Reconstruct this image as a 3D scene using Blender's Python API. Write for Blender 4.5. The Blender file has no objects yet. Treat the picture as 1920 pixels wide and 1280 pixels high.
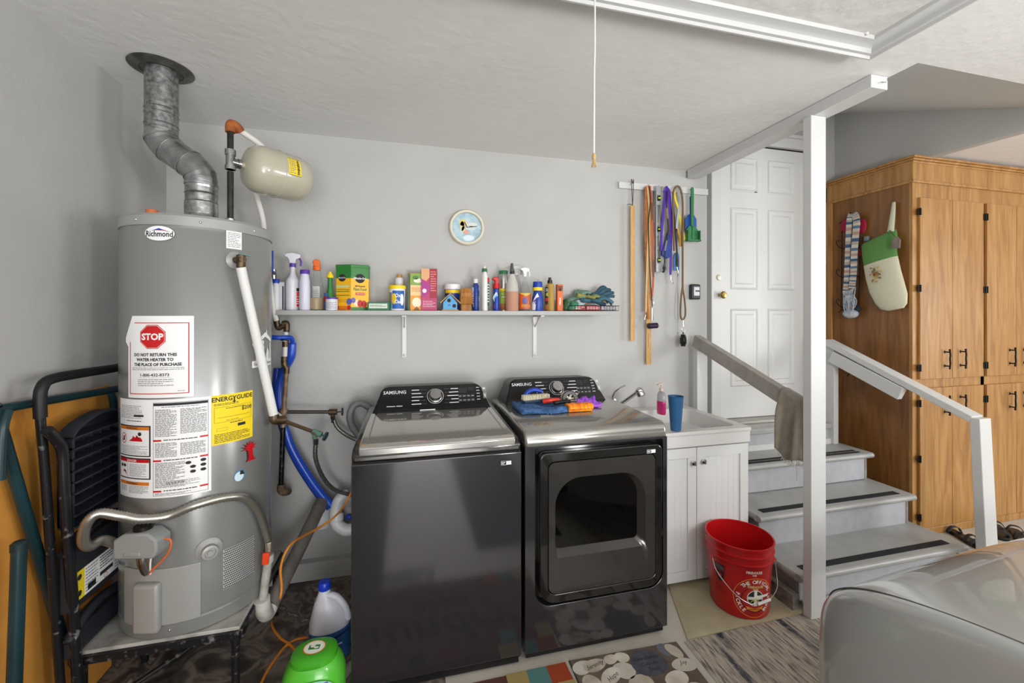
import bpy, bmesh, math, random
from mathutils import Vector, Matrix
random.seed(7)
PI = math.pi
C = bpy.context.scene.collection
scn = bpy.context.scene

# ------------------------------------------------------------------ camera, world, lights, exposure
EYE = 1.5
YAW = math.radians(14.0)
FOC = 782.0
cam_data = bpy.data.cameras.new('camera')
cam_data.lens = FOC / 1920 * 36
cam_data.sensor_width = 36
cam_data.shift_y = -48 / 1920
cam_data.clip_start = 0.02
cam = bpy.data.objects.new('camera', cam_data)
C.objects.link(cam)
cam.location = (0, 0, EYE)
cam.rotation_euler = (math.radians(90), 0, -YAW)
scn.camera = cam

world = bpy.data.worlds.new('world')
scn.world = world
world.use_nodes = True
bg = world.node_tree.nodes['Background']
bg.inputs[0].default_value = (0.86, 0.93, 1.0, 1)
bg.inputs[1].default_value = 0.9

def area_light(name, loc, target, sx, sy, power, col=(1, 1, 1)):
    l = bpy.data.lights.new(name, 'AREA')
    l.shape = 'RECTANGLE'; l.size = sx; l.size_y = sy; l.energy = power; l.color = col
    o = bpy.data.objects.new(name, l); C.objects.link(o)
    o.location = loc
    o.rotation_euler = (Vector(target) - Vector(loc)).to_track_quat('-Z', 'Y').to_euler()
    return o
area_light('garage_door_daylight', (1.2, -3.6, 1.35), (0.9, 2.0, 1.3), 4.4, 2.1, 90, (0.97, 0.98, 1.0))
area_light('ceiling_fill_uplight', (1.2, -2.9, .35), (0.5, 1.2, 2.5), 4.0, 1.6, 150, (1.0, 0.99, 0.97))  # uplight added to brighten the ceiling; no such source is known
pl0 = bpy.data.lights.new('room_fill_point', 'POINT'); pl0.energy = 56; pl0.shadow_soft_size = .16; pl0.color = (1.0, .985, .96)  # point fill added from the right front; no bulb hangs here
po0 = bpy.data.objects.new('room_fill_point', pl0); C.objects.link(po0); po0.location = (1.7, -.7, 1.62)
area_light('side_area_light', (5.9, -0.9, 1.5), (0.5, 1.6, 1.3), 1.6, 1.2, 60, (0.97, 0.99, 1.0))  # area light from the right; the right wall has no window

vs = scn.view_settings
vs.view_transform = 'Standard'; vs.look = 'None'; vs.gamma = 1.0; vs.use_curve_mapping = False
vs.exposure = 0.6

# ------------------------------------------------------------------ pixel rays onto known planes
FWD = Vector((math.sin(YAW), math.cos(YAW), 0)); RGT = Vector((math.cos(YAW), -math.sin(YAW), 0)); EYEP = Vector((0, 0, EYE))
def ray(px, py):
    return FWD + RGT * ((px - 960) / FOC) + Vector((0, 0, (592 - py) / FOC))
def W(px, py, X=None, Y=None, Z=None):
    d = ray(px, py)
    if X is not None: t = X / d.x
    elif Y is not None: t = Y / d.y
    else: t = (Z - EYE) / d.z
    return EYEP + d * t
def mpp(p):
    return (Vector(p) - EYEP).dot(FWD) / FOC      # metres per pixel at a point

# ------------------------------------------------------------------ materials
def srgb(h):
    if isinstance(h, str):
        h = h.lstrip('#'); c = [int(h[i:i + 2], 16) / 255 for i in (0, 2, 4)]
        return tuple((x / 12.92 if x <= .04045 else ((x + .055) / 1.055) ** 2.4) for x in c) + (1,)
    return tuple(h) + (1,)
_m = {}
def M(col, rough=.5, metal=0.0, name=None, coat=0.0, trans=0.0, spots=None, bump=0.0, bscale=60, stretch=(1, 1, 1), ior=1.45, alpha=1.0, nscale=8, namt=.5, spec=.5, sheen=0):
    """procedural material: base colour, optional noise mix to a second colour (spots) and noise bump"""
    key = (col, rough, metal, coat, trans, spots, bump, bscale, stretch, ior, alpha, nscale, namt, spec, sheen)
    if key in _m: return _m[key]
    m = bpy.data.materials.new(name or 'surface')
    m.use_nodes = True
    nt = m.node_tree; b = nt.nodes['Principled BSDF']
    b.inputs['Base Color'].default_value = srgb(col)
    b.inputs['Roughness'].default_value = rough
    b.inputs['Metallic'].default_value = metal
    b.inputs['Coat Weight'].default_value = coat
    b.inputs['Coat Roughness'].default_value = .05
    b.inputs['Transmission Weight'].default_value = trans
    b.inputs['IOR'].default_value = ior
    b.inputs['Alpha'].default_value = alpha
    b.inputs['Specular IOR Level'].default_value = spec
    b.inputs['Sheen Weight'].default_value = sheen
    if spots or bump:
        tc = nt.nodes.new('ShaderNodeTexCoord'); mp = nt.nodes.new('ShaderNodeMapping')
        mp.inputs['Scale'].default_value = stretch
        nt.links.new(tc.outputs['Object'], mp.inputs[0])
    if spots:
        n = nt.nodes.new('ShaderNodeTexNoise'); n.inputs['Scale'].default_value = nscale; n.inputs['Detail'].default_value = 6
        nt.links.new(mp.outputs[0], n.inputs['Vector'])
        r = nt.nodes.new('ShaderNodeValToRGB')
        r.color_ramp.elements[0].position = namt - .18; r.color_ramp.elements[1].position = namt + .18
        r.color_ramp.elements[0].color = srgb(col); r.color_ramp.elements[1].color = srgb(spots)
        nt.links.new(n.outputs[0], r.inputs[0]); nt.links.new(r.outputs[0], b.inputs['Base Color'])
    if bump:
        n = nt.nodes.new('ShaderNodeTexNoise'); n.inputs['Scale'].default_value = bscale; n.inputs['Detail'].default_value = 4
        nt.links.new(mp.outputs[0], n.inputs['Vector'])
        bp = nt.nodes.new('ShaderNodeBump'); bp.inputs['Strength'].default_value = bump; bp.inputs['Distance'].default_value = .01
        nt.links.new(n.outputs[0], bp.inputs['Height']); nt.links.new(bp.outputs[0], b.inputs['Normal'])
    _m[key] = m
    return m

WALLP = M('#b9b8b5', .6, spots='#b3b2af', nscale=3, bump=.12, bscale=35)
CEILP = M('#e8e7e5', .6, spots='#e3e2e0', nscale=2.5, bump=.3, bscale=22)
WHITEP = M('#d0d0cf', .38, bump=.08, bscale=90)
RAILG = M('#a8a49e', .4, spots='#989188', nscale=14)
BLACK = M('#0b0b0c', .35)
BLACKG = M('#08080a', .08, coat=.6)
CHROME = M('#d8d8d8', .12, 1)
STEEL = M('#b9bab8', .28, 1, spots='#8b8c8a', nscale=30)
GALV = M('#b2b3b1', .33, .9, spots='#7e7f7d', nscale=45, bump=.1, bscale=60)
BRASS = M('#b79a5a', .25, 1)
OLDBRASS = M('#6d5a42', .42, .7, spots='#3c3026', nscale=40)
WPLAST = M('#e6e6e4', .35, spec=.5)
PAPER = M('#ececec', .7)
INK = M('#26262a', .7)
GREYINK = M('#8a8a8c', .7)
RED = M('#c3161c', .4)
YEL = M('#f0d21c', .5)
BLUE = M('#1c3fa8', .35)
ORANGE = M('#e2661c', .4)
GREEN = M('#2f7d32', .4)
PURPLE = M('#5b34a0', .4)
CLEAR = M('#f2f4f4', .05, trans=1.0, ior=1.12)

# ------------------------------------------------------------------ mesh helpers
def catmull(pts, n=8, closed=False):
    P = [Vector(p) for p in pts]; out = []; L = len(P)
    if L < 3: return P
    rng = range(L if closed else L - 1)
    for i in rng:
        if closed: a, b, c, d = P[(i - 1) % L], P[i], P[(i + 1) % L], P[(i + 2) % L]
        else: a, b, c, d = P[max(i - 1, 0)], P[i], P[i + 1], P[min(i + 2, L - 1)]
        for k in range(n):
            t = k / n
            out.append(.5 * ((2 * b) + (c - a) * t + (2 * a - 5 * b + 4 * c - d) * t * t + (3 * b - a - 3 * c + d) * t ** 3))
    if not closed: out.append(P[-1])
    return out

class MB:
    def __init__(s):
        s.bm = bmesh.new(); s.mats = []
    def mi(s, m):
        if m is None: return 0
        if m not in s.mats: s.mats.append(m)
        return s.mats.index(m)
    def face(s, vs, m=None):
        try:
            f = s.bm.faces.new(vs); f.material_index = s.mi(m); f.smooth = True; return f
        except ValueError: return None
    def hexa(s, c, m=None):
        v = [s.bm.verts.new(p) for p in c]
        for q in ((0, 3, 2, 1), (4, 5, 6, 7), (0, 1, 5, 4), (1, 2, 6, 5), (2, 3, 7, 6), (3, 0, 4, 7)):
            s.face([v[i] for i in q], m)
        return s
    def box(s, x0, x1, y0, y1, z0, z1, m=None):
        return s.hexa([(x0, y0, z0), (x1, y0, z0), (x1, y1, z0), (x0, y1, z0), (x0, y0, z1), (x1, y0, z1), (x1, y1, z1), (x0, y1, z1)], m)
    def bar(s, p0, p1, w, h, m=None, up=(0, 0, 1)):
        p0, p1 = Vector(p0), Vector(p1); d = (p1 - p0).normalized(); up = Vector(up)
        sx = d.cross(up).normalized() * w / 2; sz = sx.cross(d).normalized() * h / 2
        return s.hexa([p0 - sx - sz, p0 + sx - sz, p1 + sx - sz, p1 - sx - sz, p0 - sx + sz, p0 + sx + sz, p1 + sx + sz, p1 - sx + sz], m)
    def prism(s, poly, origin, U, V, N, h, m=None):
        """polygon in the U,V plane extruded by h along N"""
        o, U, V, N = Vector(origin), Vector(U), Vector(V), Vector(N)
        a = [s.bm.verts.new(o + U * x + V * y) for x, y in poly]
        b = [s.bm.verts.new(o + U * x + V * y + N * h) for x, y in poly]
        s.face(a[::-1], m); s.face(b, m)
        n = len(poly)
        for i in range(n): s.face([a[i], a[(i + 1) % n], b[(i + 1) % n], b[i]], m)
        return s
    def ring(s, c, ax, r, seg, ry=None, ref=None):
        c, ax = Vector(c), Vector(ax).normalized()
        ref = Vector(ref) if ref else (Vector((0, 0, 1)) if abs(ax.z) < .9 else Vector((1, 0, 0)))
        u = ax.cross(ref).normalized(); v = u.cross(ax).normalized()
        ry = r if ry is None else ry
        return [s.bm.verts.new(c + u * r * math.cos(2 * PI * k / seg) + v * ry * math.sin(2 * PI * k / seg)) for k in range(seg)]
    def bridge(s, a, b, m=None):
        n = len(a)
        for i in range(n): s.face([a[i], b[i], b[(i + 1) % n], a[(i + 1) % n]], m)
    def cyl(s, p0, p1, r0, r1=None, seg=24, m=None, caps=True):
        p0, p1 = Vector(p0), Vector(p1); r1 = r0 if r1 is None else r1
        a = s.ring(p0, p1 - p0, r0, seg); b = s.ring(p1, p1 - p0, r1, seg)
        s.bridge(a, b, m)
        if caps: s.face(a, m); s.face(b[::-1], m)
        return s
    def lathe(s, prof, o=(0, 0, 0), ax=(0, 0, 1), seg=28, m=None, sy=1.0, ref=None, cap=True):
        """prof: (r, h[, material]) pairs along the axis"""
        o, ax = Vector(o), Vector(ax).normalized(); prev = None; first = None
        for p in prof:
            rg = s.ring(o + ax * p[1], ax, max(p[0], 1e-4), seg, max(p[0], 1e-4) * sy, ref)
            mm = p[2] if len(p) > 2 else m
            if prev: s.bridge(prev, rg, mm)
            else: first = rg
            prev = rg
        if cap: s.face(first, m); s.face(prev[::-1], mm)
        return s
    def tube(s, pts, r, seg=12, m=None, smooth=6, closed=False, rib=0, flat=1.0, mats=None):
        P = catmull(pts, smooth, closed) if smooth else [Vector(p) for p in pts]
        n = len(P); rad = r if callable(r) else (lambda t: r)
        rings = []; u = None
        for i, p in enumerate(P):
            d = (P[(i + 1) % n] - P[i - 1]) if closed or 0 < i < n - 1 else (P[1] - P[0] if i == 0 else P[-1] - P[-2])
            if d.length < 1e-9: d = Vector((0, 0, 1))
            d.normalize()
            if u is None:
                ref = Vector((0, 0, 1)) if abs(d.z) < .9 else Vector((1, 0, 0))
                u = d.cross(ref).normalized()
            u = (u - d * u.dot(d)).normalized(); v = d.cross(u)
            rr = rad(i / max(n - 1, 1)) * (1 + (rib if i % 2 else 0))
            rings.append([s.bm.verts.new(p + u * rr * math.cos(2 * PI * k / seg) + v * rr * flat * math.sin(2 * PI * k / seg)) for k in range(seg)])
        for i in range(n - 1): s.bridge(rings[i], rings[i + 1], mats[i % len(mats)] if mats else m)
        if closed: s.bridge(rings[-1], rings[0], m)
        else: s.face(rings[0], m); s.face(rings[-1][::-1], m)
        return s
    def ell(s, c, rx, ry, rz, m=None, seg=18, rot=None):
        c = Vector(c); rows = []; nn = max(6, seg // 2)
        R = rot if rot else Matrix.Identity(3)
        for j in range(1, nn):
            t = PI * j / nn
            rows.append([s.bm.verts.new(c + R @ Vector((rx * math.sin(t) * math.cos(2 * PI * k / seg), ry * math.sin(t) * math.sin(2 * PI * k / seg), -rz * math.cos(t)))) for k in range(seg)])
        a = s.bm.verts.new(c + R @ Vector((0, 0, -rz))); b = s.bm.verts.new(c + R @ Vector((0, 0, rz)))
        for i in range(len(rows) - 1): 
            for k in range(seg): s.face([rows[i][k], rows[i][(k + 1) % seg], rows[i + 1][(k + 1) % seg], rows[i + 1][k]], m)
        for k in range(seg):
            s.face([a, rows[0][(k + 1) % seg], rows[0][k]], m); s.face([b, rows[-1][k], rows[-1][(k + 1) % seg]], m)
        return s
    def grid(s, fn, nu, nv, m=None, wrap=False):
        g = [[s.bm.verts.new(fn(i / nu, j / nv)) for j in range(nv + 1)] for i in range(nu + (0 if wrap else 1))]
        L = len(g)
        for i in range(nu):
            for j in range(nv): s.face([g[i][j], g[(i + 1) % L][j], g[(i + 1) % L][j + 1], g[i][j + 1]], m)
        return g
    def strip(s, pts, w, t, side, m=None, smooth=6, mats=None):
        """flat ribbon of width w, thickness t; side = width direction"""
        P = catmull(pts, smooth) if smooth else [Vector(p) for p in pts]; side = Vector(side).normalized(); rings = []
        for i, p in enumerate(P):
            d = (P[min(i + 1, len(P) - 1)] - P[max(i - 1, 0)]).normalized(); n = d.cross(side)
            n = n.normalized() if n.length > 1e-6 else Vector((0, -1, 0)); sd = n.cross(d).normalized()
            rings.append([s.bm.verts.new(p + sd * a * w / 2 + n * b * t / 2) for a, b in ((-1, -1), (1, -1), (1, 1), (-1, 1))])
        for i in range(len(rings) - 1): s.bridge(rings[i], rings[i + 1], mats[(i // 3) % len(mats)] if mats else m)
        s.face(rings[0], m); s.face(rings[-1][::-1], m)
        return s
    def build(s, name, m=None, parent=None, bevel=0, seg=2, label=None, cat=None, group=None, kind=None, angle=38, solid=0, sub=0, remesh=0, part_label=None, flip=False):
        bmesh.ops.remove_doubles(s.bm, verts=s.bm.verts, dist=1e-6)
        bmesh.ops.recalc_face_normals(s.bm, faces=s.bm.faces)
        me = bpy.data.meshes.new(name)
        org = Vector((0, 0, 0))
        if parent is None and s.bm.verts:
            xs = [v.co for v in s.bm.verts]
            org = Vector(((min(v.x for v in xs) + max(v.x for v in xs)) / 2, (min(v.y for v in xs) + max(v.y for v in xs)) / 2, min(v.z for v in xs)))
            if kind == 'structure': org = Vector((0, 0, 0))
        elif parent is not None:
            org = wloc(parent)
        for v in s.bm.verts: v.co -= org
        s.bm.to_mesh(me); s.bm.free()
        if s.mats:
            for x in s.mats: me.materials.append(x)
        else: me.materials.append(m)
        if m is not None and s.mats: pass
        o = bpy.data.objects.new(name, me); C.objects.link(o)
        if parent is not None: o.parent = parent
        else: o.location = org
        me.set_sharp_from_angle(angle=math.radians(angle))
        if solid:
            q = o.modifiers.new('solid', 'SOLIDIFY'); q.thickness = solid; q.offset = 0
        if remesh:
            q = o.modifiers.new('remesh', 'REMESH'); q.mode = 'VOXEL'; q.voxel_size = remesh; q.use_smooth_shade = True
            q = o.modifiers.new('smooth', 'SMOOTH'); q.iterations = 4; q.factor = .5
        if bevel:
            q = o.modifiers.new('bevel', 'BEVEL'); q.width = bevel; q.segments = seg; q.limit_method = 'ANGLE'; q.angle_limit = math.radians(40); q.harden_normals = False
        if sub:
            q = o.modifiers.new('sub', 'SUBSURF'); q.levels = sub; q.render_levels = sub
        if label: o['label'] = label
        if cat: o['category'] = cat
        if group: o['group'] = group
        if kind: o['kind'] = kind
        if part_label: o['label'] = part_label
        return o

_W = {}
def wloc(o):
    return _W.get(o.name, Vector((0, 0, 0))) if o.type == 'EMPTY' else (wloc(o.parent) if o.parent else Vector(o.location))
def thing(name, label, cat, loc=(0, 0, 0), group=None):
    o = bpy.data.objects.new(name, None); C.objects.link(o)
    o.empty_display_size = .05; o.location = loc; _W[o.name] = Vector(loc)
    o['label'] = label; o['category'] = cat
    if group: o['group'] = group
    return o

def text_bm(txt, size, bold=0.0, shear=0.0):
    cu = bpy.data.curves.new('lettering', 'FONT'); cu.body = txt; cu.size = size; cu.offset = bold; cu.shear = shear
    cu.resolution_u = 2; cu.align_x = 'CENTER'; cu.align_y = 'CENTER'
    to = bpy.data.objects.new('lettering', cu)
    me = bpy.data.meshes.new_from_object(to)
    tv = [Vector(v.co) for v in me.vertices]; tf = [tuple(p.vertices) for p in me.polygons]
    bpy.data.objects.remove(to); bpy.data.curves.remove(cu); bpy.data.meshes.remove(me)
    return tv, tf

def decal(name, parent, items, fn, step=.01, lift=.0004, part_label=None, flat=False):
    """flat printed shapes laid on a surface: fn(u, v, w) -> point; one mesh, one material per colour"""
    mb = MB()
    for it in items:
        k = it[0]
        if k == 'r':
            _, x0, y0, x1, y1, m, L = it
            nx = max(1, int(abs(x1 - x0) / step))
            mb.grid(lambda a, b: fn(x0 + (x1 - x0) * a, y0 + (y1 - y0) * b, L * lift), nx, 1 if flat else max(1, int(abs(y1 - y0) / .015)), m)
        elif k in ('e', 'p'):
            if k == 'e':
                _, cx, cy, rx, ry, m, L = it
                pts = [(cx + rx * math.cos(t * PI / 14), cy + ry * math.sin(t * PI / 14)) for t in range(28)]
            else:
                _, pts, m, L = it
            cx, cy = sum(q[0] for q in pts) / len(pts), sum(q[1] for q in pts) / len(pts)
            rad = max(math.hypot(q[0] - cx, q[1] - cy) for q in pts)
            if rad < .012 or flat:
                mb.face([mb.bm.verts.new(fn(x, y, L * lift)) for x, y in pts], m)
            else:      # rings about the middle so that the print follows a curved surface
                P_ = []
                for i in range(len(pts)):
                    a, b = pts[i], pts[(i + 1) % len(pts)]; n = max(1, int(math.hypot(a[0] - b[0], a[1] - b[1]) / .012))
                    P_ += [(a[0] + (b[0] - a[0]) * t / n, a[1] + (b[1] - a[1]) * t / n) for t in range(n)]
                nr = max(2, int(rad / .012)); c = mb.bm.verts.new(fn(cx, cy, L * lift)); prev = None
                for q in range(1, nr + 1):
                    rg = [mb.bm.verts.new(fn(cx + (x - cx) * q / nr, cy + (y - cy) * q / nr, L * lift)) for x, y in P_]
                    if prev is None:
                        for i in range(len(rg)): mb.face([c, rg[i], rg[(i + 1) % len(rg)]], m)
                    else:
                        for i in range(len(rg)): mb.face([prev[i], rg[i], rg[(i + 1) % len(rg)], prev[(i + 1) % len(rg)]], m)
                    prev = rg
        elif k == 'o':      # outline ring
            _, cx, cy, rx, ry, th, m, L = it
            a = [mb.bm.verts.new(fn(cx + rx * math.cos(t * PI / 16), cy + ry * math.sin(t * PI / 16), L * lift)) for t in range(32)]
            b = [mb.bm.verts.new(fn(cx + (rx - th) * math.cos(t * PI / 16), cy + (ry - th) * math.sin(t * PI / 16), L * lift)) for t in range(32)]
            mb.bridge(a, b, m)
        elif k == 'f':      # rectangular frame
            _, x0, y0, x1, y1, th, m, L = it
            for q in ((x0, y0, x1, y0 + th), (x0, y1 - th, x1, y1), (x0, y0, x0 + th, y1), (x1 - th, y0, x1, y1)):
                nx = max(1, int((q[2] - q[0]) / step))
                mb.grid(lambda a, b: fn(q[0] + (q[2] - q[0]) * a, q[1] + (q[3] - q[1]) * b, L * lift), nx, 1, m)
        elif k == 't':
            _, txt, cx, cy, size, m, L = it[:7]
            bold = it[7] if len(it) > 7 else 0; xs = it[8] if len(it) > 8 else 1; rot = it[9] if len(it) > 9 else 0; shear = it[10] if len(it) > 10 else 0
            tv, tf = text_bm(txt, size, bold, shear)
            cr, sr = math.cos(rot), math.sin(rot)
            vs = []
            for v in tv:
                x, y = v.x * xs, v.y
                vs.append(mb.bm.verts.new(fn(cx + x * cr - y * sr, cy + x * sr + y * cr, L * lift)))
            for f in tf: mb.face([vs[i] for i in f], m)
        elif k == 'l':      # block of fine print too small to read
            _, x0, y0, x1, y1, n, m, L = it
            for i in range(n):
                y = y1 - (y1 - y0) * (i + .5) / n; h = (y1 - y0) / n * .2; x = x0
                xe = x1 - (random.random() * .35 * (x1 - x0) if random.random() < .3 else 0)
                while x < xe:
                    w = min(random.uniform(.004, .016), xe - x)
                    mb.grid(lambda a, b: fn(x + w * a, y + h * (2 * b - 1), L * lift), 1, 1, m)
                    x += w + .002
    bm = mb.bm; me = bpy.data.meshes.new(name); org = wloc(parent)
    for v in bm.verts: v.co -= org
    # normals: face the way fn's w grows
    n0 = (fn(0.001, 0.001, .01) - fn(0.001, 0.001, 0))
    bm.normal_update()
    bm.to_mesh(me); bm.free()
    for x in mb.mats: me.materials.append(x)
    o = bpy.data.objects.new(name, me); C.objects.link(o); o.parent = parent
    if part_label: o['label'] = part_label
    return o
def flatfn(o, U, V):
    o, U, V = Vector(o), Vector(U).normalized(), Vector(V).normalized(); N = U.cross(V)
    return lambda u, v, w: o + U * u + V * v + N * (w + .0006)
def cylfn(c, r, phi0, z0):
    """surface of an upright cylinder; phi 0 faces -Y, growing towards +X"""
    cx, cy = c[0], c[1]
    def f(u, v, w):
        a = phi0 + u / r; q = r + w + .0006
        return Vector((cx + q * math.sin(a), cy - q * math.cos(a), z0 + v))
    return f
def hit_cyl(px, py, c, r):
    d = ray(px, py); a = d.x ** 2 + d.y ** 2; b = -2 * (d.x * c[0] + d.y * c[1]); k = c[0] ** 2 + c[1] ** 2 - r * r
    disc = b * b - 4 * a * k
    t = (-b - math.sqrt(max(disc, 0))) / (2 * a); p = EYEP + d * t
    return math.atan2(p.x - c[0], -(p.y - c[1])), p.z, p
# ------------------------------------------------------------------ the room
LX, BY, DY, CZ = -1.258, 2.62, 2.70, 2.548     # left wall, back wall, door wall, ceiling
WX = 3.42                                       # side wall of the stair well
RX, RY = 6.2, -4.0
MB().box(LX - .12, LX, RY, DY + .1, 0, 3.4).build('wall_left', WALLP, kind='structure')
mb = MB(); mb.box(LX, 2.125, BY, BY + .12, 0, CZ)
mb.box(LX, 0.62, BY - .05, BY, 0, .10); mb.build('wall_back', WALLP, kind='structure')
MB().box(2.05, 5.4, DY, DY + .1, 0, 3.4).build('wall_door', WALLP, kind='structure')
MB().box(RX, RX + .1, RY, DY, 0, 3.4).build('wall_right', WALLP, kind='structure')
MB().box(5.3, RX, DY, DY + .1, 0, 3.4).build('wall_alcove', WALLP, kind='structure')
# rear wall: short returns and a header round the open garage door
mb = MB(); mb.box(LX - .12, -1.0, RY - .1, RY, 0, 3.4); mb.box(3.6, RX + .1, RY - .1, RY, 0, 3.4); mb.box(-1.0, 3.6, RY - .1, RY, 2.3, 3.4)
mb.build('wall_rear', WALLP, kind='structure')
# ceiling with a stair well that slopes up towards the house wall
mb = MB()
mb.box(LX, 2.05, RY, BY + .12, CZ, CZ + .06)
mb.box(2.05, RX, RY, 1.27, CZ, CZ + .06)
mb.box(WX + .06, RX, 1.27, DY + .1, CZ + .055, CZ + .10)
mb.build('ceiling', CEILP, kind='structure')
WELL = M('#d6d6d3', .6, bump=.15, bscale=30)
MB().hexa([(2.05, 1.27, CZ), (WX + .06, 1.27, CZ), (WX + .06, DY, 3.17), (2.05, DY, 3.17), (2.05, 1.27, CZ + .08), (WX + .06, 1.27, CZ + .08), (WX + .06, DY, 3.25), (2.05, DY, 3.25)]).build('ceiling_slope', WELL, kind='structure')
MB().hexa([(WX, 1.27, CZ - .0), (WX + .06, 1.27, CZ), (WX + .06, DY, CZ + .05), (WX, DY, CZ + .05), (WX, 1.27, CZ + .02), (WX + .06, 1.27, CZ + .02), (WX + .06, DY, 3.17), (WX, DY, 3.17)]).build('wall_well', WALLP, kind='structure')
MB().box(WX, WX + .06, DY - .03, DY, 0, CZ + .05).build('trim_1', WALLP, kind='structure')
MB().hexa([(1.99, 1.27, CZ + .002), (2.052, 1.27, CZ + .002), (2.052, BY, CZ + .002), (1.99, BY, CZ + .002), (1.99, 1.27, CZ + .03), (2.052, 1.27, CZ + .03), (2.052, BY, 3.15), (1.99, BY, 3.15)]).build('wall_well_left', WALLP, kind='structure')
# thin shell over everything so no sky leaks in
MB().box(LX - .12, RX + .1, RY - .1, DY + .1, 3.4, 3.45).build('ceiling_deck', WALLP, kind='structure')

# floor: pale concrete, stained dark under the heater
fm = bpy.data.materials.new('garage_floor'); fm.use_nodes = True
nt = fm.node_tree; b = nt.nodes['Principled BSDF']; N = nt.nodes.new; Lk = nt.links.new
tc = N('ShaderNodeTexCoord'); sep = N('ShaderNodeSeparateXYZ'); Lk(tc.outputs['Object'], sep.inputs[0])
n1 = N('ShaderNodeTexNoise'); n1.inputs['Scale'].default_value = 5; n1.inputs['Detail'].default_value = 9; n1.inputs['Distortion'].default_value = 1.6
Lk(tc.outputs['Object'], n1.inputs['Vector'])
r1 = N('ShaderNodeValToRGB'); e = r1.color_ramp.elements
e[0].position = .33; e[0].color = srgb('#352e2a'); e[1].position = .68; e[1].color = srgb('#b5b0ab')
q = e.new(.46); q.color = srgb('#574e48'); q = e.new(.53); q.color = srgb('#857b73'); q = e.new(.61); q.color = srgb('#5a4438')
Lk(n1.outputs[0], r1.inputs[0])
n2 = N('ShaderNodeTexNoise'); n2.inputs['Scale'].default_value = 9; n2.inputs['Detail'].default_value = 5; Lk(tc.outputs['Object'], n2.inputs['Vector'])
r2 = N('ShaderNodeValToRGB'); r2.color_ramp.elements[0].color = srgb('#b3aca0'); r2.color_ramp.elements[1].color = srgb('#cfc8bb'); Lk(n2.outputs[0], r2.inputs[0])
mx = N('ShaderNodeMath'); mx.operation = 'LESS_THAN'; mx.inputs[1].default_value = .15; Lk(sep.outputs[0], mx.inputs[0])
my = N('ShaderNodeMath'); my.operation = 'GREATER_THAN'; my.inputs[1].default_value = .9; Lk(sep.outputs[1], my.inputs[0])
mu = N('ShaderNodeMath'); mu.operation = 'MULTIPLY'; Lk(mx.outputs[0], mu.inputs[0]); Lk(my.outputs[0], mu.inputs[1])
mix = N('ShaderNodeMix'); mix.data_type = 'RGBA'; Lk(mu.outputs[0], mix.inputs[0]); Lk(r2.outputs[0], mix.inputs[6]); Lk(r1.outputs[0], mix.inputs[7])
Lk(mix.outputs[2], b.inputs['Base Color']); b.inputs['Roughness'].default_value = .5
bp = N('ShaderNodeBump'); bp.inputs['Strength'].default_value = .35; bp.inputs['Distance'].default_value = .01; Lk(n1.outputs[0], bp.inputs['Height']); Lk(bp.outputs[0], b.inputs['Normal'])
MB().box(LX - .12, RX + .1, RY - .1, DY + .1, -.08, 0).build('floor', fm, kind='structure')
MB().box(-8, 12, -14, RY - .1, -.1, -.02).build('driveway', M('#b9b5ae', .8, spots='#a9a59e', nscale=4), kind='structure')

# ------------------------------------------------------------------ attic hatch with its moulding, pull cord
h = thing('attic_hatch', 'white attic hatch panel framed by crown moulding in the ceiling', 'hatch', (0.9, 0.6, CZ - .02))
HX0, HX1, HY0, HY1 = -.55, 1.738, -.75, 1.236
MB().box(HX0 + .03, HX1 - .03, HY0 + .03, HY1 - .03, CZ - .012, CZ - .001).build('hatch_panel', M('#d9d8d5', .7, spots='#d2d1ce', nscale=4, bump=.7, bscale=14), h)
prof = [(0, 0), (.075, 0), (.075, -.006), (.066, -.010), (.060, -.022), (.045, -.026), (.03, -.034), (.022, -.046), (.012, -.048), (.006, -.056), (0, -.056)]
mb = MB(); loops = []
for (x, y, sx, sy) in ((HX0, HY0, 1, 1), (HX1, HY0, -1, 1), (HX1, HY1, -1, -1), (HX0, HY1, 1, -1)):
    loops.append([mb.bm.verts.new((x + sx * (a - .0), y + sy * (a - .0), CZ - .0005 + z)) for a, z in prof])
for i in range(4):
    A, Bq = loops[i], loops[(i + 1) % 4]
    for j in range(len(prof)): mb.face([A[j], Bq[j], Bq[(j + 1) % len(prof)], A[(j + 1) % len(prof)]])
mb.build('crown_moulding', M('#bfbfbe', .45), h, angle=25)
# small nail pops and holes
for px, py in ((1460, 38), (1625, 62), (1293, 4)):
    p = W(px, py, Z=CZ - .012); MB().lathe([(.007, 0), (.005, -.006), (.001, -.008)], p, (0, 0, 1), 8).build('nail_head', WHITEP, h)
pc = W(1115, 0, Z=CZ); pe = W(1115, 292, Y=pc.y); cx, cy = .62, 1.12
p = W(1115, 0, Y=cy); cx = p.x
zb = W(1115, 290, Y=cy).z
t = thing('pull_cord', 'thin white pull cord with frayed end hanging from the ceiling', 'cord', (cx, cy, zb))
MB().tube([(cx, cy, CZ - .012), (cx + .001, cy, 2.3), (cx - .001, cy, 2.2), (cx - .002, cy, zb)], .0025, 8).build('cord', M('#d9d6cf', .8), t)
mb = MB(); mb.ell((cx - .002, cy, zb - .006), .006, .006, .011)
for k in range(7):
    a = k * .9; mb.cyl((cx - .002, cy, zb - .01), (cx - .002 + .007 * math.cos(a), cy + .007 * math.sin(a), zb - .036), .0022, .0012, 6)
mb.build('knot', M('#b89a63', .8), t)

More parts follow.
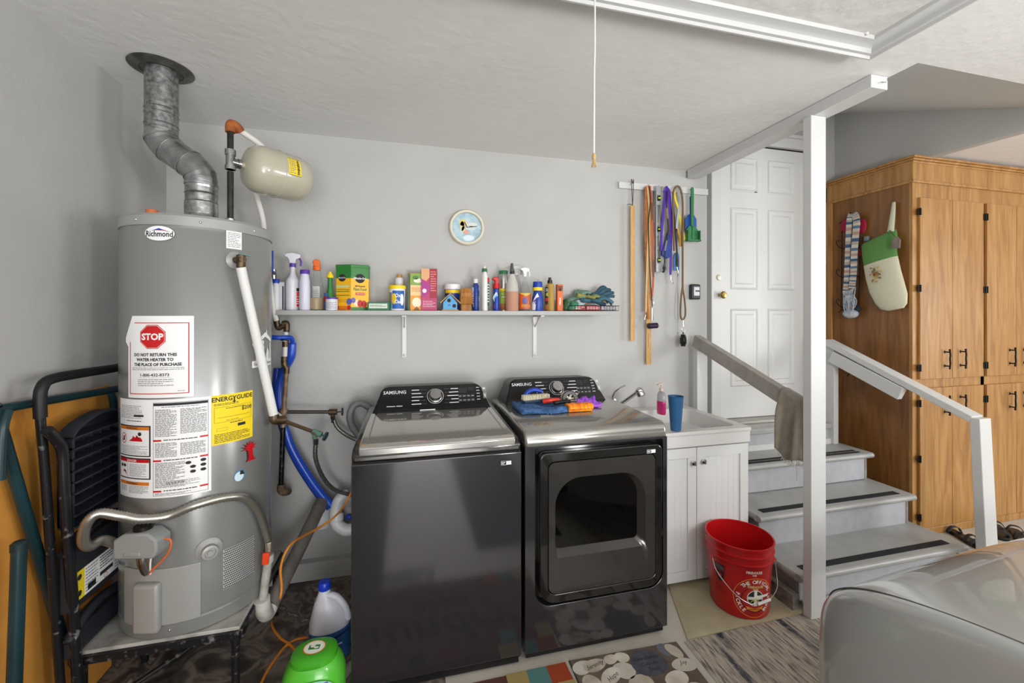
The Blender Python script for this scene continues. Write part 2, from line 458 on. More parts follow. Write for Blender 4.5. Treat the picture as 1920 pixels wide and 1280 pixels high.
# ------------------------------------------------------------------ door to the house
DX0, DX1, DZ0, DZ1 = 2.275, 3.075, .725, 2.80
d = bpy.data.objects.new('door_1', None); C.objects.link(d); d.location = (2.67, DY - .02, DZ0); _W['door_1'] = Vector(d.location)
d['kind'] = 'structure'
mb = MB(); mb.box(DX0, DX1, DY - .035, DY - .004, DZ0, DZ1)
w = (DX1 - DX0)
def raised(mb, x0, x1, z0, z1, y):
    # recessed moulding ring with a raised field
    for (a, yy, bb, yy2) in ((0, y, .008, y - .007), (.008, y - .007, .02, y + .004), (.02, y + .004, .034, y + .004), (.034, y + .004, .05, y - .005)):
        A = [(x0 + a, z0 + a), (x1 - a, z0 + a), (x1 - a, z1 - a), (x0 + a, z1 - a)]
        Bq = [(x0 + bb, z0 + bb), (x1 - bb, z0 + bb), (x1 - bb, z1 - bb), (x0 + bb, z1 - bb)]
        for i in range(4):
            j = (i + 1) % 4
            mb.face([mb.bm.verts.new((A[i][0], yy, A[i][1])), mb.bm.verts.new((A[j][0], yy, A[j][1])), mb.bm.verts.new((Bq[j][0], yy2, Bq[j][1])), mb.bm.verts.new((Bq[i][0], yy2, Bq[i][1]))])
    a = .05; mb.face([mb.bm.verts.new(q) for q in ((x0 + a, y - .005, z0 + a), (x1 - a, y - .005, z0 + a), (x1 - a, y - .005, z1 - a), (x0 + a, y - .005, z1 - a))])
H = DZ1 - DZ0
for (z0, z1) in ((.115, .40), (.47, .77), (.83, .955)):
    raised(mb, DX0 + .095, DX0 + .095 + .25, DZ0 + z0 * H, DZ0 + z1 * H, DY - .0365)
    raised(mb, DX1 - .11 - .25, DX1 - .11, DZ0 + z0 * H, DZ0 + z1 * H, DY - .0365)
mb.build('door_slab', M('#d6d6d4', .42), d, bevel=.002, angle=20)
kx, kz = W(1352, 553, Y=DY - .06).x, W(1352, 553, Y=DY - .06).z
MB().lathe([(.027, 0), (.027, .006), (.012, .01), (.011, .03), (.024, .04), (.028, .052), (.02, .064), (.004, .067)], (kx, DY - .035, kz), (0, -1, 0), 24).build('door_knob', BRASS, d)
kz2 = W(1347, 520, Y=DY - .05).z
MB().lathe([(.024, 0), (.024, .008), (.016, .02), (.003, .022)], (kx - .01, DY - .035, kz2), (0, -1, 0), 20).build('deadbolt', M('#d9d5c0', .3, .6), d)
pk = W(1416, 360, Y=DY - .035); MB().box(pk.x - .012, pk.x + .012, DY - .042, DY - .035, pk.z - .005, pk.z + .005).build('peephole', BLACK, d)
hz = W(1499, 440, Y=DY - .04).z
mb = MB()
for z in (hz + .02, hz - .05): mb.cyl((DX1 - .01, DY - .045, z - .02), (DX1 - .01, DY - .045, z + .02), .012, seg=10)
mb.build('hinge', BLACK, d)
MB().box(DX1, DX1 + .012, DY - .03, DY - .001, DZ0, DZ1 + .012).build('weatherstrip', BLACK, d)
MB().box(DX0 - .02, DX1 + .012, DY - .03, DY - .001, DZ1, DZ1 + .012).build('weatherstrip', BLACK, d)
mb = MB(); mb.box(DX0 - .08, DX0, DY - .045, DY - .001, .50, DZ1 + .012); mb.box(DX0 - .10, DX0 - .08, DY - .07, DY - .001, .5, DZ1)
mb.box(DX1 + .012, DX1 + .10, DY - .045, DY - .001, .50, DZ1 + .012); mb.box(DX0 - .08, DX1 + .13, DY - .06, DY - .001, DZ1 + .012, DZ1 + .09); mb.box(DX0 - .08, DX1 + .14, DY - .075, DY - .001, DZ1 + .09, DZ1 + .115)
mb.build('trim_2', WHITEP, kind='structure', bevel=.003)

# ------------------------------------------------------------------ stairs
SX0, SX1 = 1.945, 3.12
STAIR = M('#9d9d9b', .36, spots='#a7a7a5', nscale=12, bump=.05, bscale=80)
RISER = M('#b4b5ba', .45, spots='#aaabb2', nscale=20)
GRIP = M('#26272a', .9, bump=.6, bscale=900)
s = thing('staircase', 'grey painted wooden steps with black grip strips leading to the white door', 'staircase', (2.5, 2.1, 0))
steps = [(.17, 1.70, 1.985), (.355, 1.955, 2.235), (.545, 2.205, 2.46)]   # tread z, nose y, next riser y
EDGE = M('#97948f', .5, spots='#7d7974', nscale=18)
for i, (z, y0, y1) in enumerate(steps):
    mb = MB(); xl = SX0 if i else SX0 - .0
    # tread with a rounded front nosing
    poly = [(y1 + .03, z - .036), (y1 + .03, z), (y0 + .018, z)]
    poly += [(y0 + .018 - .018 * math.sin(a), z - .018 + .018 * math.cos(a)) for a in [PI * k / 8 for k in range(9)]][1:]
    mb.prism([(-a, b) for a, b in poly], (xl, 0, 0), (0, -1, 0), (0, 0, 1), (1, 0, 0), SX1 - xl + .03)
    mb.build('tread', STAIR, s, angle=30)
    MB().box(SX0 + .02, SX1, y0 + .032, y0 + .05, z - .185 if i else 0, z - .036).build('riser', RISER, s)
    MB().tube([(SX0, y0 + .03, z - .018), (SX0, y1 + .02, z - .018)], .0185, 12, smooth=0).build('side_nosing', EDGE, s)
    if i < 2: MB().box(SX0 + .06, SX1 - .05, y0 + .045, y0 + .085, z, z + .003).build('grip_strip', GRIP, s)
    else:
        for a in (.025, .06): MB().box(SX0 + .06, SX1 - .05, y0 + a + .01, y0 + a + .032, z, z + .003).build('grip_strip', GRIP, s)
MB().box(SX0 + .02, SX1, 2.46, 2.48, .51, .66).build('riser', RISER, s)
mb = MB(); mb.box(SX0, SX1, 2.44, BY - .004, .66, .70); mb.box(2.13, SX1, BY - .006, DY - .05, .66, .70); mb.build('landing', STAIR, s, bevel=.006)
MB().box(DX0 - .04, DX1 + .03, DY - .13, DY - .04, .70, .722).build('threshold', M('#a8a49b', .35, .5), s, bevel=.004)
MB().box(SX0 + .02, SX1, 2.448, 2.462, .545, .585).build('trim_strip', WHITEP, s)
MB().tube([(SX0 + .02, 1.72, .018), (SX1, 1.72, .018)], .018, 10, smooth=0).build('base_trim', STAIR, s)
# closed side faces of the stair carcass
mb = MB()
for i, (z, y0, y1) in enumerate(steps):
    mb.box(SX0 + .012, SX0 + .02, y0 + .03, y1 + .03, 0, z - .036)
mb.box(SX0 + .012, SX0 + .02, 2.46, BY - .004, 0, .66); mb.build('stringer', EDGE, s); mb = MB()
for i, (z, y0, y1) in enumerate(steps): mb.box(SX1 - .02, SX1, y0 + .03, y1 + .03, 0, z - .036)
mb.box(SX1 - .02, SX1, 2.46, DY - .01, 0, .66); mb.build('stringer', EDGE, s)
a = W(1450, 1085, Z=.10); 
MB().box(SX0 - .06, SX0 - .022, 1.70, 2.0, 0.0, .09).build('base_board', M('#8b857d', .5, spots='#4d4842', nscale=25), s, bevel=.003)

# ------------------------------------------------------------------ post, beam, rails
PX0, PX1, PY0, PY1 = 1.925, 2.018, 1.635, 1.680
MB().box(PX0, PX1, PY0, PY1, 0, 2.49).build('support_post', WHITEP, bevel=.003, label='tall white painted wooden post standing in front of the stairs', cat='post')
MB().box(1.945, 2.04, 1.375, 2.60, 2.49, 2.546).build('ceiling_beam', WHITEP, bevel=.002, label='white painted wooden beam under the ceiling edge above the post', cat='beam')
ph = W(1628, 160, Y=1.37)
MB().tube([(1.985, 1.375, 2.515), (1.985, 1.36, 2.508), (2.0, 1.352, 2.508), (2.003, 1.352, 2.522)], .0022, 8).build('screw_hook', CHROME, label='tiny metal screw hook in the end of the white ceiling beam', cat='hook')
r = thing('left_handrail', 'grey weathered handrail sloping from the back wall down to the white post', 'handrail', (1.985, 2.1, .6))
r.name = 'handrail'; _W['handrail'] = _W['left_handrail']
p0 = Vector((1.985, 2.56, 1.325)); p1 = Vector((1.985, 1.69, 1.005))
MB().bar(p0, p1, .05, .085).build('rail', RAILG, r, bevel=.004)
MB().box(1.965, 2.05, 2.52, 2.565, .70, 1.31).build('rail_post', WHITEP, r, bevel=.003)
r2 = thing('handrail', 'white handrail with end post sloping down beside the wooden cabinet', 'handrail', (3.1, 2.0, 0))
RXX = 3.09
a = W(1552, 640, X=RXX); bq = W(1830, 785, X=RXX)
up0 = Vector((RXX, a.y, a.z)); up1 = Vector((RXX, bq.y, bq.z))
MB().bar(up0, up1, .09, .04).build('rail', WHITEP, r2, bevel=.004)
m0 = W(1560, 668, X=RXX - .03); m1 = W(1692, 738, X=RXX - .03)
MB().bar(m0, m1, .04, .085).build('rail_brace', WHITEP, r2, bevel=.003)
MB().bar((RXX, up0.y - .02, .546), (RXX, up0.y - .02, up0.z - .02), .045, .09, up=(0, 1, 0)).build('rail_post', WHITEP, r2, bevel=.003)
MB().hexa([(RXX + .02, 1.60, 0), (RXX + .12, 1.60, 0), (RXX + .12, 1.645, 0), (RXX + .02, 1.645, 0), (RXX - .045, 1.60, up1.z + .01), (RXX + .045, 1.60, up1.z + .01), (RXX + .045, 1.645, up1.z + .01), (RXX - .045, 1.645, up1.z + .01)]).build('rail_post', WHITEP, r2, bevel=.003)
# ------------------------------------------------------------------ water heater on its stand
HC, HR = (-.857, 2.053), .26
HZ0, HZ1 = .315, 1.885
HEATG = M('#8d8e8c', .26, .35, coat=.3)
HEATP = M('#9b9b98', .35, .1)
wh = thing('water_heater', 'tall grey cylindrical gas water heater covered in labels on a metal stand', 'water heater', (HC[0], HC[1], HZ0))
MB().lathe([(HR - .012, 0), (HR - .002, .002), (HR, .012), (HR, .05), (HR - .004, .055), (HR - .004, .06), (HR, .064), (HR, 1.50), (HR - .003, 1.505), (HR - .003, 1.52)], (HC[0], HC[1], HZ0), seg=96).build('tank_body', HEATG, wh)
MB().lathe([(HR + .002, 0), (HR + .002, .035), (HR - .006, .045), (.06, .055)], (HC[0], HC[1], HZ1 - .05), seg=96).build('top_cover', HEATP, wh)
for px in (256, 376, 476):
    ph, _, _ = hit_cyl(px, 405, HC, HR); p = Vector((HC[0] + (HR + .002) * math.sin(ph), HC[1] - (HR + .002) * math.cos(ph), HZ1 - .032))
    MB().ell(p, .005, .005, .005, seg=8).build('screw', CHROME, wh)
mb = MB()
ph, _, _ = hit_cyl(318, 1182, HC, HR); mb.ell((HC[0] + HR * math.sin(ph), HC[1] - HR * math.cos(ph), HZ0 + .03), .005, .005, .005, seg=8)
mb.build('screw', CHROME, wh)
MB().lathe([(.075, 0), (.062, .03), (.060, .045)], (HC[0], HC[1], HZ1), seg=32).build('draft_hood', GALV, wh)

def sticker(name, x0, x1, y0, y1, items, part_label, r=HR):
    """bounds in pixels of the photo found on the tank; items in 0..1 of width and height"""
    pa, za, _ = hit_cyl(x0, y0, HC, r); pb, _, _ = hit_cyl(x1, y0, HC, r); _, zb, _ = hit_cyl(x0, y1, HC, r)
    w, hh = (pb - pa) * r, za - zb
    f = cylfn(HC, r, pa, zb)
    return decal(name, wh, items(w, hh), f, part_label=part_label)
OR2 = M('#d77a24', .6)
def big_label(w, h):
    L = [('r', 0, 0, w, h, PAPER, 1)]
    L += [('l', .03 * w, .80 * h, .36 * w, .94 * h, 9, GREYINK, 2), ('r', .26 * w, .825 * h, .38 * w, .845 * h, INK, 3), ('l', .15 * w, .77 * h, .35 * w, .79 * h, 1, INK, 2), ('t', '\u2022 \u2022', .1 * w, .78 * h, .01, INK, 2)]
    for (y0, y1, col, word) in ((.42, .735, OR2, 'WARNING'), (.19, .405, RED, 'DANGER'), (.04, .175, OR2, 'WARNING')):
        if y0 > .1: L.append(('r', .015 * w, y0 * h, .455 * w, y1 * h, INK, 2)); L.append(('r', .03 * w, (y0 + .012) * h, .44 * w, (y1 - .012) * h, PAPER, 3))
        L.append(('r', .03 * w, (y1 - .045) * h, .44 * w, (y1 - .012) * h, col, 4))
        L.append(('t', '\u25B2 ' + word if False else word, .23 * w, (y1 - .029) * h, .0115, INK if col is OR2 else PAPER, 5, .0002))
    L += [('o', .105 * w, .60 * h, .045 * w, .055 * h, .003, RED, 4), ('r', .09 * w, .575 * h, .12 * w, .62 * h, INK, 4), ('p', [(.07 * w, .57 * h), (.078 * w, .565 * h), (.14 * w, .63 * h), (.132 * w, .637 * h)], RED, 5)]
    L += [('p', [(.19 * w, .575 * h), (.37 * w, .575 * h), (.36 * w, .6 * h), (.34 * w, .62 * h), (.33 * w, .605 * h), (.30 * w, .64 * h), (.28 * w, .61 * h), (.25 * w, .63 * h), (.24 * w, .605 * h)], RED, 4), ('e', .335 * w, .65 * h, .022 * w, .02 * h, INK, 4)]
    L += [('l', .06 * w, .44 * h, .42 * w, .53 * h, 7, GREYINK, 4), ('l', .2 * w, .215 * h, .41 * w, .345 * h, 10, GREYINK, 4), ('r', .17 * w, .205 * h, .173 * w, .35 * h, INK, 4)]
    L += [('e', .07 * w, .32 * h, .02 * w, .018 * h, INK, 4), ('e', .12 * w, .32 * h, .025 * w, .015 * h, INK, 4), ('p', [(.09 * w, .255 * h), (.12 * w, .26 * h), (.155 * w, .22 * h), (.14 * w, .27 * h), (.1 * w, .28 * h)], RED, 4)]
    L += [('l', .04 * w, .06 * h, .16 * w, .12 * h, 5, GREYINK, 4), ('l', .19 * w, .045 * h, .43 * w, .125 * h, 7, GREYINK, 4)]
    L += [('f', .48 * w, .02 * h, .975 * w, .97 * h, .0012, INK, 2), ('r', .485 * w, .935 * h, .97 * w, .962 * h, INK, 3)]
    L += [('l', .5 * w, .62 * h, .7 * w, .90 * h, 22, INK, 3), ('l', .73 * w, .64 * h, .96 * w, .90 * h, 20, INK, 3), ('l', .56 * w, .915 * h, .9 * w, .928 * h, 1, INK, 3)]
    for y in (.585, .38, .07): L += [('r', .48 * w, (y - .012) * h, .56 * w, (y + .006) * h, RED, 3), ('r', .9 * w, (y - .004) * h, .975 * w, (y + .014) * h, RED, 3), ('l', .58 * w, (y - .01) * h, .88 * w, (y + .012) * h, 1, INK, 3)]
    L += [('l', .5 * w, .41 * h, .7 * w, .56 * h, 13, INK, 3), ('l', .73 * w, .42 * h, .95 * w, .55 * h, 11, INK, 3), ('l', .5 * w, .10 * h, .77 * w, .36 * h, 22, INK, 3), ('l', .5 * w, .03 * h, .9 * w, .05 * h, 2, INK, 3), ('l', .6 * w, .11 * h, .9 * w, .17 * h, 4, GREYINK, 3)]
    for x, y in ((.93, .345), (.93, .295), (.93, .245), (.84, .29), (.84, .24), (.8, .335)): L.append(('e', x * w, y * h, .026 * w, .016 * h, INK, 4))
    return L
sticker('information_label', 226.5, 396, 745, 925, big_label, 'large white paper label with warning panels')
def stop_label(w, h):
    oc = lambda r, m, l: ('p', [(.47 * w + r * math.cos(PI / 8 + k * PI / 4), .745 * h + r * math.sin(PI / 8 + k * PI / 4)) for k in range(8)], m, l)
    L = [('r', .13 * w, 0, w, h, PAPER, 4), ('p', [(.13 * w, h), (0, .72 * h), (0, .66 * h), (.13 * w, .55 * h)], PAPER, 4), ('r', .04 * w, -.02 * h, .13 * w, .6 * h, PAPER, 4)]
    L = [('r', .06 * w, 0, w, .62 * h, PAPER, 6), ('r', .14 * w, .62 * h, w, h, PAPER, 6), ('p', [(.14 * w, .99 * h), (0, .73 * h), (0, .68 * h), (.06 * w, .62 * h), (.14 * w, .62 * h)], PAPER, 6)]
    L += [('r', .10 * w, .045 * h, .945 * w, .055 * h, RED, 8), ('r', .93 * w, .045 * h, .945 * w, .92 * h, RED, 8), ('r', .19 * w, .91 * h, .945 * w, .92 * h, RED, 8), ('r', .10 * w, .045 * h, .112 * w, .68 * h, RED, 8)]
    L += [oc(.158 * h, RED, 8), oc(.149 * h, PAPER, 9), oc(.145 * h, RED, 10), ('t', 'STOP', .472 * w, .742 * h, .108 * h, PAPER, 12, .0012, .95)]
    L += [('t', 'DO NOT RETURN THIS', .49 * w, .525 * h, .051 * h, INK, 8, .0006, .92), ('t', 'WATER HEATER TO', .49 * w, .465 * h, .051 * h, INK, 8, .0006, .92), ('t', 'THE PLACE OF PURCHASE', .52 * w, .405 * h, .051 * h, INK, 8, .0006, .90)]
    L += [('l', .15 * w, .335 * h, .89 * w, .375 * h, 2, GREYINK, 8), ('t', '1-800-432-8373', .49 * w, .278 * h, .050 * h, INK, 8, .0003, 1.05), ('l', .27 * w, .245 * h, .72 * w, .25 * h, 1, INK, 8), ('l', .25 * w, .14 * h, .75 * w, .235 * h, 4, GREYINK, 8), ('l', .8 * w, .07 * h, .89 * w, .09 * h, 1, GREYINK, 8)]
    return L
sticker('stop_sign_label', 238, 364, 592, 744, stop_label, 'white paper label with a red STOP octagon')
def energy(w, h):
    L = [('r', 0, 0, w, h, YEL, 2), ('t', 'ENERGYGUIDE', .49 * w, .905 * h, .125 * h, INK, 4, .0006, .94), ('r', .48 * w, .83 * h, .51 * w, .93 * h, INK, 4), ('p', [(.45 * w, .85 * h), (.495 * w, .80 * h), (.54 * w, .85 * h)], INK, 4)]
    L += [('l', .04 * w, .78 * h, .6 * w, .83 * h, 2, INK, 4), ('f', .05 * w, .44 * h, .95 * w, .75 * h, .0008, INK, 4), ('l', .3 * w, .70 * h, .75 * w, .73 * h, 1, INK, 4), ('t', '$208', .82 * w, .665 * h, .11 * h, INK, 4, .0003)]
    L += [('r', .12 * w, .535 * h, .9 * w, .54 * h, INK, 4), ('l', .3 * w, .46 * h, .65 * w, .48 * h, 1, INK, 4), ('l', .4 * w, .39 * h, .7 * w, .43 * h, 1, INK, 4), ('r', .58 * w, .31 * h, .78 * w, .37 * h, INK, 4), ('f', .1 * w, .27 * h, .34 * w, .33 * h, .0006, INK, 4), ('l', .05 * w, .03 * h, .9 * w, .22 * h, 6, INK, 4)]
    return L
sticker('energy_label', 397, 473, 742, 836, energy, 'yellow energy label with black print')
sticker('maker_badge', 271, 329, 422, 452, lambda w, h: [('e', w / 2, h / 2, w / 2, h / 2, M('#5e5e60', .4), 1), ('e', w / 2, h / 2, w / 2 - .002, h / 2 - .002, PAPER, 2), ('p', [(.25 * w, .66 * h), (.5 * w, .82 * h), (.85 * w, .6 * h), (.5 * w, .75 * h)], BLUE, 3), ('p', [(.4 * w, .68 * h), (.6 * w, .74 * h), (.88 * w, .58 * h), (.6 * w, .70 * h)], RED, 3), ('t', 'Richmond', .5 * w, .45 * h, .5 * h, INK, 4, .0006, .76)], 'white oval badge')
sticker('rating_label', 424, 453, 431, 465, lambda w, h: [('r', 0, 0, w, h, PAPER, 1), ('l', .08 * w, .08 * h, .92 * w, .92 * h, 9, GREYINK, 2)], 'small white rating label')
MG = M('#f1f1f1', .5)
def nativity(w, h):
    L = [('r', 0, 0, w, .17 * h, MG, 3), ('t', 'Keep Christ in Christmas', .5 * w, .085 * h, .12 * h, INK, 5, 0, .62)]
    L += [('p', [(.12 * w, .17 * h), (.24 * w, .17 * h), (.24 * w, .6 * h), (.12 * w, .58 * h)], MG, 3), ('p', [(0, .60 * h), (.04 * w, .52 * h), (.62 * w, .80 * h), (.55 * w, .88 * h)], MG, 3), ('p', [(.55 * w, .88 * h), (.50 * w, .78 * h), (.96 * w, .60 * h), (w, .68 * h)], MG, 3)]
    L += [('p', [(.85 * w, .17 * h), (.95 * w, .17 * h), (.95 * w, .6 * h), (.85 * w, .6 * h)], MG, 3), ('p', [(.3 * w, .17 * h), (.52 * w, .17 * h), (.5 * w, .5 * h), (.42 * w, .62 * h), (.36 * w, .5 * h)], MG, 3), ('e', .42 * w, .62 * h, .06 * w, .06 * h, MG, 4), ('p', [(.6 * w, .17 * h), (.8 * w, .17 * h), (.78 * w, .38 * h), (.68 * w, .48 * h), (.6 * w, .3 * h)], MG, 3), ('p', [(.58 * w, .84 * h), (.62 * w, h), (.66 * w, .84 * h), (.62 * w, .76 * h)], MG, 4)]
    L += [('r', .12 * w, .17 * h, .125 * w, .58 * h, INK, 5), ('r', .235 * w, .17 * h, .24 * w, .58 * h, INK, 5), ('r', .52 * w, .17 * h, .53 * w, .48 * h, INK, 5)]
    return L
def magnet(name, label, cat, x0, x1, y0, y1, items):
    pa, za, p = hit_cyl(x0, y0, HC, HR); pb, _, _ = hit_cyl(x1, y0, HC, HR); _, zb, _ = hit_cyl(x0, y1, HC, HR)
    t = thing(name, label, cat, (p.x, p.y, zb)); decal('face', t, items((pb - pa) * HR, za - zb), cylfn(HC, HR, pa, zb)); return t
magnet('nativity_magnet', 'white nativity scene magnet with a motto on the right side of the grey heater', 'magnet', 472, 507, 615, 690, nativity)
def lobster(w, h):
    L = []
    for dx, m, l in ((-.10, INK, 2), (0, RED, 4)):
        f = lambda pts: ('p', [((x + dx) * w, y * h) for x, y in pts], m, l)
        L += [f([(.4, .0), (.95, .0), (.8, .12), (.72, .6), (.46, .6), (.5, .12)])]
        for a in range(8):
            an = PI * (a * .16 - .06); L.append(f([(.58 - .07 * math.sin(an), .62 + .05 * math.cos(an)), (.58 + .07 * math.sin(an), .62 - .05 * math.cos(an)), (.58 + .5 * math.cos(an), .62 + .36 * math.sin(an))]))
        L.append(('e', (.58 + dx) * w, .64 * h, .22 * w, .17 * h, m, l + 1))
    return L
magnet('red_magnet', 'red spiky flower-shaped magnet below the yellow energy label', 'magnet', 449, 480, 829, 870, lobster)
magnet('round_magnet', 'small round pale blue magnet low on the grey heater', 'magnet', 438, 459, 883, 905, lambda w, h: [('e', w * .5, h * .5, w * .5, h * .5, M('#5b86a8', .3), 3), ('e', w * .45, h * .42, w * .4, h * .4, M('#cfe3ee', .3), 4), ('p', [(.5 * w, .55 * h), (.95 * w, .5 * h), (.8 * w, .85 * h), (.55 * w, .9 * h)], INK, 5)])

# gas control, burner cover, dial, grille
def cp(px, py, lift=0):
    ph, z, p = hit_cyl(px, py, HC, HR); return Vector((HC[0] + (HR + lift) * math.sin(ph), HC[1] - (HR + lift) * math.cos(ph), z))
def cbox(mb, x0, x1, z0, z1, d0, d1, m=None):
    """block following the tank wall: phi range, z range, depth range"""
    n = max(2, int((x1 - x0) / .06)); rings = []
    for i in range(n + 1):
        a = x0 + (x1 - x0) * i / n; s_, c_ = math.sin(a), -math.cos(a)
        rings.append([mb.bm.verts.new((HC[0] + (HR + d) * s_, HC[1] + (HR + d) * c_, z)) for d, z in ((d0, z0), (d1, z0), (d1, z1), (d0, z1))])
    for i in range(n): mb.bridge(rings[i], rings[i + 1], m)
    mb.face(rings[0], m); mb.face(rings[-1][::-1], m)
phi = lambda px, py=1100: hit_cyl(px, py, HC, HR)[0]
zat = lambda px, py: hit_cyl(px, py, HC, HR)[1]
mb = MB(); cbox(mb, phi(236), phi(377), zat(300, 1172), zat(300, 1066), -.002, .006)
mb.build('burner_cover', HEATP, wh, bevel=.003)
mb = MB(); cbox(mb, phi(262), phi(306), zat(285, 1180), zat(285, 1088), .0, .032); mb.build('access_shroud', HEATP, wh, bevel=.012, seg=3)
gc = cp(284, 1010); gp = phi(284)
out = Vector((math.sin(gp), -math.cos(gp), 0)); tan = Vector((math.cos(gp), math.sin(gp), 0))
GP = M('#8f9291', .45)
mb = MB(); mb.prism([(-.058, -.03), (.05, -.03), (.06, -.008), (.06, .028), (.035, .05), (-.03, .05), (-.058, .03)], gc + out * .004, tan * 1.25, Vector((0, 0, 1.1)), out, .070)
gv = mb.build('gas_valve', GP, wh, bevel=.007, seg=3)
mb = MB(); mb.cyl(gc + Vector((0, 0, .045)) + out * .035, gc + Vector((0, 0, .068)) + out * .035, .028, seg=24); mb.build('valve_knob', BLACK, gv)
mb = MB(); mb.prism([(-.034, -.022), (.022, -.022), (.022, -.008), (-.034, -.008)], gc + out * .07, tan, Vector((0, 0, 1)), out, .008); mb.build('valve_grip', GP, gv, bevel=.004)
decal('valve_label', gv, [('r', 0, 0, .02, .05, PAPER, 1), ('l', .002, .004, .018, .046, 5, GREYINK, 2)], flatfn(gc + out * .072 + tan * .036 + Vector((0, 0, -.02)), tan, (0, 0, 1)))
q = gc + out * .035 + Vector((0, 0, -.03))
for dx, m, rr, name in ((-.022, OLDBRASS, .004, 'pilot_tube'), (.0, STEEL, .009, 'burner_tube'), (.03, WPLAST, .003, 'igniter_wire')):
    MB().tube([q + tan * dx, q + tan * (dx * .8) + Vector((0, 0, -.04)), q + tan * dx * .5 + Vector((0, 0, -.085)) - out * .012], rr, 8).build(name, m, gv)
MB().tube([gc + tan * .06 + out * .04 + Vector((0, 0, .02)), gc + tan * .095 + out * .035 + Vector((0, 0, .012)), gc + tan * .085 + out * .035 + Vector((0, 0, -.035)), gc + tan * .04 + out * .04 + Vector((0, 0, -.085)), gc + tan * .02 + out * .035 + Vector((0, 0, -.105))], .0028, 8).build('orange_wire', ORANGE, gv)
dc = cp(392, 1029); dp = phi(392, 1029); do = Vector((math.sin(dp), -math.cos(dp), 0))
MB().lathe([(.043, 0), (.043, .004), (.03, .012), (.026, .014), (.026, .035), (.018, .037), (.016, .031), (.009, .031), (.008, .037), (.001, .037)], dc, do, 32).build('dial', HEATP, wh)
# perforated grille: a dark ground with rows of metal beads
gx0, gx1 = phi(418, 1050), phi(476, 1050); gz0, gz1 = zat(440, 1095), zat(440, 1022)
f = cylfn(HC, HR, gx0, gz0); gw, gh = (gx1 - gx0) * HR, gz1 - gz0
mb = MB(); mb.grid(lambda a, b: f(gw * a, gh * b, .001), 12, 2, M('#c9cac8', .35, .3))
HOLE = M('#1b1b1c', .8)
nx, nz = 20, 18
for i in range(nx):
    for j in range(nz):
        u, v = gw * (i + .5 + .5 * (j % 2)) / (nx + .5), gh * (j + .5) / nz; r_ = gw / nx * .43
        vs = [mb.bm.verts.new(f(u + r_ * math.cos(k * PI / 3), v + r_ * math.sin(k * PI / 3), .0025)) for k in range(6)]
        mb.face(vs, HOLE)
mb.build('intake_grille', None, wh)

# relief valve and its discharge pipe (pipe belongs to the heater)
tv = cp(440, 488); tp = phi(440, 488); to = Vector((math.sin(tp), -math.cos(tp), 0)); tt = Vector((math.cos(tp), math.sin(tp), 0))
MB().lathe([(.034, 0), (.034, .004), (.026, .008), (.02, .01)], tv, to, 24).build('port_ring', HEATP, wh)
mb = MB(); mb.cyl(tv + to * .005, tv + to * .06, .014, seg=12); mb.cyl(tv + to * .045 + Vector((0, 0, .018)), tv + to * .045 - Vector((0, 0, .035)), .016, seg=12)
rv = mb.build('relief_valve', OLDBRASS, wh, bevel=.002)
mb = MB(); mb.bar(tv + to * .05 + Vector((0, 0, .02)) - tt * .01, tv + to * .05 + Vector((0, 0, .018)) + tt * .035, .012, .003); mb.build('lever', M('#5b8b86', .4), rv)
pts_top = tv + to * .045 - Vector((0, 0, .03))
pe = cp(494, 782, .045)
mb = MB(); mb.cyl(pts_top, pe, .0175, seg=18)
mb.build('discharge_pipe', M('#d9d9d6', .4), wh)
MB().tube([pe + Vector((0, 0, .012)), pe + Vector((.002, .0, -.012)), pe + Vector((.03, .03, -.02))], .0195, 12).build('pipe_elbow', OLDBRASS, wh)
pw = W(521, 786, Y=2.40); 
MB().tube([pe + Vector((.02, .02, -.018)), Vector((pw.x - .01, pw.y - .15, pe.z - .012)), pw, pw + Vector((-.03, .12, -.03))], .0185, 14).build('pipe_bend', M('#dcdcd8', .4), wh)
# top fittings on the left of the cover
mb = MB(); mb.cyl((HC[0] - .13, HC[1] - .1, HZ1), (HC[0] - .13, HC[1] - .1, HZ1 + .035), .02, seg=14); mb.build('anode_cap', M('#c26a3a', .5), wh)
mb = MB(); mb.ell((HC[0] - .085, HC[1] - .06, HZ1 + .012), .03, .03, .022); mb.build('dark_cap', BLACK, wh)

# stand
st = thing('heater_stand', 'low square stand with worn pale top and black metal frame under the heater', 'stand', (-.885, 2.07, 0))
X0, X1, Y0, Y1 = -1.150, -.625, 1.80, 2.34
MB().box(X0, X1, Y0, Y1, HZ0 - .016, HZ0 - .002).build('top', M('#b1afa9', .6, spots='#45433f', nscale=9, namt=.62), st, bevel=.003)
WORN = M('#17171a', .35, spots='#a5a5a3', nscale=38, namt=.75)
mb = MB()
for a, bq in (((X0, Y0), (X1, Y0)), ((X1, Y0), (X1, Y1)), ((X1, Y1), (X0, Y1)), ((X0, Y1), (X0, Y0))): mb.bar((a[0], a[1], HZ0 - .03), (bq[0], bq[1], HZ0 - .03), .022, .028)
mb.build('rim', WORN, st)
for x, y in ((X0 + .02, Y0 + .02), (X1 - .02, Y0 + .02), (X1 - .02, Y1 - .02), (X0 + .02, Y1 - .02)):
    mb = MB(); mb.cyl((x, y, 0), (x, y, HZ0 - .04), .014, seg=14); mb.lathe([(.019, 0), (.019, .014), (.014, .016)], (x, y, HZ0 - .062), seg=14)
    mb.build('leg', WORN, st)
mb = MB(); mb.cyl((X0 + .02, Y0 + .02, .06), (X1 - .02, Y1 - .02, .12), .009, seg=8); mb.build('cross_brace', WORN, st)

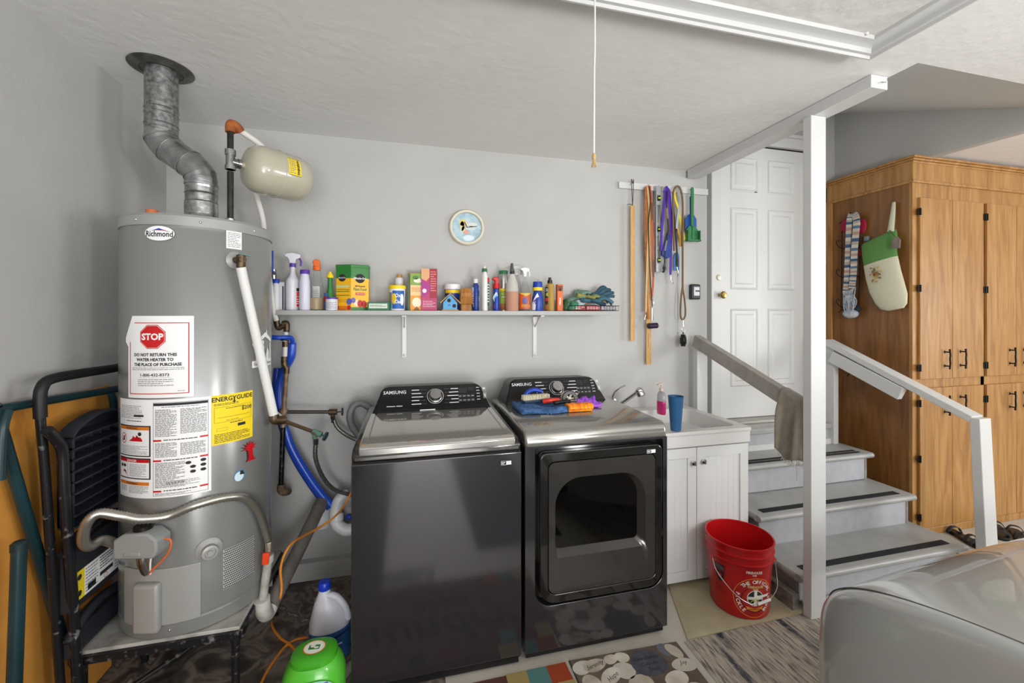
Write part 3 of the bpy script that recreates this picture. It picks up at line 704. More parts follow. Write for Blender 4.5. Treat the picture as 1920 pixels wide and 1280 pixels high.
# flue
fl = thing('flue_pipe', 'galvanised metal flue with jointed elbows rising from the heater to the ceiling', 'flue', (HC[0], HC[1], HZ1 + .04))
A = Vector((HC[0], HC[1], HZ1 + .035)); B1 = Vector((HC[0], HC[1], 2.06)); T = Vector((-1.014, 2.076, 2.27)); T2 = Vector((-1.014, 2.076, CZ - .008))
mb = MB(); R0 = .0575
mb.cyl(A, A + Vector((0, 0, .06)), R0 * 1.04, seg=32); mb.cyl(A + Vector((0, 0, .05)), B1, R0, seg=32)
for z in (A.z + .058, A.z + .095, A.z + .13): mb.lathe([(R0, 0), (R0 * 1.05, .004), (R0, .008)], (A.x, A.y, z), seg=32, cap=False)
mb.build('lower_duct', GALV, fl)
path = [B1 - Vector((0, 0, .01)), B1 + Vector((-.002, 0, .03)), B1 + Vector((-.03, .004, .075)), T + Vector((.045, -.004, -.075)), T + Vector((.003, 0, -.03)), T + Vector((0, 0, .01))]
P = catmull(path, 4)[0:]
mb = MB(); prev = None
for i in range(len(P) - 1):
    d = (P[i + 1] - P[i]).normalized()
    mb.cyl(P[i] - d * .006, P[i + 1] + d * .006, R0 * 1.0, R0 * (1.045 if i % 4 == 0 else 1.0), seg=32)
    if i % 4 == 0: mb.cyl(P[i + 1] - d * .003, P[i + 1] + d * .006, R0 * 1.065, seg=32)
mb.build('elbow', M('#b4b6b6', .3, .95, spots='#8e9090', nscale=25), fl)
mb = MB(); mb.cyl(T, T2, R0, seg=32)
for z in (T.z + .03, T.z + .075, T.z + .095): mb.lathe([(R0, 0), (R0 * 1.045, .004), (R0, .008)], (T.x, T.y, z), seg=32, cap=False)
mb.build('upper_duct', M('#a9aaa8', .42, .85, spots='#67686a', nscale=60), fl)
MB().lathe([(R0, -.012), (.072, -.010), (.076, -.015), (.083, -.010), (.108, -.007), (.113, -.003), (.111, 0)], (T.x, T.y, CZ), (0, 0, 1), 48).build('ceiling_collar', M('#7d7c79', .5, .8, spots='#4f4e4c', nscale=20), fl)

# supply pipe with tee, rusty elbow and expansion tank
bpx = W(432, 400, Y=2.05); BX = bpx.x; BYp = 2.05
sp = thing('supply_pipe', 'black iron pipe with metal tee and rusty elbow standing on the heater top', 'pipe', (BX, BYp, HZ1))
zt = lambda py: W(432, py, Y=BYp).z
IRON = M('#18181a', .3, .3, spots='#3a3836', nscale=50)
MB().cyl((BX, BYp, HZ1), (BX, BYp, zt(322)), .0125, seg=18).build('pipe', IRON, sp)
MB().cyl((BX, BYp, zt(285)), (BX, BYp, zt(245)), .0125, seg=18).build('pipe', IRON, sp)
MB().lathe([(.018, 0), (.019, .002), (.019, .035), (.015, .037)], (BX, BYp, HZ1), seg=18).build('union', STEEL, sp)
mb = MB(); zz = zt(303)
mb.cyl((BX, BYp, zt(318)), (BX, BYp, zt(283)), .017, seg=20); mb.cyl((BX, BYp, zt(318)), (BX, BYp, zt(311)), .021, seg=20); mb.cyl((BX, BYp, zt(291)), (BX, BYp, zt(281)), .021, seg=20)
TD = Vector((.743, .669, -.0)).normalized()
mb.cyl(Vector((BX, BYp, zz)), Vector((BX, BYp, zz)) + TD * .035, .017, seg=20); mb.cyl(Vector((BX, BYp, zz)) + TD * .028, Vector((BX, BYp, zz)) + TD * .038, .021, seg=20)
mb.build('tee', STEEL, sp)
ez = zt(243)
MB().tube([(BX, BYp, ez - .012), (BX, BYp, ez + .012), (BX + .004, BYp + .004, ez + .026), (BX + .018, BYp + .016, ez + .022), (BX + .028, BYp + .03, ez + .008)], .0195, 16).build('rusty_elbow', M('#a55a25', .6, spots='#7a3c16', nscale=30), sp)
pq = W(492, 366, Y=2.40)
MB().tube([(BX + .02, BYp + .02, ez + .014), (BX + .09, BYp + .16, ez - .03), (pq.x - .03, 2.37, ez - .12), (pq.x, 2.40, ez - .30), (W(497, 430, Y=2.40).x, 2.40, 1.86), (W(512, 560, Y=2.42).x, 2.42, W(512, 575, Y=2.42).z), (W(518, 600, Y=2.44).x, 2.44, W(518, 600, Y=2.44).z)], .013, 14).build('white_pipe', M('#dedcd6', .5), sp)

et = thing('expansion_tank', 'beige expansion tank with yellow warning label beside the flue', 'tank', (BX + .1, BYp + .1, zz - .1))
A = Vector((BX, BYp, zz)) + TD * .036; L = .30; R1 = .108
MB().lathe([(.012, 0), (.012, .018), (.05, .022), (.085, .036), (.103, .06), (R1, .09), (R1, .150), (R1 + .003, .153), (R1 + .003, .160), (R1, .163), (R1, .245), (.100, .275), (.075, .297), (.03, .307), (.001, .308)], A, TD, 48).build('shell', M('#b5b09d', .22, coat=.5), et)
MB().lathe([(.011, 0), (.011, .014), (.004, .018)], A + TD * .305, TD, 16).build('valve_cap', BLUE, et)
# label wrapped round the cylinder, seen from the front
side = TD.cross(Vector((0, 0, 1))).normalized()
if side.y > 0: side = -side
def tankfn(u, v, w):
    a = v / R1 + math.radians(14)
    return A + TD * (.160 + u) + (side * math.cos(a) + Vector((0, 0, 1)) * math.sin(a)) * (R1 + w + .0008)
decal('warning_label', et, [('r', 0, -.045, .058, .04, YEL, 1), ('f', 0, -.045, .058, .04, .002, INK, 2), ('t', 'WARNING', .045, -.002, .015, INK, 2, .0008, 1, -PI / 2), ('l', .006, -.038, .034, .034, 8, GREYINK, 2)], tankfn)

# wall pipework on the right of the heater: valve, elbows, risers
pp = thing('water_pipes', 'brass and black water pipes with white sections running down beside the heater', 'pipes', (-.5, 2.45, .9))
Yw = 2.47
w_ = lambda px, py, y=Yw: W(px, py, Y=y)
MB().tube([w_(518, 596), w_(519, 606), w_(522, 614), w_(528, 612), w_(535, 609)], .0155, 12).build('elbow', OLDBRASS, pp)
MB().tube([w_(530, 607), w_(537, 606), w_(538, 614), w_(537, 622)], .0155, 12).build('elbow', OLDBRASS, pp)
MB().tube([w_(536, 620), w_(534, 668)], .012, 12, smooth=0).build('white_riser', M('#d8d8d4', .45), pp)
mb = MB(); mb.cyl(w_(535, 640), w_(535, 650), .0155, seg=14); mb.tube([w_(533, 668), w_(533, 682), w_(537, 690), w_(537, 700)], .0155, 12); mb.build('coupling', OLDBRASS, pp)
MB().tube([w_(537, 695), w_(534, 740), w_(532, 770)], .0125, 12).build('riser', M('#6a4c33', .5, .3, spots='#8d7a66', nscale=30), pp)
mb = MB(); mb.cyl(w_(532, 766), w_(531, 800), .017, seg=14); mb.cyl(w_(532, 768), w_(532, 776), .021, seg=14); mb.build('coupling', M('#6b5340', .5, .4, spots='#a08f7c', nscale=60), pp)
MB().tube([w_(531, 798), w_(529, 850), w_(527, 905), w_(527, 912)], .013, 12).build('iron_pipe', M('#101012', .3, spots='#7a7a78', nscale=50, namt=.75), pp)
mb = MB(); mb.tube([w_(527, 908), w_(527, 918), w_(533, 922), w_(540, 921, 2.55)], .02, 12); mb.build('rusty_end', M('#4a3526', .7, spots='#8a7454', nscale=60), pp)
mb = MB(); p0, p1 = w_(534, 772), w_(620, 772, 2.50); mb.cyl(p0, p1, .0095, seg=12); mb.build('branch_pipe', M('#3a3632', .4, .4), pp)
p2 = w_(632, 772, 2.50); mb = MB(); mb.cyl(p1 - Vector((.01, 0, 0)), p2, .0165, seg=14); mb.cyl(p1 + Vector((.01, 0, 0)), p1 + Vector((.01, 0, -.04)), .011, seg=12); va = mb.build('shut_off_valve', M('#4a3b2c', .5, .5), pp, bevel=.002)
mb = MB(); mb.cyl(p2, p2 + Vector((.028, 0, 0)), .004, seg=8); mb.cyl(p2 + Vector((.024, 0, 0)), p2 + Vector((.031, 0, 0)), .022, seg=14); mb.build('handle', M('#35332f', .5), va)
p0, p1 = w_(530, 788, 2.45), w_(590, 810, 2.36); mb = MB(); mb.cyl(p0, p1, .0095, seg=12); mb.build('branch_pipe', M('#7b6549', .4, .5), pp)
p3 = w_(603, 815, 2.35); mb = MB(); mb.cyl(p1 - (p3 - p1) * .3, p3, .0155, seg=14); mb.cyl(p1, p1 + Vector((0, 0, -.035)), .012, seg=12); vb = mb.build('shut_off_valve', M('#5f9c8c', .6, spots='#5a4a36', nscale=40), pp, bevel=.002)
mb = MB(); d = (p3 - p1).normalized(); mb.cyl(p3, p3 + d * .02, .004, seg=8); mb.cyl(p3 + d * .018, p3 + d * .026, .024, seg=14); mb.build('handle', M('#2f4a4c', .5), vb)
# ball valve with the blue lever
bv = w_(513, 512, 2.50)
mb = MB(); mb.cyl(bv, bv + Vector((0, -.04, 0)), .013, seg=12); mb.cyl(bv + Vector((0, 0, -.07)), bv + Vector((0, 0, .02)), .014, seg=12); vc = mb.build('ball_valve', STEEL, pp)
mb = MB(); mb.bar(bv + Vector((0, -.045, 0)), bv + Vector((.002, -.05, .115)), .024, .008, up=(0, 1, 0)); mb.build('lever', BLUE, vc, bevel=.006, seg=3)
MB().tube([w_(512, 530, 2.5), w_(511, 570, 2.49), w_(517, 598)], .011, 12).build('white_riser', M('#d8d8d4', .45), pp)

# braided washer hoses
BRAID = M('#8a8884', .35, .7, spots='#5c5a57', nscale=160)
hs = thing('braided_hose', 'braided steel hose hanging from the green corroded valve', 'hose', w_(592, 830, 2.36), group=None)
q = w_(592, 822, 2.36)
MB().cyl(q, q + Vector((0, 0, -.03)), .013, seg=8).build('hex_nut', CHROME, hs)
MB().tube([q + Vector((0, 0, -.02)), w_(592, 860, 2.37), w_(606, 895, 2.42), w_(628, 918, 2.47), w_(662, 928, 2.50)], .0105, 12, smooth=8, rib=.1).build('hose', BRAID, hs)
q = w_(625, 783, 2.50)
hs = thing('braided_hose', 'braided steel hose under the dark upper valve running behind the washer', 'hose', q)
MB().cyl(q + Vector((0, 0, .01)), q + Vector((0, 0, -.025)), .013, seg=8).build('hex_nut', CHROME, hs)
MB().tube([q, w_(632, 800, 2.5), w_(648, 814, 2.5), w_(668, 824, 2.48), w_(690, 832, 2.48)], .0105, 12, smooth=8, rib=.12).build('hose', BRAID, hs)

# blue drain hose, loop strapped to the pipe
BL = M('#1f49b8', .35, coat=.2)
bh = thing('blue_hose', 'flat blue hose looped over the pipes and running down to the drain trap', 'hose', w_(560, 900, 2.5))
MB().tube([w_(548, 642, 2.50), w_(546, 668, 2.5), w_(535, 690, 2.53), w_(524, 720, 2.54), w_(524, 760, 2.53), w_(533, 800, 2.51), w_(550, 845, 2.50), w_(580, 895, 2.50), w_(602, 925, 2.5), w_(622, 948, 2.5)], .021, 14, smooth=8).build('hose', BL, bh)
MB().tube([w_(520, 690, 2.55), w_(517, 730, 2.55), w_(522, 775, 2.55), w_(536, 820, 2.53), w_(556, 865, 2.53), w_(590, 918, 2.53), w_(618, 952, 2.52)], .018, 14, smooth=8).build('hose_run', M('#1a3c9c', .35), bh)
MB().tube([w_(508, 632, 2.42), w_(525, 633, 2.42), w_(545, 633, 2.46), w_(549, 643, 2.49)], .012, 12).build('hose_end', BL, bh)
MB().tube([w_(526, 636, 2.42), w_(540, 638, 2.42), w_(540, 639, 2.49), w_(526, 637, 2.49)], .003, 6, closed=True).build('cable_tie', BLACK, bh)

# white trap and grey drain pipe
TR = M('#d9dadb', .35)
tr = thing('drain_trap', 'white plastic drain trap on the wall beside the black washer', 'drain', w_(640, 990, 2.5))
MB().tube([w_(652, 928, 2.52), w_(638, 935, 2.50), w_(630, 955, 2.49), w_(631, 980, 2.48), w_(648, 993, 2.47), w_(664, 990, 2.47)], .032, 18).build('trap_bend', TR, tr)
mb = MB(); mb.cyl(w_(631, 962, 2.49), w_(631, 976, 2.48), .037, seg=20); mb.build('slip_nut', TR, tr, bevel=.003)
mb = MB(); mb.lathe([(.05, 0), (.05, .1), (.04, .12)], w_(603, 985, 2.55) , (0, 0, 1), 20); mb.build('floor_adapter', M('#c2c3c4', .4), tr)
mb = MB(); mb.ell(w_(655, 968, 2.46), .02, .02, .016); mb.build('blue_plug', BLUE, tr)
dp_ = thing('drain_pipe', 'long grey plastic pipe sloping from the wall down to the white elbow', 'pipe', w_(550, 1050, 2.3))
a = W(604, 940, Y=2.5); bq = W(507, 1135, Y=2.03)
MB().tube([a, a.lerp(bq, .5) + Vector((0, 0, -.004)), bq], .033, 18).build('pipe', M('#77726c', .5, spots='#5d5954', nscale=10), dp_)
MB().cyl(a - (bq - a).normalized() * .01, a + (bq - a).normalized() * .05, .036, seg=18).build('coupling', M('#5d5a57', .5), dp_)
MB().tube([bq - (bq - a).normalized() * .03, bq + Vector((-.01, -.01, -.025)), W(493, 1140, Y=1.97), W(491, 1122, Y=1.96)], .031, 18).build('white_elbow', M('#cfcdc6', .45, spots='#aaa79e', nscale=25), dp_)

# corrugated gas line with orange tap
gz = thing('gas_line', 'corrugated steel gas line arching across the heater with an orange tap', 'gas line', cp(400, 935, .05))
CORR = M('#aeaba2', .3, .85)
gl = gc + out * .035 - tan * .06
mb = MB(); mb.cyl(gl, gl - tan * .035, .014, seg=8); mb.build('gas_fitting', M('#b5ac93', .4, .6), gz, bevel=.002)
pts = [gl - tan * .03, W(192, 1012, Y=1.75), W(168, 1024, Y=1.71), W(156, 1012, Y=1.69), W(163, 980, Y=1.68), W(185, 962, Y=1.69), W(225, 967, Y=1.71), W(262, 973, Y=1.735), cp(320, 962, .022), cp(370, 942, .02), cp(420, 930, .02), cp(452, 931, .022), cp(472, 952, .027), cp(483, 985, .03), cp(488, 1012, .035)]
MB().tube(pts, .0142, 16, smooth=14, rib=.2).build('corrugated_tube', CORR, gz, angle=180)
a = cp(488, 1014, .038); 
mb = MB(); mb.cyl(a, a - Vector((0, 0, .035)), .0155, seg=8); mb.cyl(a - Vector((0, 0, .035)), a - Vector((0, 0, .06)), .013, seg=14); mb.build('brass_fitting', M('#a59d88', .35, .7), gz, bevel=.002)
b0 = a - Vector((0, 0, .055)); b1 = W(492, 1130, Y=a.y)
mb = MB(); mb.cyl(b0, Vector((b1.x, a.y, b1.z)), .0165, seg=18); mb.cyl(b0, b0 - Vector((0, 0, .03)), .019, seg=18); mb.build('riser', M('#b6b4ad', .45, spots='#8c8981', nscale=20), gz)
mb = MB(); c0 = b0 + Vector((0, -.02, -.0)); mb.bar(c0 + Vector((-.004, 0, .018)), c0 + Vector((-.008, 0, -.03)), .026, .012, up=(0, 1, 0)); mb.cyl(c0 + Vector((0, .02, 0)), c0, .008, seg=8); mb.build('tap_handle', M('#e0431a', .4), gz, bevel=.004)

# ------------------------------------------------------------------ step ladder folded against the wall
ld = thing('step_ladder', 'folded black step ladder with slatted plastic steps left of the heater', 'ladder', (-1.12, 1.85, 0))
LB = M('#17181c', .3, spots='#d0d0d0', nscale=34, namt=.79)
LPL = M('#24272e', .36)
def L_(px, py, X=-1.14): return W(px, py, X=X)
XA, XB = -1.150, -1.112
pA = [L_(76, 790, XA), L_(84, 880, XA), L_(97, 1060, XA), L_(113, 1280, XA)]
dn = (pA[3] - pA[2]); bot = pA[3] + dn * (pA[3].z / -dn.z)
top = [L_(75, 755, XA), L_(78, 728, XA), L_(95, 711, XA), L_(150, 700, XA), L_(215, 690, XA)]
YR = top[1].y + .50
right = [Vector((XA, YR - .05, top[4].z + .004)), Vector((XA, YR - .01, top[4].z - .02)), Vector((XA, YR, top[4].z - .07)), Vector((XA, YR + .06, .45)), Vector((XA, YR + .10, 0))]
MB().tube([bot] + pA[::-1] + top + right, .0125, 14, smooth=8).build('front_frame', LB, ld)
MB().tube([pA[0].lerp(top[0], .2)] + top + right[:3], .0165, 14, smooth=8).build('grip', M('#111114', .5), ld)
pB = [L_(88, 806, XB), L_(104, 822, XB), L_(117, 846, XB), L_(121, 920, XB), L_(134, 1100, XB), L_(146, 1280, XB)]
dn = pB[5] - pB[4]; pB.append(pB[5] + dn * (pB[5].z / -dn.z))
MB().tube(pB, .0155, 14, smooth=8).build('rear_leg', LB, ld)
dy = .36
MB().tube([Vector((p.x, p.y + dy + (.05 if k < 1 else 0), p.z)) for k, p in enumerate(pB)], .0155, 14, smooth=8).build('rear_leg', LB, ld)
# top step: slats standing out from a shallow tray, arched upper lip
y0 = pB[3].y + .015; y1 = y0 + dy - .04
zt_, zb_ = L_(150, 812, XB).z, L_(150, 975, XB).z
mb = MB()
mb.box(XB - .03, XB - .024, y0, y1, zb_, zt_); mb.box(XB - .03, XB + .012, y0, y0 + .010, zb_, zt_); mb.box(XB - .03, XB + .012, y1 - .01, y1, zb_, zt_)
for i in range(9):
    z = zb_ + (zt_ - zb_) * i / 8
    mb.hexa([(XB - .026, y0, z - .006), (XB + .022, y0, z - .006), (XB + .022, y1, z - .006), (XB - .026, y1, z - .006), (XB - .026, y0, z + .006), (XB + .022, y0, z - .0005), (XB + .022, y1, z - .0005), (XB - .026, y1, z + .006)])
for i in range(1, 7):
    y = y0 + (y1 - y0) * i / 7
    mb.hexa([(XB - .026, y - .002, zb_), (XB - .014, y - .002, zb_), (XB - .014, y + .002, zb_), (XB - .026, y + .002, zb_), (XB - .026, y - .002, zt_), (XB - .014, y - .002, zt_), (XB - .014, y + .002, zt_), (XB - .026, y + .002, zt_)])
mb.build('slatted_step', LPL, ld)
mb = MB(); ym = (y0 + y1) / 2
mb.strip([(XB - .008, y0 - .002, zt_ + .0), (XB - .006, y0 + .05, zt_ + .035), (XB - .006, ym, zt_ + .055), (XB - .006, y1 - .05, zt_ + .035), (XB - .008, y1 + .002, zt_)], .046, .008, (1, 0, 0), smooth=8)
mb.prism([(0, 0), (dy - .04, 0), (dy - .09, .032), ((dy - .04) / 2, .052), (.05, .032)], (XB - .03, y0, zt_ - .002), (0, 1, 0), (0, 0, 1), (1, 0, 0), .006); mb.build('step_lip', LPL, ld)
zc, zd = L_(150, 1118, XB).z, L_(150, 1012, XB).z
MB().box(XB - .03, XB + .004, y0 + .004, y1, zc - .03, zd - .01).build('lower_step', LPL, ld, bevel=.006)
MB().strip([(XB - .008, y0, zd - .03), (XB - .006, y0 + .06, zd + .01), (XB - .006, ym, zd + .03), (XB - .006, y1 - .05, zd + .012), (XB - .008, y1, zd - .03)], .044, .010, (1, 0, 0), smooth=8).build('step_lip', LPL, ld)
decal('step_label', ld, [('r', 0, 0, .045, .10, YEL, 1), ('r', .045, 0, .29, .10, PAPER, 1), ('e', .022, .078, .01, .01, INK, 2), ('e', .022, .022, .01, .01, INK, 2), ('l', .05, .005, .11, .095, 8, GREYINK, 2), ('l', .12, .045, .19, .095, 5, INK, 2), ('r', .12, .022, .19, .036, INK, 2), ('r', .06, .008, .1, .03, INK, 2), ('o', .15, .011, .01, .01, .002, RED, 3), ('l', .2, .005, .285, .095, 8, GREYINK, 2)], flatfn((XB + .0045, y0 + .02, zc - .005), (0, 1, .0), (0, 0, 1)))
ze = L_(165, 1190, XB).z
mb = MB(); mb.box(XB - .028, XB + .002, y0 + .02, y1, ze - .03, ze + .05); mb.tube([(XB - .008, y0 + .01, ze + .03), (XB - .004, y0 + .07, ze + .075), (XB - .004, ym, ze + .09), (XB - .008, y1, ze + .06)], .017, 10); mb.build('bottom_step', LPL, ld, bevel=.004)

# ------------------------------------------------------------------ folded table with orange board and green steel legs
tb = thing('folded_table', 'folded table with orange hardboard underside and green steel legs leaning on the wall', 'table', (-1.22, 1.6, 0))
HB = M('#dd9c48', .6, spots='#cc8734', nscale=5)
MB().box(LX + .012, LX + .032, .95, 2.14, .01, 1.205).build('table_board', HB, tb, bevel=.003)
TEAL = M('#122d32', .35, spots='#18383f', nscale=9)
g0, g1 = W(0, 757, X=-1.185), W(216, 722, X=-1.185)
MB().cyl(Vector((-1.19, g0.y - .1, g0.z - .01)), Vector((-1.19, 2.13, g1.z - .02)), .014, seg=14).build('frame_rail', TEAL, tb)
l0 = W(0, 800, X=-1.19); l1 = W(92, 1110, X=-1.19)
MB().tube([l0 - (l1 - l0) * .1, l0, l1, l1 + (l1 - l0) * .35], .016, 14).build('leg', TEAL, tb)
q0_ = W(36, 1028, X=-1.10); q1_ = W(27, 1280, X=-1.10)
MB().cyl(q0_, q0_ + (q1_ - q0_).normalized() * .78 if q0_.z > .78 else Vector((q1_.x, q1_.y, 0.0)), .017, seg=16).build('leg', TEAL, tb)
MB().lathe([(.019, 0), (.019, .02), (.012, .026)], q0_ - Vector((0, 0, .004)), (0, 0, 1), 16).build('end_cap', M('#10282c', .5), tb)
a = W(15, 770, X=-1.17); MB().tube([a, W(6, 800, X=-1.165), W(2, 850, X=-1.165), W(0, 900, X=-1.165)], .012, 10).build('brace', TEAL, tb)
MB().tube([W(208, 735, X=-1.18), W(214, 775, X=-1.18), W(205, 900, X=-1.17), W(190, 980, X=-1.17)], .013, 10).build('brace', TEAL, tb)
for px, py in ((58, 757), (164, 737)):
    p = W(px, py, X=-1.2); MB().cyl(p, p + Vector((.02, 0, 0)), .008, seg=10).build('bolt', CHROME, tb)
# ------------------------------------------------------------------ washer and dryer
def brushed(col, rough, sx):
    m = bpy.data.materials.new('brushed_dark_steel'); m.use_nodes = True; nt = m.node_tree; b = nt.nodes['Principled BSDF']
    tc = nt.nodes.new('ShaderNodeTexCoord'); mp = nt.nodes.new('ShaderNodeMapping'); mp.inputs['Scale'].default_value = sx
    n = nt.nodes.new('ShaderNodeTexNoise'); n.inputs['Scale'].default_value = 1; n.inputs['Detail'].default_value = 3
    nt.links.new(tc.outputs['Object'], mp.inputs[0]); nt.links.new(mp.outputs[0], n.inputs['Vector'])
    bp = nt.nodes.new('ShaderNodeBump'); bp.inputs['Strength'].default_value = .05; bp.inputs['Distance'].default_value = .001
    nt.links.new(n.outputs[0], bp.inputs['Height']); nt.links.new(bp.outputs[0], b.inputs['Normal'])
    b.inputs['Base Color'].default_value = srgb(col); b.inputs['Metallic'].default_value = .85; b.inputs['Roughness'].default_value = rough
    b.inputs['Coat Weight'].default_value = .15; b.inputs['Coat Roughness'].default_value = .05
    return m
DARKST = brushed('#5c5b5f', .10, (2, 2, 420))
DARKPL = M('#2f2e2d', .22, .7, coat=.3)
LIDM = M('#b4b1ab', .10, .7, coat=.4)
FY = 1.725
def panel_fn(x0, yb, zb, yt, zt_):
    """tilted console glass: u along X, v up the slope"""
    V = Vector((0, yt - yb, zt_ - zb)).normalized()
    return flatfn((x0, yb, zb), (1, 0, 0), V), math.hypot(yt - yb, zt_ - zb)
def console(root, x0, x1, ya, za, yb, zb, back, name_txt, sub_txt):
    rr = .05
    # side profile extruded across, with rounded upper corners made by tapering
    mb = MB(); n = 14
    V = Vector((0, yb - ya, zb - za)); 
    outline = []
    hgt = V.length
    for (cx_, cy_, a0) in ((x1 - .02, 0, None), ):
        pass
    pts = [(x0 + .006, 0), (x1 - .006, 0)]
    for k in range(9):
        a = k / 8 * PI / 2; pts.append((x1 - .045 - .052 + .052 * math.cos(a), hgt - .05 + .05 * math.sin(a)))
    for k in range(9):
        a = PI / 2 + k / 8 * PI / 2; pts.append((x0 + .045 + .052 + .052 * math.cos(a), hgt - .05 + .05 * math.sin(a)))
    Vn = V.normalized(); Nn = Vector((1, 0, 0)).cross(Vn)
    front = [mb.bm.verts.new(Vector((0, ya, za)) + Vector((1, 0, 0)) * x + Vn * y) for x, y in pts]
    rear = [mb.bm.verts.new(Vector((x, back, max(za - .02, (Vector((0, ya, za)) + Vn * y).z - .01)))) for x, y in pts]
    mb.face(front); mb.face(rear[::-1])
    for i in range(len(pts)): mb.face([front[i], front[(i + 1) % len(pts)], rear[(i + 1) % len(pts)], rear[i]])
    con = mb.build('control_console', BLACK, root, bevel=.008, seg=3)
    f = flatfn(Vector((x0, ya, za)) , (1, 0, 0), Vn); w = x1 - x0; hh = hgt
    GL = M('#101113', .12, coat=.5); INKW = M('#dcdcdc', .5); DIM = M('#77797c', .5); DISP = M('#2c2f33', .08)
    pl = [(x0 * 0 + q[0] - x0, q[1]) for q in pts]
    cxm, cym = sum(q[0] for q in pl) / len(pl), sum(q[1] for q in pl) / len(pl)
    it = [('p', [(cxm + (q[0] - cxm) * .955, cym + (q[1] - cym) * .90) for q in pl], GL, 1)]
    it += [('t', name_txt, .19 * w, .78 * hh, .026, INKW, 3, .0003, 1)]
    if sub_txt: it += [('t', sub_txt, .19 * w, .30 * hh, .0095, INKW, 3, .0003, 1)]
    kx = .52 * w
    for i in range(5):
        y = (.84 - .125 * i) * hh
        wl = .04 + .01 * (i % 3)
        it += [('r', kx - .125, y - .0022, kx - .125 + wl, y + .0022, INKW, 3), ('r', kx - .125 + wl + .004, y - .0005, kx - .048, y + .0005, DIM, 3)]
        it += [('r', kx + .125 - wl + .0, y - .0022, kx + .125, y + .0022, INKW, 3), ('r', kx + .05, y - .0005, kx + .12 - wl, y + .0005, DIM, 3)]
    it += [('r', .72 * w, .66 * hh, .79 * w, .86 * hh, DISP, 2), ('r', .80 * w, .74 * hh, .85 * w, .88 * hh, DISP, 2)]
    for i in range(4):
        for j in range(2): it += [('f', (.715 + .036 * i) * w, (.36 + .15 * j) * hh, (.742 + .036 * i) * w, (.45 + .15 * j) * hh, .001, DIM, 3), ('r', (.72 + .036 * i) * w, (.395 + .15 * j) * hh, (.738 + .036 * i) * w, (.41 + .15 * j) * hh, INKW, 4)]
    for i in range(5): it += [('r', .872 * w, (.40 + .11 * i) * hh, .90 * w, (.42 + .11 * i) * hh, INKW, 3)]
    it += [('f', .925 * w, .72 * hh, .955 * w, .86 * hh, .0012, INKW, 3), ('e', .94 * w, .80 * hh, .006, .006, INKW, 4), ('f', .93 * w, .44 * hh, .957 * w, .64 * hh, .0012, INKW, 3), ('r', .938 * w, .48 * hh, .949 * w, .60 * hh, INKW, 4)]
    it += [('o', kx, .6 * hh, .044, .044, .0018, INKW, 3)]
    decal('panel_print', con, it, f)
    kc = f(kx, .6 * hh, 0)
    MB().lathe([(.036, 0), (.036, .004), (.033, .006), (.032, .028), (.029, .033), (.001, .034)], kc, Nn * -1 if Nn.y > 0 else Nn, 40).build('dial', M('#c9c9c9', .25, 1, stretch=(1, 1, 1), spots='#a4a4a4', nscale=12), con)
    return con
# --- washer
WX0, WX1, BYW = -.215, .472, 2.47
ws = thing('washing_machine', 'dark top-load washing machine with glossy lid and dial console', 'washer', ((WX0 + WX1) / 2, 2.1, 0))
MB().box(WX0, WX1, FY + .012, BYW, .03, .925).build('cabinet', DARKPL, ws, bevel=.004)
MB().box(WX0, WX1, FY, FY + .014, .045, .918).build('front_panel', DARKST, ws, bevel=.004, seg=3)
MB().box(WX0 + .01, WX1 - .01, FY + .01, FY + .03, .012, .045).build('toe_kick', BLACK, ws)
mb = MB(); poly = [(FY + .002, .920), (FY + .004, .955), (FY + .03, .972), (2.20, .992), (2.40, 1.0), (BYW, .99), (BYW, .920)]
mb.prism(poly, (WX0, 0, 0), (0, 1, 0), (0, 0, 1), (1, 0, 0), WX1 - WX0); mb.build('top_cover', M('#3a3937', .18, .8, coat=.5), ws, bevel=.012, seg=3)
mb = MB(); poly = [(FY - .006, .950), (FY - .006, .972), (FY + .0, .985), (FY + .02, .992), (2.23, 1.004), (2.23, .98), (FY + .03, .966)]
mb.prism(poly, (WX0 + .028, 0, 0), (0, 1, 0), (0, 0, 1), (1, 0, 0), WX1 - WX0 - .056); ld_ = mb.build('lid', LIDM, ws, bevel=.006, seg=3)
MB().box(WX0 + .03, WX1 - .03, FY - .0085, FY - .002, .952, .978).build('lid_handle', M('#c6c4c0', .15, 1), ld_, bevel=.003)
f = flatfn((WX0, FY + .018, .9915), (1, 0, 0), (0, 1, .026))
decal('lid_border', ld_, [('f', .055, .005, WX1 - WX0 - .055, .505, .006, BLACKG, 1), ('o', .20, .045, .006, .010, .0012, BLACKG, 2)], f)
console(ws, WX0 + .025, WX1 - .02, 2.245, .985, 2.335, 1.118, BYW, 'SAMSUNG', 'Activewave  Agitator')
MB().box(.06, .14, 2.236, 2.244, .998, 1.008).build('lid_latch', CHROME, ws)
decal('energy_badge', ws, [('r', 0, 0, .022, .017, INK, 1), ('f', 0, 0, .045, .017, .001, PAPER, 2), ('r', .023, 0, .045, .017, PAPER, 2), ('l', .003, .003, .02, .014, 2, PAPER, 3), ('l', .026, .003, .042, .014, 3, GREYINK, 3)], flatfn((.382, FY - .0005, .868), (1, 0, 0), (0, 0, 1)))
# corrugated grey drain hose behind the washer
GH = M('#6d6e70', .5)
dh = thing('drain_hose', 'grey corrugated drain hose looping beside the washer console', 'hose', W(672, 790, Y=2.5))
MB().tube([W(700, 772, Y=2.50), W(690, 762, Y=2.5), W(676, 756, Y=2.5), W(662, 762, Y=2.49), W(656, 780, Y=2.48), W(660, 798, Y=2.48), W(672, 815, Y=2.48), W(690, 835, Y=2.48)], .018, 16, smooth=10, rib=.14).build('corrugated_hose', GH, dh, angle=180)

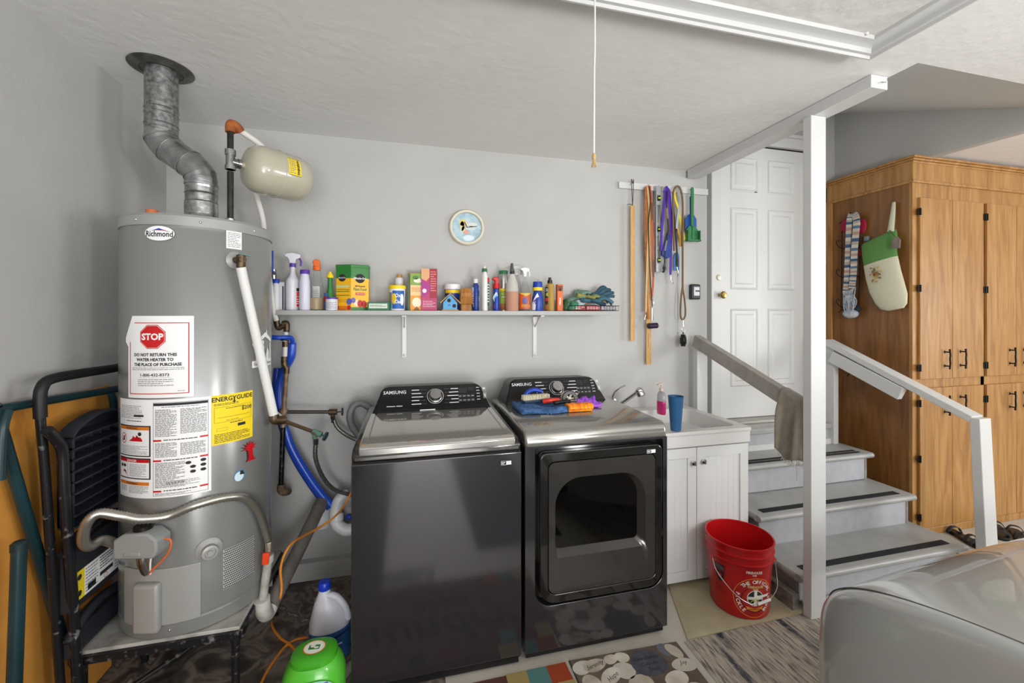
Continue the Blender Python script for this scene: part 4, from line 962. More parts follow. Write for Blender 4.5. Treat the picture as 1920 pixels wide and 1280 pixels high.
# --- dryer
EX0, EX1 = .488, 1.182
dr = thing('dryer', 'dark front-load dryer with square windowed door beside the washer', 'dryer', ((EX0 + EX1) / 2, 2.1, 0))
MB().box(EX0, EX1, FY + .03, BYW, .03, .93).build('cabinet', DARKPL, dr, bevel=.004)
# front panel with rounded cut-out for the door recess
HX0_, HX1_, HZ0_, HZ1_ = EX0 + .045, EX1 - .022, .235, .925
def rr_pts(x0, x1, z0, z1, rb, rt, n=8):
    pts = []
    for cx_, cz_, r_, a0 in ((x1 - rb, z0 + rb, rb, -PI / 2), (x1 - rt, z1 - rt, rt, 0), (x0 + rt, z1 - rt, rt, PI / 2), (x0 + rb, z0 + rb, rb, PI)):
        for k in range(n + 1):
            a = a0 + PI / 2 * k / n; pts.append((cx_ + r_ * math.cos(a), cz_ + r_ * math.sin(a)))
    return pts
mb = MB()
def ringpanel(mb, outer, inner, y0, y1):
    n = len(outer); o0 = [mb.bm.verts.new((x, y0, z)) for x, z in outer]; i0 = [mb.bm.verts.new((x, y0, z)) for x, z in inner]
    o1 = [mb.bm.verts.new((x, y1, z)) for x, z in outer]; i1 = [mb.bm.verts.new((x, y1, z)) for x, z in inner]
    mb.bridge(o0, i0); mb.bridge(o1, i1); mb.bridge(o0, o1); mb.bridge(i0, i1)
ringpanel(mb, rr_pts(EX0, EX1, .045, .935, .004, .004), rr_pts(HX0_, HX1_, HZ0_, HZ1_ - .0, .075, .01), FY, FY + .03)
mb.build('front_panel', DARKST, dr, bevel=.002)
MB().box(EX0 + .01, EX1 - .01, FY + .02, FY + .04, .012, .045).build('toe_kick', BLACK, dr)
mb = MB(); poly = [(FY + .0, .930), (FY - .001, .955), (FY + .006, .985), (FY + .03, 1.002), (2.22, 1.008), (BYW, 1.0), (BYW, .930)]
mb.prism(poly, (EX0, 0, 0), (0, 1, 0), (0, 0, 1), (1, 0, 0), EX1 - EX0); mb.build('top_panel', M('#9c9a94', .13, .7, coat=.5), dr, bevel=.014, seg=4)
mb = MB(); mb.prism([(x, z) for x, z in rr_pts(HX0_, HX1_, HZ0_, HZ1_, .075, .01)], (0, FY + .028, 0), (1, 0, 0), (0, 0, 1), (0, 1, 0), .004); mb.build('door_recess', BLACKG, dr)
# door: outer glossy frame, inner bevelled panel, sunken window
O = rr_pts(HX0_ + .018, HX1_ - .012, HZ0_ + .016, HZ1_ - .02, .075, .03)
I1 = rr_pts(HX0_ + .055, HX1_ - .047, HZ0_ + .055, HZ1_ - .06, .035, .03)
I2 = rr_pts(HX0_ + .088, HX1_ - .10, HZ0_ + .21, HZ1_ - .135, .02, .12)
I3 = rr_pts(HX0_ + .098, HX1_ - .125, HZ0_ + .235, HZ1_ - .150, .02, .10)
dd = None
mb = MB(); n = len(O)
r0 = [mb.bm.verts.new((x, FY + .028, z)) for x, z in O]; r1 = [mb.bm.verts.new((x, FY - .012, z)) for x, z in O]; r2_ = [mb.bm.verts.new((x, FY - .014, z)) for x, z in I1]; r3 = [mb.bm.verts.new((x, FY - .006, z)) for x, z in I1]
mb.bridge(r0, r1); mb.bridge(r1, r2_); mb.bridge(r2_, r3); mb.face(r0)
dd = mb.build('door', M('#232221', .12, .5, coat=.8), dr, bevel=.005, seg=3)
mb = MB()
I1b = rr_pts(HX0_ + .058, HX1_ - .05, HZ0_ + .058, HZ1_ - .063, .034, .029)
a0 = [mb.bm.verts.new((x, FY + .0, z)) for x, z in I1b]; a1 = [mb.bm.verts.new((x, FY - .0125, z)) for x, z in I1b]; a2 = [mb.bm.verts.new((x, FY - .012, z)) for x, z in I2]; a3 = [mb.bm.verts.new((x, FY + .022, z)) for x, z in I3]
mb.bridge(a0, a1); mb.bridge(a1, a2); mb.bridge(a2, a3)
mb.build('door_panel', M('#454341', .2, .6, coat=.7), dd, angle=50)
mb = MB(); mb.prism(I3, (0, FY + .021, 0), (1, 0, 0), (0, 0, 1), (0, 1, 0), .003); mb.build('window', M('#030303', .05, coat=.5), dd)
MB().box(HX1_ - .012, HX1_ - .005, FY + .0, FY + .02, .47, .50).build('door_catch', CHROME, dd)
console(dr, EX0 + .025, EX1 - .045, 2.235, 1.0, 2.325, 1.135, BYW, 'SAMSUNG', '')
decal('energy_badge', dr, [('r', 0, 0, .022, .017, INK, 1), ('f', 0, 0, .045, .017, .001, PAPER, 2), ('r', .023, 0, .045, .017, PAPER, 2), ('l', .003, .003, .02, .014, 2, PAPER, 3)], flatfn((1.065, FY - .0145, .868), (1, 0, 0), (0, 0, 1)))

# ------------------------------------------------------------------ things lying on the dryer
TZ = 1.0075
def D(px, py, z=TZ): return W(px, py, Z=z)
sq = lambda z: TZ
# folded denim cloth
JM = M('#4a74a8', .85, spots='#2c4a75', nscale=60, bump=.5, bscale=300)
mb = MB(); random.seed(3)
base = Vector((0, 0, 0)); x0, x1, y0, y1 = .545, .87, 1.99, 2.19
def jf(a, b):
    x = x0 + (x1 - x0) * a; y = y0 + (y1 - y0) * b + .012 * math.sin(a * 9)
    z = TZ + .022 + .010 * math.sin(a * 11 + b * 5) * math.sin(b * 7 + 1) + .012 * (1 - a) * b
    e = min(a, 1 - a, b, 1 - b); z -= .018 * max(0, 1 - e / .08) ** 2
    return Vector((x, y, z))
top = mb.grid(jf, 26, 14)
bot = mb.grid(lambda a, b: Vector((jf(a, b).x, jf(a, b).y, TZ + .0005)), 26, 14)
for i in range(26):
    mb.face([top[i][0], bot[i][0], bot[i + 1][0], top[i + 1][0]]); mb.face([top[i][14], top[i + 1][14], bot[i + 1][14], bot[i][14]])
for j in range(14):
    mb.face([top[0][j], top[0][j + 1], bot[0][j + 1], bot[0][j]]); mb.face([top[26][j], bot[26][j], bot[26][j + 1], top[26][j + 1]])
mb.tube([(x0 + .01, y1, TZ + .02), (x0, y0 + .1, TZ + .025), (x0 + .02, y0 + .02, TZ + .02), (x0 + .1, y0, TZ + .016)], .014, 8)
jeans = mb.build('denim_cloth', JM, remesh=.004, label='folded blue denim cloth lying on the dryer under the white brush', cat='cloth')
# white brush with a blue handle
zb = TZ + .045
t = thing('scrub_brush', 'white bristled scrub brush with blue handle on the denim cloth', 'brush', (.67, 2.12, zb - .01))
mb = MB(); mb.prism([(-.075, -.02), (.06, -.025), (.085, -.01), (.085, .01), (.06, .025), (-.075, .02), (-.09, 0)], (.665, 2.12, zb - .008), (1, .12, .02), (-.12, 1, 0), (0, 0, 1), .016); mb.build('head', M('#23344a', .4), t, bevel=.004)
mb = MB()
for i in range(22):
    for j in range(6):
        x = -.08 + .145 * i / 21; y = -.018 + .036 * j / 5; c = Vector((.665 + x - .12 * y, 2.12 + y + .12 * x, zb + .006)); mb.cyl(c, c + Vector((random.uniform(-.003, .003), random.uniform(-.003, .003), .024)), .0028, .0018, 5)
mb.build('bristles', M('#d9cfb4', .9), t)
mb = MB(); mb.tube([(.60, 2.16, zb + .005), (.63, 2.17, zb + .035), (.67, 2.175, zb + .045), (.71, 2.165, zb + .035)], .012, 10); mb.build('handle', BLUE, t)
# red-handled tool, round dog-toy / tape, orange and purple things
t = thing('pliers', 'red and black handled tool lying between the brush and the orange toy', 'tool', (0.755, 2.08, TZ + .03))
mb = MB(); mb.tube([(0.690, 2.09, TZ + .042), (0.725, 2.075, TZ + .05), (0.775, 2.08, TZ + .048)], .012, 10); mb.build('handle', M('#c2321f', .4), t)
mb = MB(); mb.tube([(0.735, 2.045, TZ + .040), (0.775, 2.05, TZ + .043), (0.830, 2.06, TZ + .043)], .0095, 10); mb.build('handle', BLACK, t)
mb = MB(); mb.bar((0.815, 2.065, TZ + .042), (0.870, 2.07, TZ + .045), .022, .012); mb.build('jaws', STEEL, t, bevel=.003)
t = thing('tape_roll', 'round black spool with pale star-shaped centre leaning on the dryer dial', 'spool', (0.845, 2.15, TZ))
c = Vector((0.845, 2.13, TZ + .043)); ax = Vector((-.05, -1, .15)).normalized()
mb = MB(); mb.lathe([(.022, 0), (.043, 0), (.043, .035), (.022, .035), (.022, 0)], c, ax, 32, cap=False); mb.build('spool', BLACK, t, bevel=.003)
mb = MB(); 
for k in range(5):
    a = k * 2 * PI / 5; v = Vector((math.cos(a), 0, math.sin(a))); mb.cyl(c + ax * .02 + v * .004, c + ax * .03 + v * .024, .0055, .007, 8)
mb.cyl(c + ax * .005, c + ax * .034, .009, seg=12); mb.build('hub', M('#cfc7b6', .5), t)
mb = MB(); mb.lathe([(.044, .004), (.0445, .02), (.044, .031)], c, ax, 32, cap=False)
for k in range(8):
    a = -.9 + k * .25; v = Vector((math.cos(a), 0, math.sin(a))); mb.cyl(c + ax * .016 + v * .042, c + ax * .016 + v * .052, .004, .002, 6)
mb.build('spiked_band', M('#d9b9b4', .6), t)
OG = M('#e8641a', .3, spots='#f0a11e', nscale=30)
mb = MB()
for i in range(7):
    x = .800 + .020 * i; mb.tube([(x, 1.985, TZ + .015), (x + .004, 2.0, TZ + .03 + .006 * (i % 2)), (x, 2.03, TZ + .033), (x, 2.05, TZ + .018)], .0095, 8)
mb.box(.795, .925, 1.99, 2.05, TZ + .001, TZ + .02); mb.build('chew_toy', OG, remesh=.0035, label='translucent orange ribbed chew toy on the dryer top', cat='toy')
mb = MB()
for i in range(9):
    x = .85 + .016 * i; mb.tube([(x, 2.09 + .006 * math.sin(i * 2), TZ + .02), (x + .014, 2.12, TZ + .04 + .008 * math.sin(i * 1.7)), (x + .004, 2.15, TZ + .02)], .0085, 8)
mb.tube([(0.860, 2.085, TZ + .012), (0.920, 2.07, TZ + .018), (0.990, 2.08, TZ + .014), (0.995, 2.12, TZ + .02), (0.970, 2.15, TZ + .02)], .011, 8); mb.tube([(0.950, 2.065, TZ + .01), (1.000, 2.06, TZ + .012), (1.015, 2.09, TZ + .02)], .009, 8)
mb.build('purple_toy', M('#8c3fc4', .45, spots='#a862d8', nscale=40), remesh=.0035, label='bright purple knotted rubber toy behind the orange one', cat='toy')

# ------------------------------------------------------------------ utility sink
SKX0, SKX1, SKY = 1.205, 1.915, 2.0
sk = thing('utility_sink', 'white utility sink cabinet with two panelled doors and chrome knobs', 'sink cabinet', ((SKX0 + SKX1) / 2, 2.3, 0))
SW = M('#d3d2d0', .4)
CAB = M('#d6d6d5', .45, bump=.03, bscale=60)
mb = MB(); mb.box(SKX0 + .012, SKX1 - .008, SKY + .02, 2.60, .05, .775); mb.build('cabinet_body', CAB, sk, bevel=.002)
mb = MB(); mb.box(SKX0 + .03, SKX1 - .03, SKY + .05, 2.58, 0, .05); mb.build('plinth', M('#8d8b88', .6), sk)
MB().box(SKX0 + .004, SKX1 - .004, SKY - .004, SKY + .02, .775, .842).build('apron', SW, sk, bevel=.004)
mb = MB()
bo = rr_pts(SKX0 - .004, SKX1 + .006, SKY - .012, 2.612, .02, .02); bi = rr_pts(SKX0 + .045, SKX1 - .045, SKY + .05, 2.52, .05, .05); bb = rr_pts(SKX0 + .10, SKX1 - .10, SKY + .10, 2.44, .05, .05)
o1 = [mb.bm.verts.new((x, y, .842)) for x, y in bo]; o2 = [mb.bm.verts.new((x, y, .862)) for x, y in bo]; i2 = [mb.bm.verts.new((x, y, .860)) for x, y in bi]; i1 = [mb.bm.verts.new((x, y, .60)) for x, y in bb]
mb.bridge(o1, o2); mb.bridge(o2, i2); mb.bridge(i2, i1); mb.face(i1); b1_ = [mb.bm.verts.new((x, y, .842)) for x, y in bi]; mb.bridge(o1, b1_)
mb.build('basin', M('#cfcecb', .35), sk, bevel=.004, seg=3)
def shaker(name, x0, x1, z0, z1, yf, kx_, kz_):
    mb = MB(); fw = .055
    mb.box(x0, x1, yf, yf + .016, z0, z0 + fw); mb.box(x0, x1, yf, yf + .016, z1 - fw, z1); mb.box(x0, x0 + fw, yf, yf + .016, z0 + fw, z1 - fw); mb.box(x1 - fw, x1, yf, yf + .016, z0 + fw, z1 - fw)
    mb.box(x0 + fw - .002, x1 - fw + .002, yf + .007, yf + .014, z0 + fw - .002, z1 - fw + .002)
    for k in range(1, 6):
        x = x0 + fw + (x1 - x0 - 2 * fw) * k / 6; mb.box(x - .001, x + .001, yf + .0062, yf + .008, z0 + fw, z1 - fw)
    dn = mb.build(name, CAB, sk, bevel=.0015)
    MB().lathe([(.007, 0), (.006, .008), (.013, .013), (.015, .02), (.011, .026), (.001, .028)], (kx_, yf, kz_), (0, -1, 0), 20).build('knob', CHROME, dn)
k1 = W(1301, 868, Y=SKY - .01); k2 = W(1320, 865, Y=SKY - .01); xm = W(1307, 900, Y=SKY).x
shaker('cabinet_door', SKX0 + .012, xm - .002, .035, .768, SKY + .003, k1.x, k1.z)
shaker('cabinet_door', xm + .002, SKX1 - .012, .035, .768, SKY + .003, k2.x, k2.z)
# faucet
fa = thing('sink_faucet', 'chrome pull-out faucet leaning over the sink beside the dryer', 'faucet', (1.30, 2.50, .86))
bp0 = W(1150, 752, Y=2.50)
MB().lathe([(.03, 0), (.028, .02), (.024, .06), (.026, bp0.z - .86), (.018, bp0.z - .86 + .02)], (bp0.x + .005, 2.50, .86), seg=24).build('faucet_body', CHROME, fa)
MB().tube([W(1148, 745, Y=2.49), W(1152, 735, Y=2.48), W(1162, 727, Y=2.46), W(1173, 722, Y=2.44)], lambda t: .010 - .005 * t, 12, flat=.6).build('faucet_lever', CHROME, fa)
s0, s1 = W(1166, 756, Y=2.46), W(1196, 734, Y=2.36)
MB().tube([W(1155, 762, Y=2.49), s0, s1], .0125, 16).build('spout', CHROME, fa)
mb = MB(); dd_ = (s1 - s0).normalized(); mb.ell(s1 + dd_ * .012, .024, .024, .022); mb.lathe([(.022, 0), (.027, .03), (.022, .036)], s1 + dd_ * .01, Vector((.35, -.25, -.75)), 20); mb.build('spray_head', CHROME, fa)
# soap dispenser, blue cup
t0 = W(1236, 797, Z=.862); so = Vector((t0.x, t0.y, .862))
so = Vector((1.50, 2.40, .862)); so.x = W(1240, 780, Y=2.40).x; so.z = .862
ts = thing('soap_dispenser', 'clear pump soap bottle with pink liquid at the back of the sink', 'soap bottle', so)
mb = MB(); mb.lathe([(.034, 0), (.037, .01), (.037, .075), (.035, .085)], so, seg=24, sy=.65, m=M('#e23a86', .2, trans=.5)); mb.lathe([(.0355, .086), (.034, .12), (.026, .14), (.013, .15)], so, seg=24, sy=.65, m=M('#d8d4dc', .1, trans=.6))
mb.build('bottle', None, ts)
mb = MB(); mb.cyl(so + Vector((0, 0, .148)), so + Vector((0, 0, .168)), .015, .013, 16); mb.cyl(so + Vector((0, 0, .165)), so + Vector((0, 0, .195)), .005, seg=8); mb.bar(so + Vector((.008, .0, .197)), so + Vector((-.034, -.01, .192)), .014, .009); mb.build('pump', M('#d9c3b4', .4), ts, bevel=.002)
decal('soap_label', ts, [('e', .0, .055, .018, .03, M('#e9dfe8', .4), 1), ('e', -.004, .045, .009, .009, M('#d2497f', .5), 2), ('e', .008, .04, .006, .006, M('#3a3c7a', .5), 2), ('l', -.012, .06, .012, .075, 2, BLUE, 2)], cylfn((so.x, so.y + .011), .0365, 0, so.z))
cb = Vector((W(1267, 795, Y=2.22).x, 2.22, .862)); cz1 = W(1268, 743, Y=2.22).z
cbz = W(1267, 799, Y=2.22).z
tcup = thing('plastic_cup', 'tall blue plastic cup standing on the sink edge', 'cup', (cb.x, 2.06, .862))
cpos = Vector((W(1267, 790, Y=2.035).x, 2.035, .862)); hc = W(1268, 742, Y=2.035).z - .862
MB().lathe([(.026, 0), (.028, .002), (.041, hc - .004), (.0425, hc), (.0405, hc - .001), (.0275, .006), (.001, .005)], cpos, seg=36, m=M('#2c5a86', .35)).build('cup', None, tcup)

# ------------------------------------------------------------------ wall shelf with brackets
SHF, SHZ = 2.415, 1.530
sh = thing('storage_shelf', 'long grey painted shelf on two metal brackets crowded with bottles', 'shelf', (.15, 2.5, 1.25))
SHX1 = W(1143, 588, Y=SHF).x
MB().box(-1.0, SHX1, SHF, BY - .001, SHZ - .026, SHZ).build('shelf_board', M('#aeadaa', .45, spots='#a6a5a2', nscale=6), sh, bevel=.002)
for px in (758, 1003):
    xb_ = W(px, 640, Y=BY - .01).x; zb_ = W(px, 668, Y=BY - .01).z
    mb = MB(); mb.bar((xb_, BY - .005, SHZ - .026), (xb_, BY - .005, zb_ - .005), .024, .006, up=(0, 1, 0)); mb.bar((xb_, BY - .01, SHZ - .031), (xb_, SHF + .03, SHZ - .031), .024, .007)
    mb.bar((xb_, BY - .012, SHZ - .10), (xb_, SHF + .10, SHZ - .036), .006, .005)
    mb.lathe([(.008, 0), (.006, .004), (.001, .005)], (xb_, BY - .009, zb_ + .008), (0, -1, 0), 12); mb.build('shelf_bracket', M('#b8b7b4', .4, .2), sh)

# ------------------------------------------------------------------ bottles, tubs and boxes on the shelf
def base_at(px, Yp): p = W(px, 580, Y=Yp); return Vector((p.x, Yp, SHZ + .0005))
def hz(px, py, Yp): return W(px, py, Y=Yp).z - SHZ
def mp(px, Yp): return mpp(W(px, 580, Y=Yp))
def label_on(parent, c, r, phi0, phi1, z0, z1, items, name='label', sy=1.0, lab=None):
    w, h = (phi1 - phi0) * r, z1 - z0
    cy = c[1]
    def f(u, v, q):
        a = phi0 + u / r
        return Vector((c[0] + (r + q + .0006) * math.sin(a), cy - (r * sy + q + .0006) * math.cos(a), z0 + v))
    return decal(name, parent, items(w, h), f, step=.006, lift=.0004, part_label=lab)
def bottle(name, label, cat, px, Yp, wpx, ytop, prof, m, sy=.75, grp=None):
    """prof: (r fraction, h fraction[, material]); width from pixels"""
    c = base_at(px, Yp); r = wpx * mp(px, Yp) / 2; H_ = hz(px, ytop, Yp)
    t = thing(name, label, cat, c, grp)
    MB().lathe([(p[0] * r, p[1] * H_) + tuple(p[2:]) for p in prof], c, seg=32, sy=sy, m=m).build('bottle_body', m, t)
    return t, c, r, H_
def cap(t, c, r, z0, z1, m, name='cap', taper=1.0, ridges=False):
    return MB().lathe([(r, z0), (r, z1 - .002), (r * taper * .95, z1), (.0005, z1)], c, seg=24, m=m).build(name, m, t)
def trigger(t, c, z, s, m_head, m_trig, m_ring, flip=1, name='spray_head'):
    mb = MB(); x, y = c.x, c.y
    mb.lathe([(.014 * s, z - .018 * s), (.014 * s, z)], (x, y, 0), seg=16); mb.build('collar', m_ring, t)
    mb = MB(); mb.prism([(-.012, 0), (.012, 0), (.014, .018), (.032, .026), (.034, .042), (.0, .05), (-.026, .046), (-.036, .034), (-.02, .026), (-.014, .014)], (x, y - .011 * s, z), (flip * s, 0, 0), (0, 0, s), (0, 1, 0), .022 * s)
    o = mb.build(name, m_head, t, bevel=.003)
    MB().tube([(x + flip * .026 * s, y, z + .028 * s), (x + flip * .036 * s, y, z + .010 * s), (x + flip * .034 * s, y, z - .012 * s)], .0045 * s, 8).build('trigger', m_trig, o)
    return o
YS = 2.50
WB = M('#dcdce2', .35); 
# 1 small white bottle, blue cap
t, c, r, H_ = bottle('pill_bottle', 'small white bottle with blue cap, leftmost on the shelf beside the heater', 'bottle', 517, YS - .03, 13, 531, [(.95, 0), (1, .03), (1, .85), (.7, .95), (.7, 1)], WB, 1); cap(t, c, r * .95, H_, H_ + .022, BLUE)
# 2 flat white carton
c = base_at(529, YS); s_ = mp(529, YS)
t = thing('flat_carton', 'slim white carton between the blue-capped bottle and the big spray jug', 'carton', c)
MB().box(c.x - 5 * s_, c.x + 5 * s_, YS - .02, YS + .03, c.z, c.z + hz(529, 529, YS)).build('box', M('#cfd0cf', .5), t, bevel=.003)
MB().box(c.x + 2 * s_, c.x + 4.4 * s_, YS - .0212, YS - .02, c.z + .004, c.z + .13).build('stripe', M('#2f3f55', .5), t)
# 3 white spray jug
t, c, r, H_ = bottle('spray_bottle', 'large white spray bottle with purple collar and red side label', 'spray bottle', 549, YS, 29, 524, [(.93, 0), (1, .03), (1, .93), (.93, 1.0), (.55, 1.10), (.38, 1.25), (.34, 1.45)], WB, .8)
z = c.z + H_ * 1.45
trigger(t, c, z + .012, 1.15, WB, PURPLE, PURPLE)
label_on(t, c, r, .35, 1.2, c.z + .02, c.z + .12, lambda w, h: [('r', 0, 0, w, h * .5, RED, 1), ('r', 0, h * .55, w, h * .8, M('#c8442e', .5), 1), ('r', 0, h * .83, w, h, INK, 1), ('l', .003, .01, w - .002, h * .45, 3, PAPER, 2)], sy=.8)
# 4 white bottle purple cap
t, c, r, H_ = bottle('cleaner_bottle', 'pale lavender-white bottle with flat purple cap next to the spray jug', 'bottle', 571.5, YS - .03, 21, 514, [(.9, 0), (1, .03), (1, .62), (.95, .70), (.97, .78), (.8, .9), (.72, 1)], M('#d6d4e4', .35), .9); cap(t, c, r * .8, H_, H_ + .023, PURPLE)
# 5 clear bottle, orange sprayer, tan liquid
GLS = M('#e6e8e6', .06, trans=.9, ior=1.06)
t, c, r, H_ = bottle('spray_bottle', 'clear bottle with orange sprayer head and tan liquid at the bottom', 'spray bottle', 594, YS, 29, 505, [(.92, 0), (.98, .02), (1, .2), (1, .42), (.86, .58), (.55, .72), (.42, .8), (.40, 1)], GLS, .9)
MB().lathe([(r * .93, .003), (r * .97, .02), (r * .97, .068), (.001, .068)], c, seg=24, sy=.88, m=M('#b89c6c', .3)).build('liquid', None, t)
cap(t, c, r * .46, H_ - .005, H_ + .018, ORANGE, 'collar')
mb = MB(); mb.prism([(-.014, 0), (.014, 0), (.018, .02), (.014, .036), (-.006, .042), (-.022, .028), (-.016, .014)], (c.x, c.y - .012, c.z + H_ + .014), (1, 0, 0), (0, 0, 1), (0, 1, 0), .024); mb.build('spray_head', ORANGE, t, bevel=.004)
label_on(t, c, r, -.3, .5, c.z + .07, c.z + .13, lambda w, h: [('r', 0, 0, w, h, M('#b9bdbd', .5), 1), ('l', .002, .004, w - .002, h - .004, 5, GREYINK, 2)], sy=.9)
# 6 green bottle with yellow tip
t, c, r, H_ = bottle('glue_bottle', 'green squeeze bottle with yellow cap left of the plant food box', 'bottle', 619, YS, 21, 521, [(.9, 0), (1, .03), (1, .3), (.8, .5), (.55, .8), (.5, 1)], M('#2f7a3c', .35), .7); 
MB().lathe([(r * .58, H_), (r * .58, H_ + .012), (r * .3, H_ + .024), (r * .22, H_ + .034), (.0005, H_ + .035)], c, seg=20, m=YEL).build('cap', None, t)
label_on(t, c, r, -1.1, 1.1, c.z + .01, c.z + .095, lambda w, h: [('r', 0, 0, w * .5, h, M('#3d69b3', .5), 1), ('r', 0, h * .45, w * .35, h * .8, RED, 2), ('p', [(w * .4, h * .3), (w, h * .2), (w * .9, h * .7), (w * .45, h * .8)], YEL, 2)], sy=.7)
# 7 small tub w purple lid in front
t, c, r, H_ = bottle('small_tub', 'short white tub with purple rim standing before the green bottle', 'tub', 622, YS - .055, 21, 561, [(.92, 0), (1, .05), (1, 1)], M('#d8d6dc', .4), 1); cap(t, c, r * 1.06, H_, H_ + .01, PURPLE, 'lid')
label_on(t, c, r, -1, 1, c.z + .008, c.z + .045, lambda w, h: [('l', 0, 0, w, h, 6, GREYINK, 1)])
# 8 plant food box: six-sided front (corner towards us)
c = base_at(661, YS); Hb = hz(661, 497, YS); s_ = mp(661, YS)
t = thing('plant_food_box', 'tall green and yellow plant food box, largest item on the shelf', 'box', c)
GD = M('#2f7a35', .4); YB_ = M('#f2b51d', .4)
xl, xm_, xr = c.x - 29 * s_, c.x - 1 * s_, c.x + 29 * s_
pl = [(xl, YS), (xm_, YS - .04), (xr, YS - .005), (xr, YS + .07), (xl, YS + .07)]
mb = MB()
def pr(z0, z1, m, k=1.0):
    a = [mb.bm.verts.new((c.x + (x - c.x) * k, YS + .02 + (y - YS - .02) * k, z0)) for x, y in pl]; b_ = [mb.bm.verts.new((c.x + (x - c.x) * k, YS + .02 + (y - YS - .02) * k, z1)) for x, y in pl]
    mb.face(a[::-1], m); mb.face(b_, m)
    for i in range(5): mb.face([a[i], a[(i + 1) % 5], b_[(i + 1) % 5], b_[i]], m)
pr(c.z, c.z + Hb * .70, YB_); pr(c.z + Hb * .70, c.z + Hb * .94, GD); mb.build('carton', None, t, bevel=.002)
mb = MB(); pr(c.z + Hb * .93, c.z + Hb, GD, 1.02); mb.build('lid', None, t, bevel=.003)
U = Vector((xr - xm_, .035, 0)); wR = U.length
fr_ = flatfn((xm_, YS - .04, c.z), U, (0, 0, 1))
REDF = M('#c22a2a', .5)
decal('front_print', t, [('r', 0, 0, wR, .018, GD, 1), ('e', wR * .5, Hb * .70, wR * .28, Hb * .10, INK, 2), ('t', 'Miracle-Gro', wR * .5, Hb * .70, .017, PAPER, 3, .0004, .8), ('t', 'All Purpose', wR * .5, Hb * .53, .013, INK, 2, .0004, .9), ('t', 'Plant Food', wR * .5, Hb * .46, .022, GD, 2, .0006, .75), ('r', wR * .25, Hb * .335, wR * .78, Hb * .39, REDF, 2), ('l', wR * .3, Hb * .35, wR * .75, Hb * .38, 1, PAPER, 3), ('e', wR * .3, Hb * .16, wR * .16, Hb * .07, M('#e9d9c2', .6), 2), ('e', wR * .5, Hb * .15, wR * .15, Hb * .08, REDF, 3), ('e', wR * .72, Hb * .14, wR * .15, Hb * .08, REDF, 3), ('e', wR * .12, Hb * .22, wR * .13, Hb * .06, M('#6f6ab0', .6), 3)], fr_)
U = Vector((xm_ - xl, -.04, 0)); wL = U.length
decal('side_print', t, [('e', wL * .42, Hb * .71, wL * .25, Hb * .08, INK, 2), ('t', 'Miracle-Gro', wL * .42, Hb * .71, .011, PAPER, 3, .0002, .8), ('r', wL * .03, Hb * .5, wL * .9, Hb * .545, M('#bfd0a0', .6), 2), ('r', wL * .03, Hb * .405, wL * .9, Hb * .42, GD, 2), ('r', wL * .03, Hb * .32, wL * .9, Hb * .335, GD, 2), ('r', wL * .03, Hb * .45, wL * .9, Hb * .46, GD, 2), ('l', wL * .15, Hb * .17, wL * .8, Hb * .25, 3, M('#c98a1a', .6), 2), ('e', wL * .88, Hb * .19, wL * .18, Hb * .07, M('#5d62a8', .6), 2), ('e', wL * .86, Hb * .06, wL * .14, Hb * .05, REDF, 2), ('e', wL * .1, Hb * .06, wL * .1, Hb * .05, REDF, 2), ('r', 0, 0, wL * .7, Hb * .10, M('#dd7a22', .6), 1)], flatfn((xl, YS, c.z), U, (0, 0, 1)))
# 9 small green flat carton
c = base_at(710, YS - .02); s_ = mp(710, YS - .02); Hb = hz(710, 567, YS)
t = thing('seed_carton', 'low green and white carton lying between two yellow containers', 'carton', c)
MB().box(c.x - 19 * s_, c.x + 20 * s_, YS - .05, YS + .02, c.z, c.z + Hb).build('box', M('#2f6f4a', .5), t, bevel=.002)
decal('box_print', t, [('r', .005, .012, 34 * s_, Hb - .008, M('#cddccb', .6), 1), ('l', .01, .02, 32 * s_, Hb - .014, 2, INK, 2)], flatfn((c.x - 18 * s_, YS - .05, c.z), (1, 0, 0), (0, 0, 1)))
# 10 white bottle with cork top, behind; 11 tub with yellow lid
t, c, r, H_ = bottle('white_jar', 'small white jar with tan stopper behind the yellow-lidded tub', 'jar', 749, YS + .05, 16, 521, [(.8, 0), (.8, .72), (1, .76), (1, .95), (.8, 1)], WB, 1); cap(t, c, r * .6, H_, H_ + .02, M('#b98d52', .7), 'stopper')
t, c, r, H_ = bottle('stain_remover_tub', 'blue and white tub with bright yellow lid', 'tub', 745, YS - .02, 29, 542, [(.88, 0), (.92, .02), (1, 1)], M('#e8e8e8', .4), 1); cap(t, c, r * 1.08, H_, H_ + .02, YEL, 'lid')
label_on(t, c, r * .97, -1.3, 1.3, c.z + .01, c.z + H_ - .01, lambda w, h: [('r', w * .25, 0, w * .9, h, M('#1d5cb0', .5), 1), ('e', w * .35, h * .55, w * .12, h * .3, M('#e0bd1b', .5), 2), ('e', w * .75, h * .5, w * .1, h * .32, PAPER, 2), ('t', 'Oxi', w * .55, h * .72, .028, PAPER, 3, .0006, .8), ('t', 'Clean', w * .58, h * .38, .028, PAPER, 3, .0006, .7), ('r', 0, 0, w * .22, h * .9, M('#4f9a8e', .5), 1), ('e', w * .1, h * .6, w * .08, h * .25, M('#b0764a', .5), 2)])
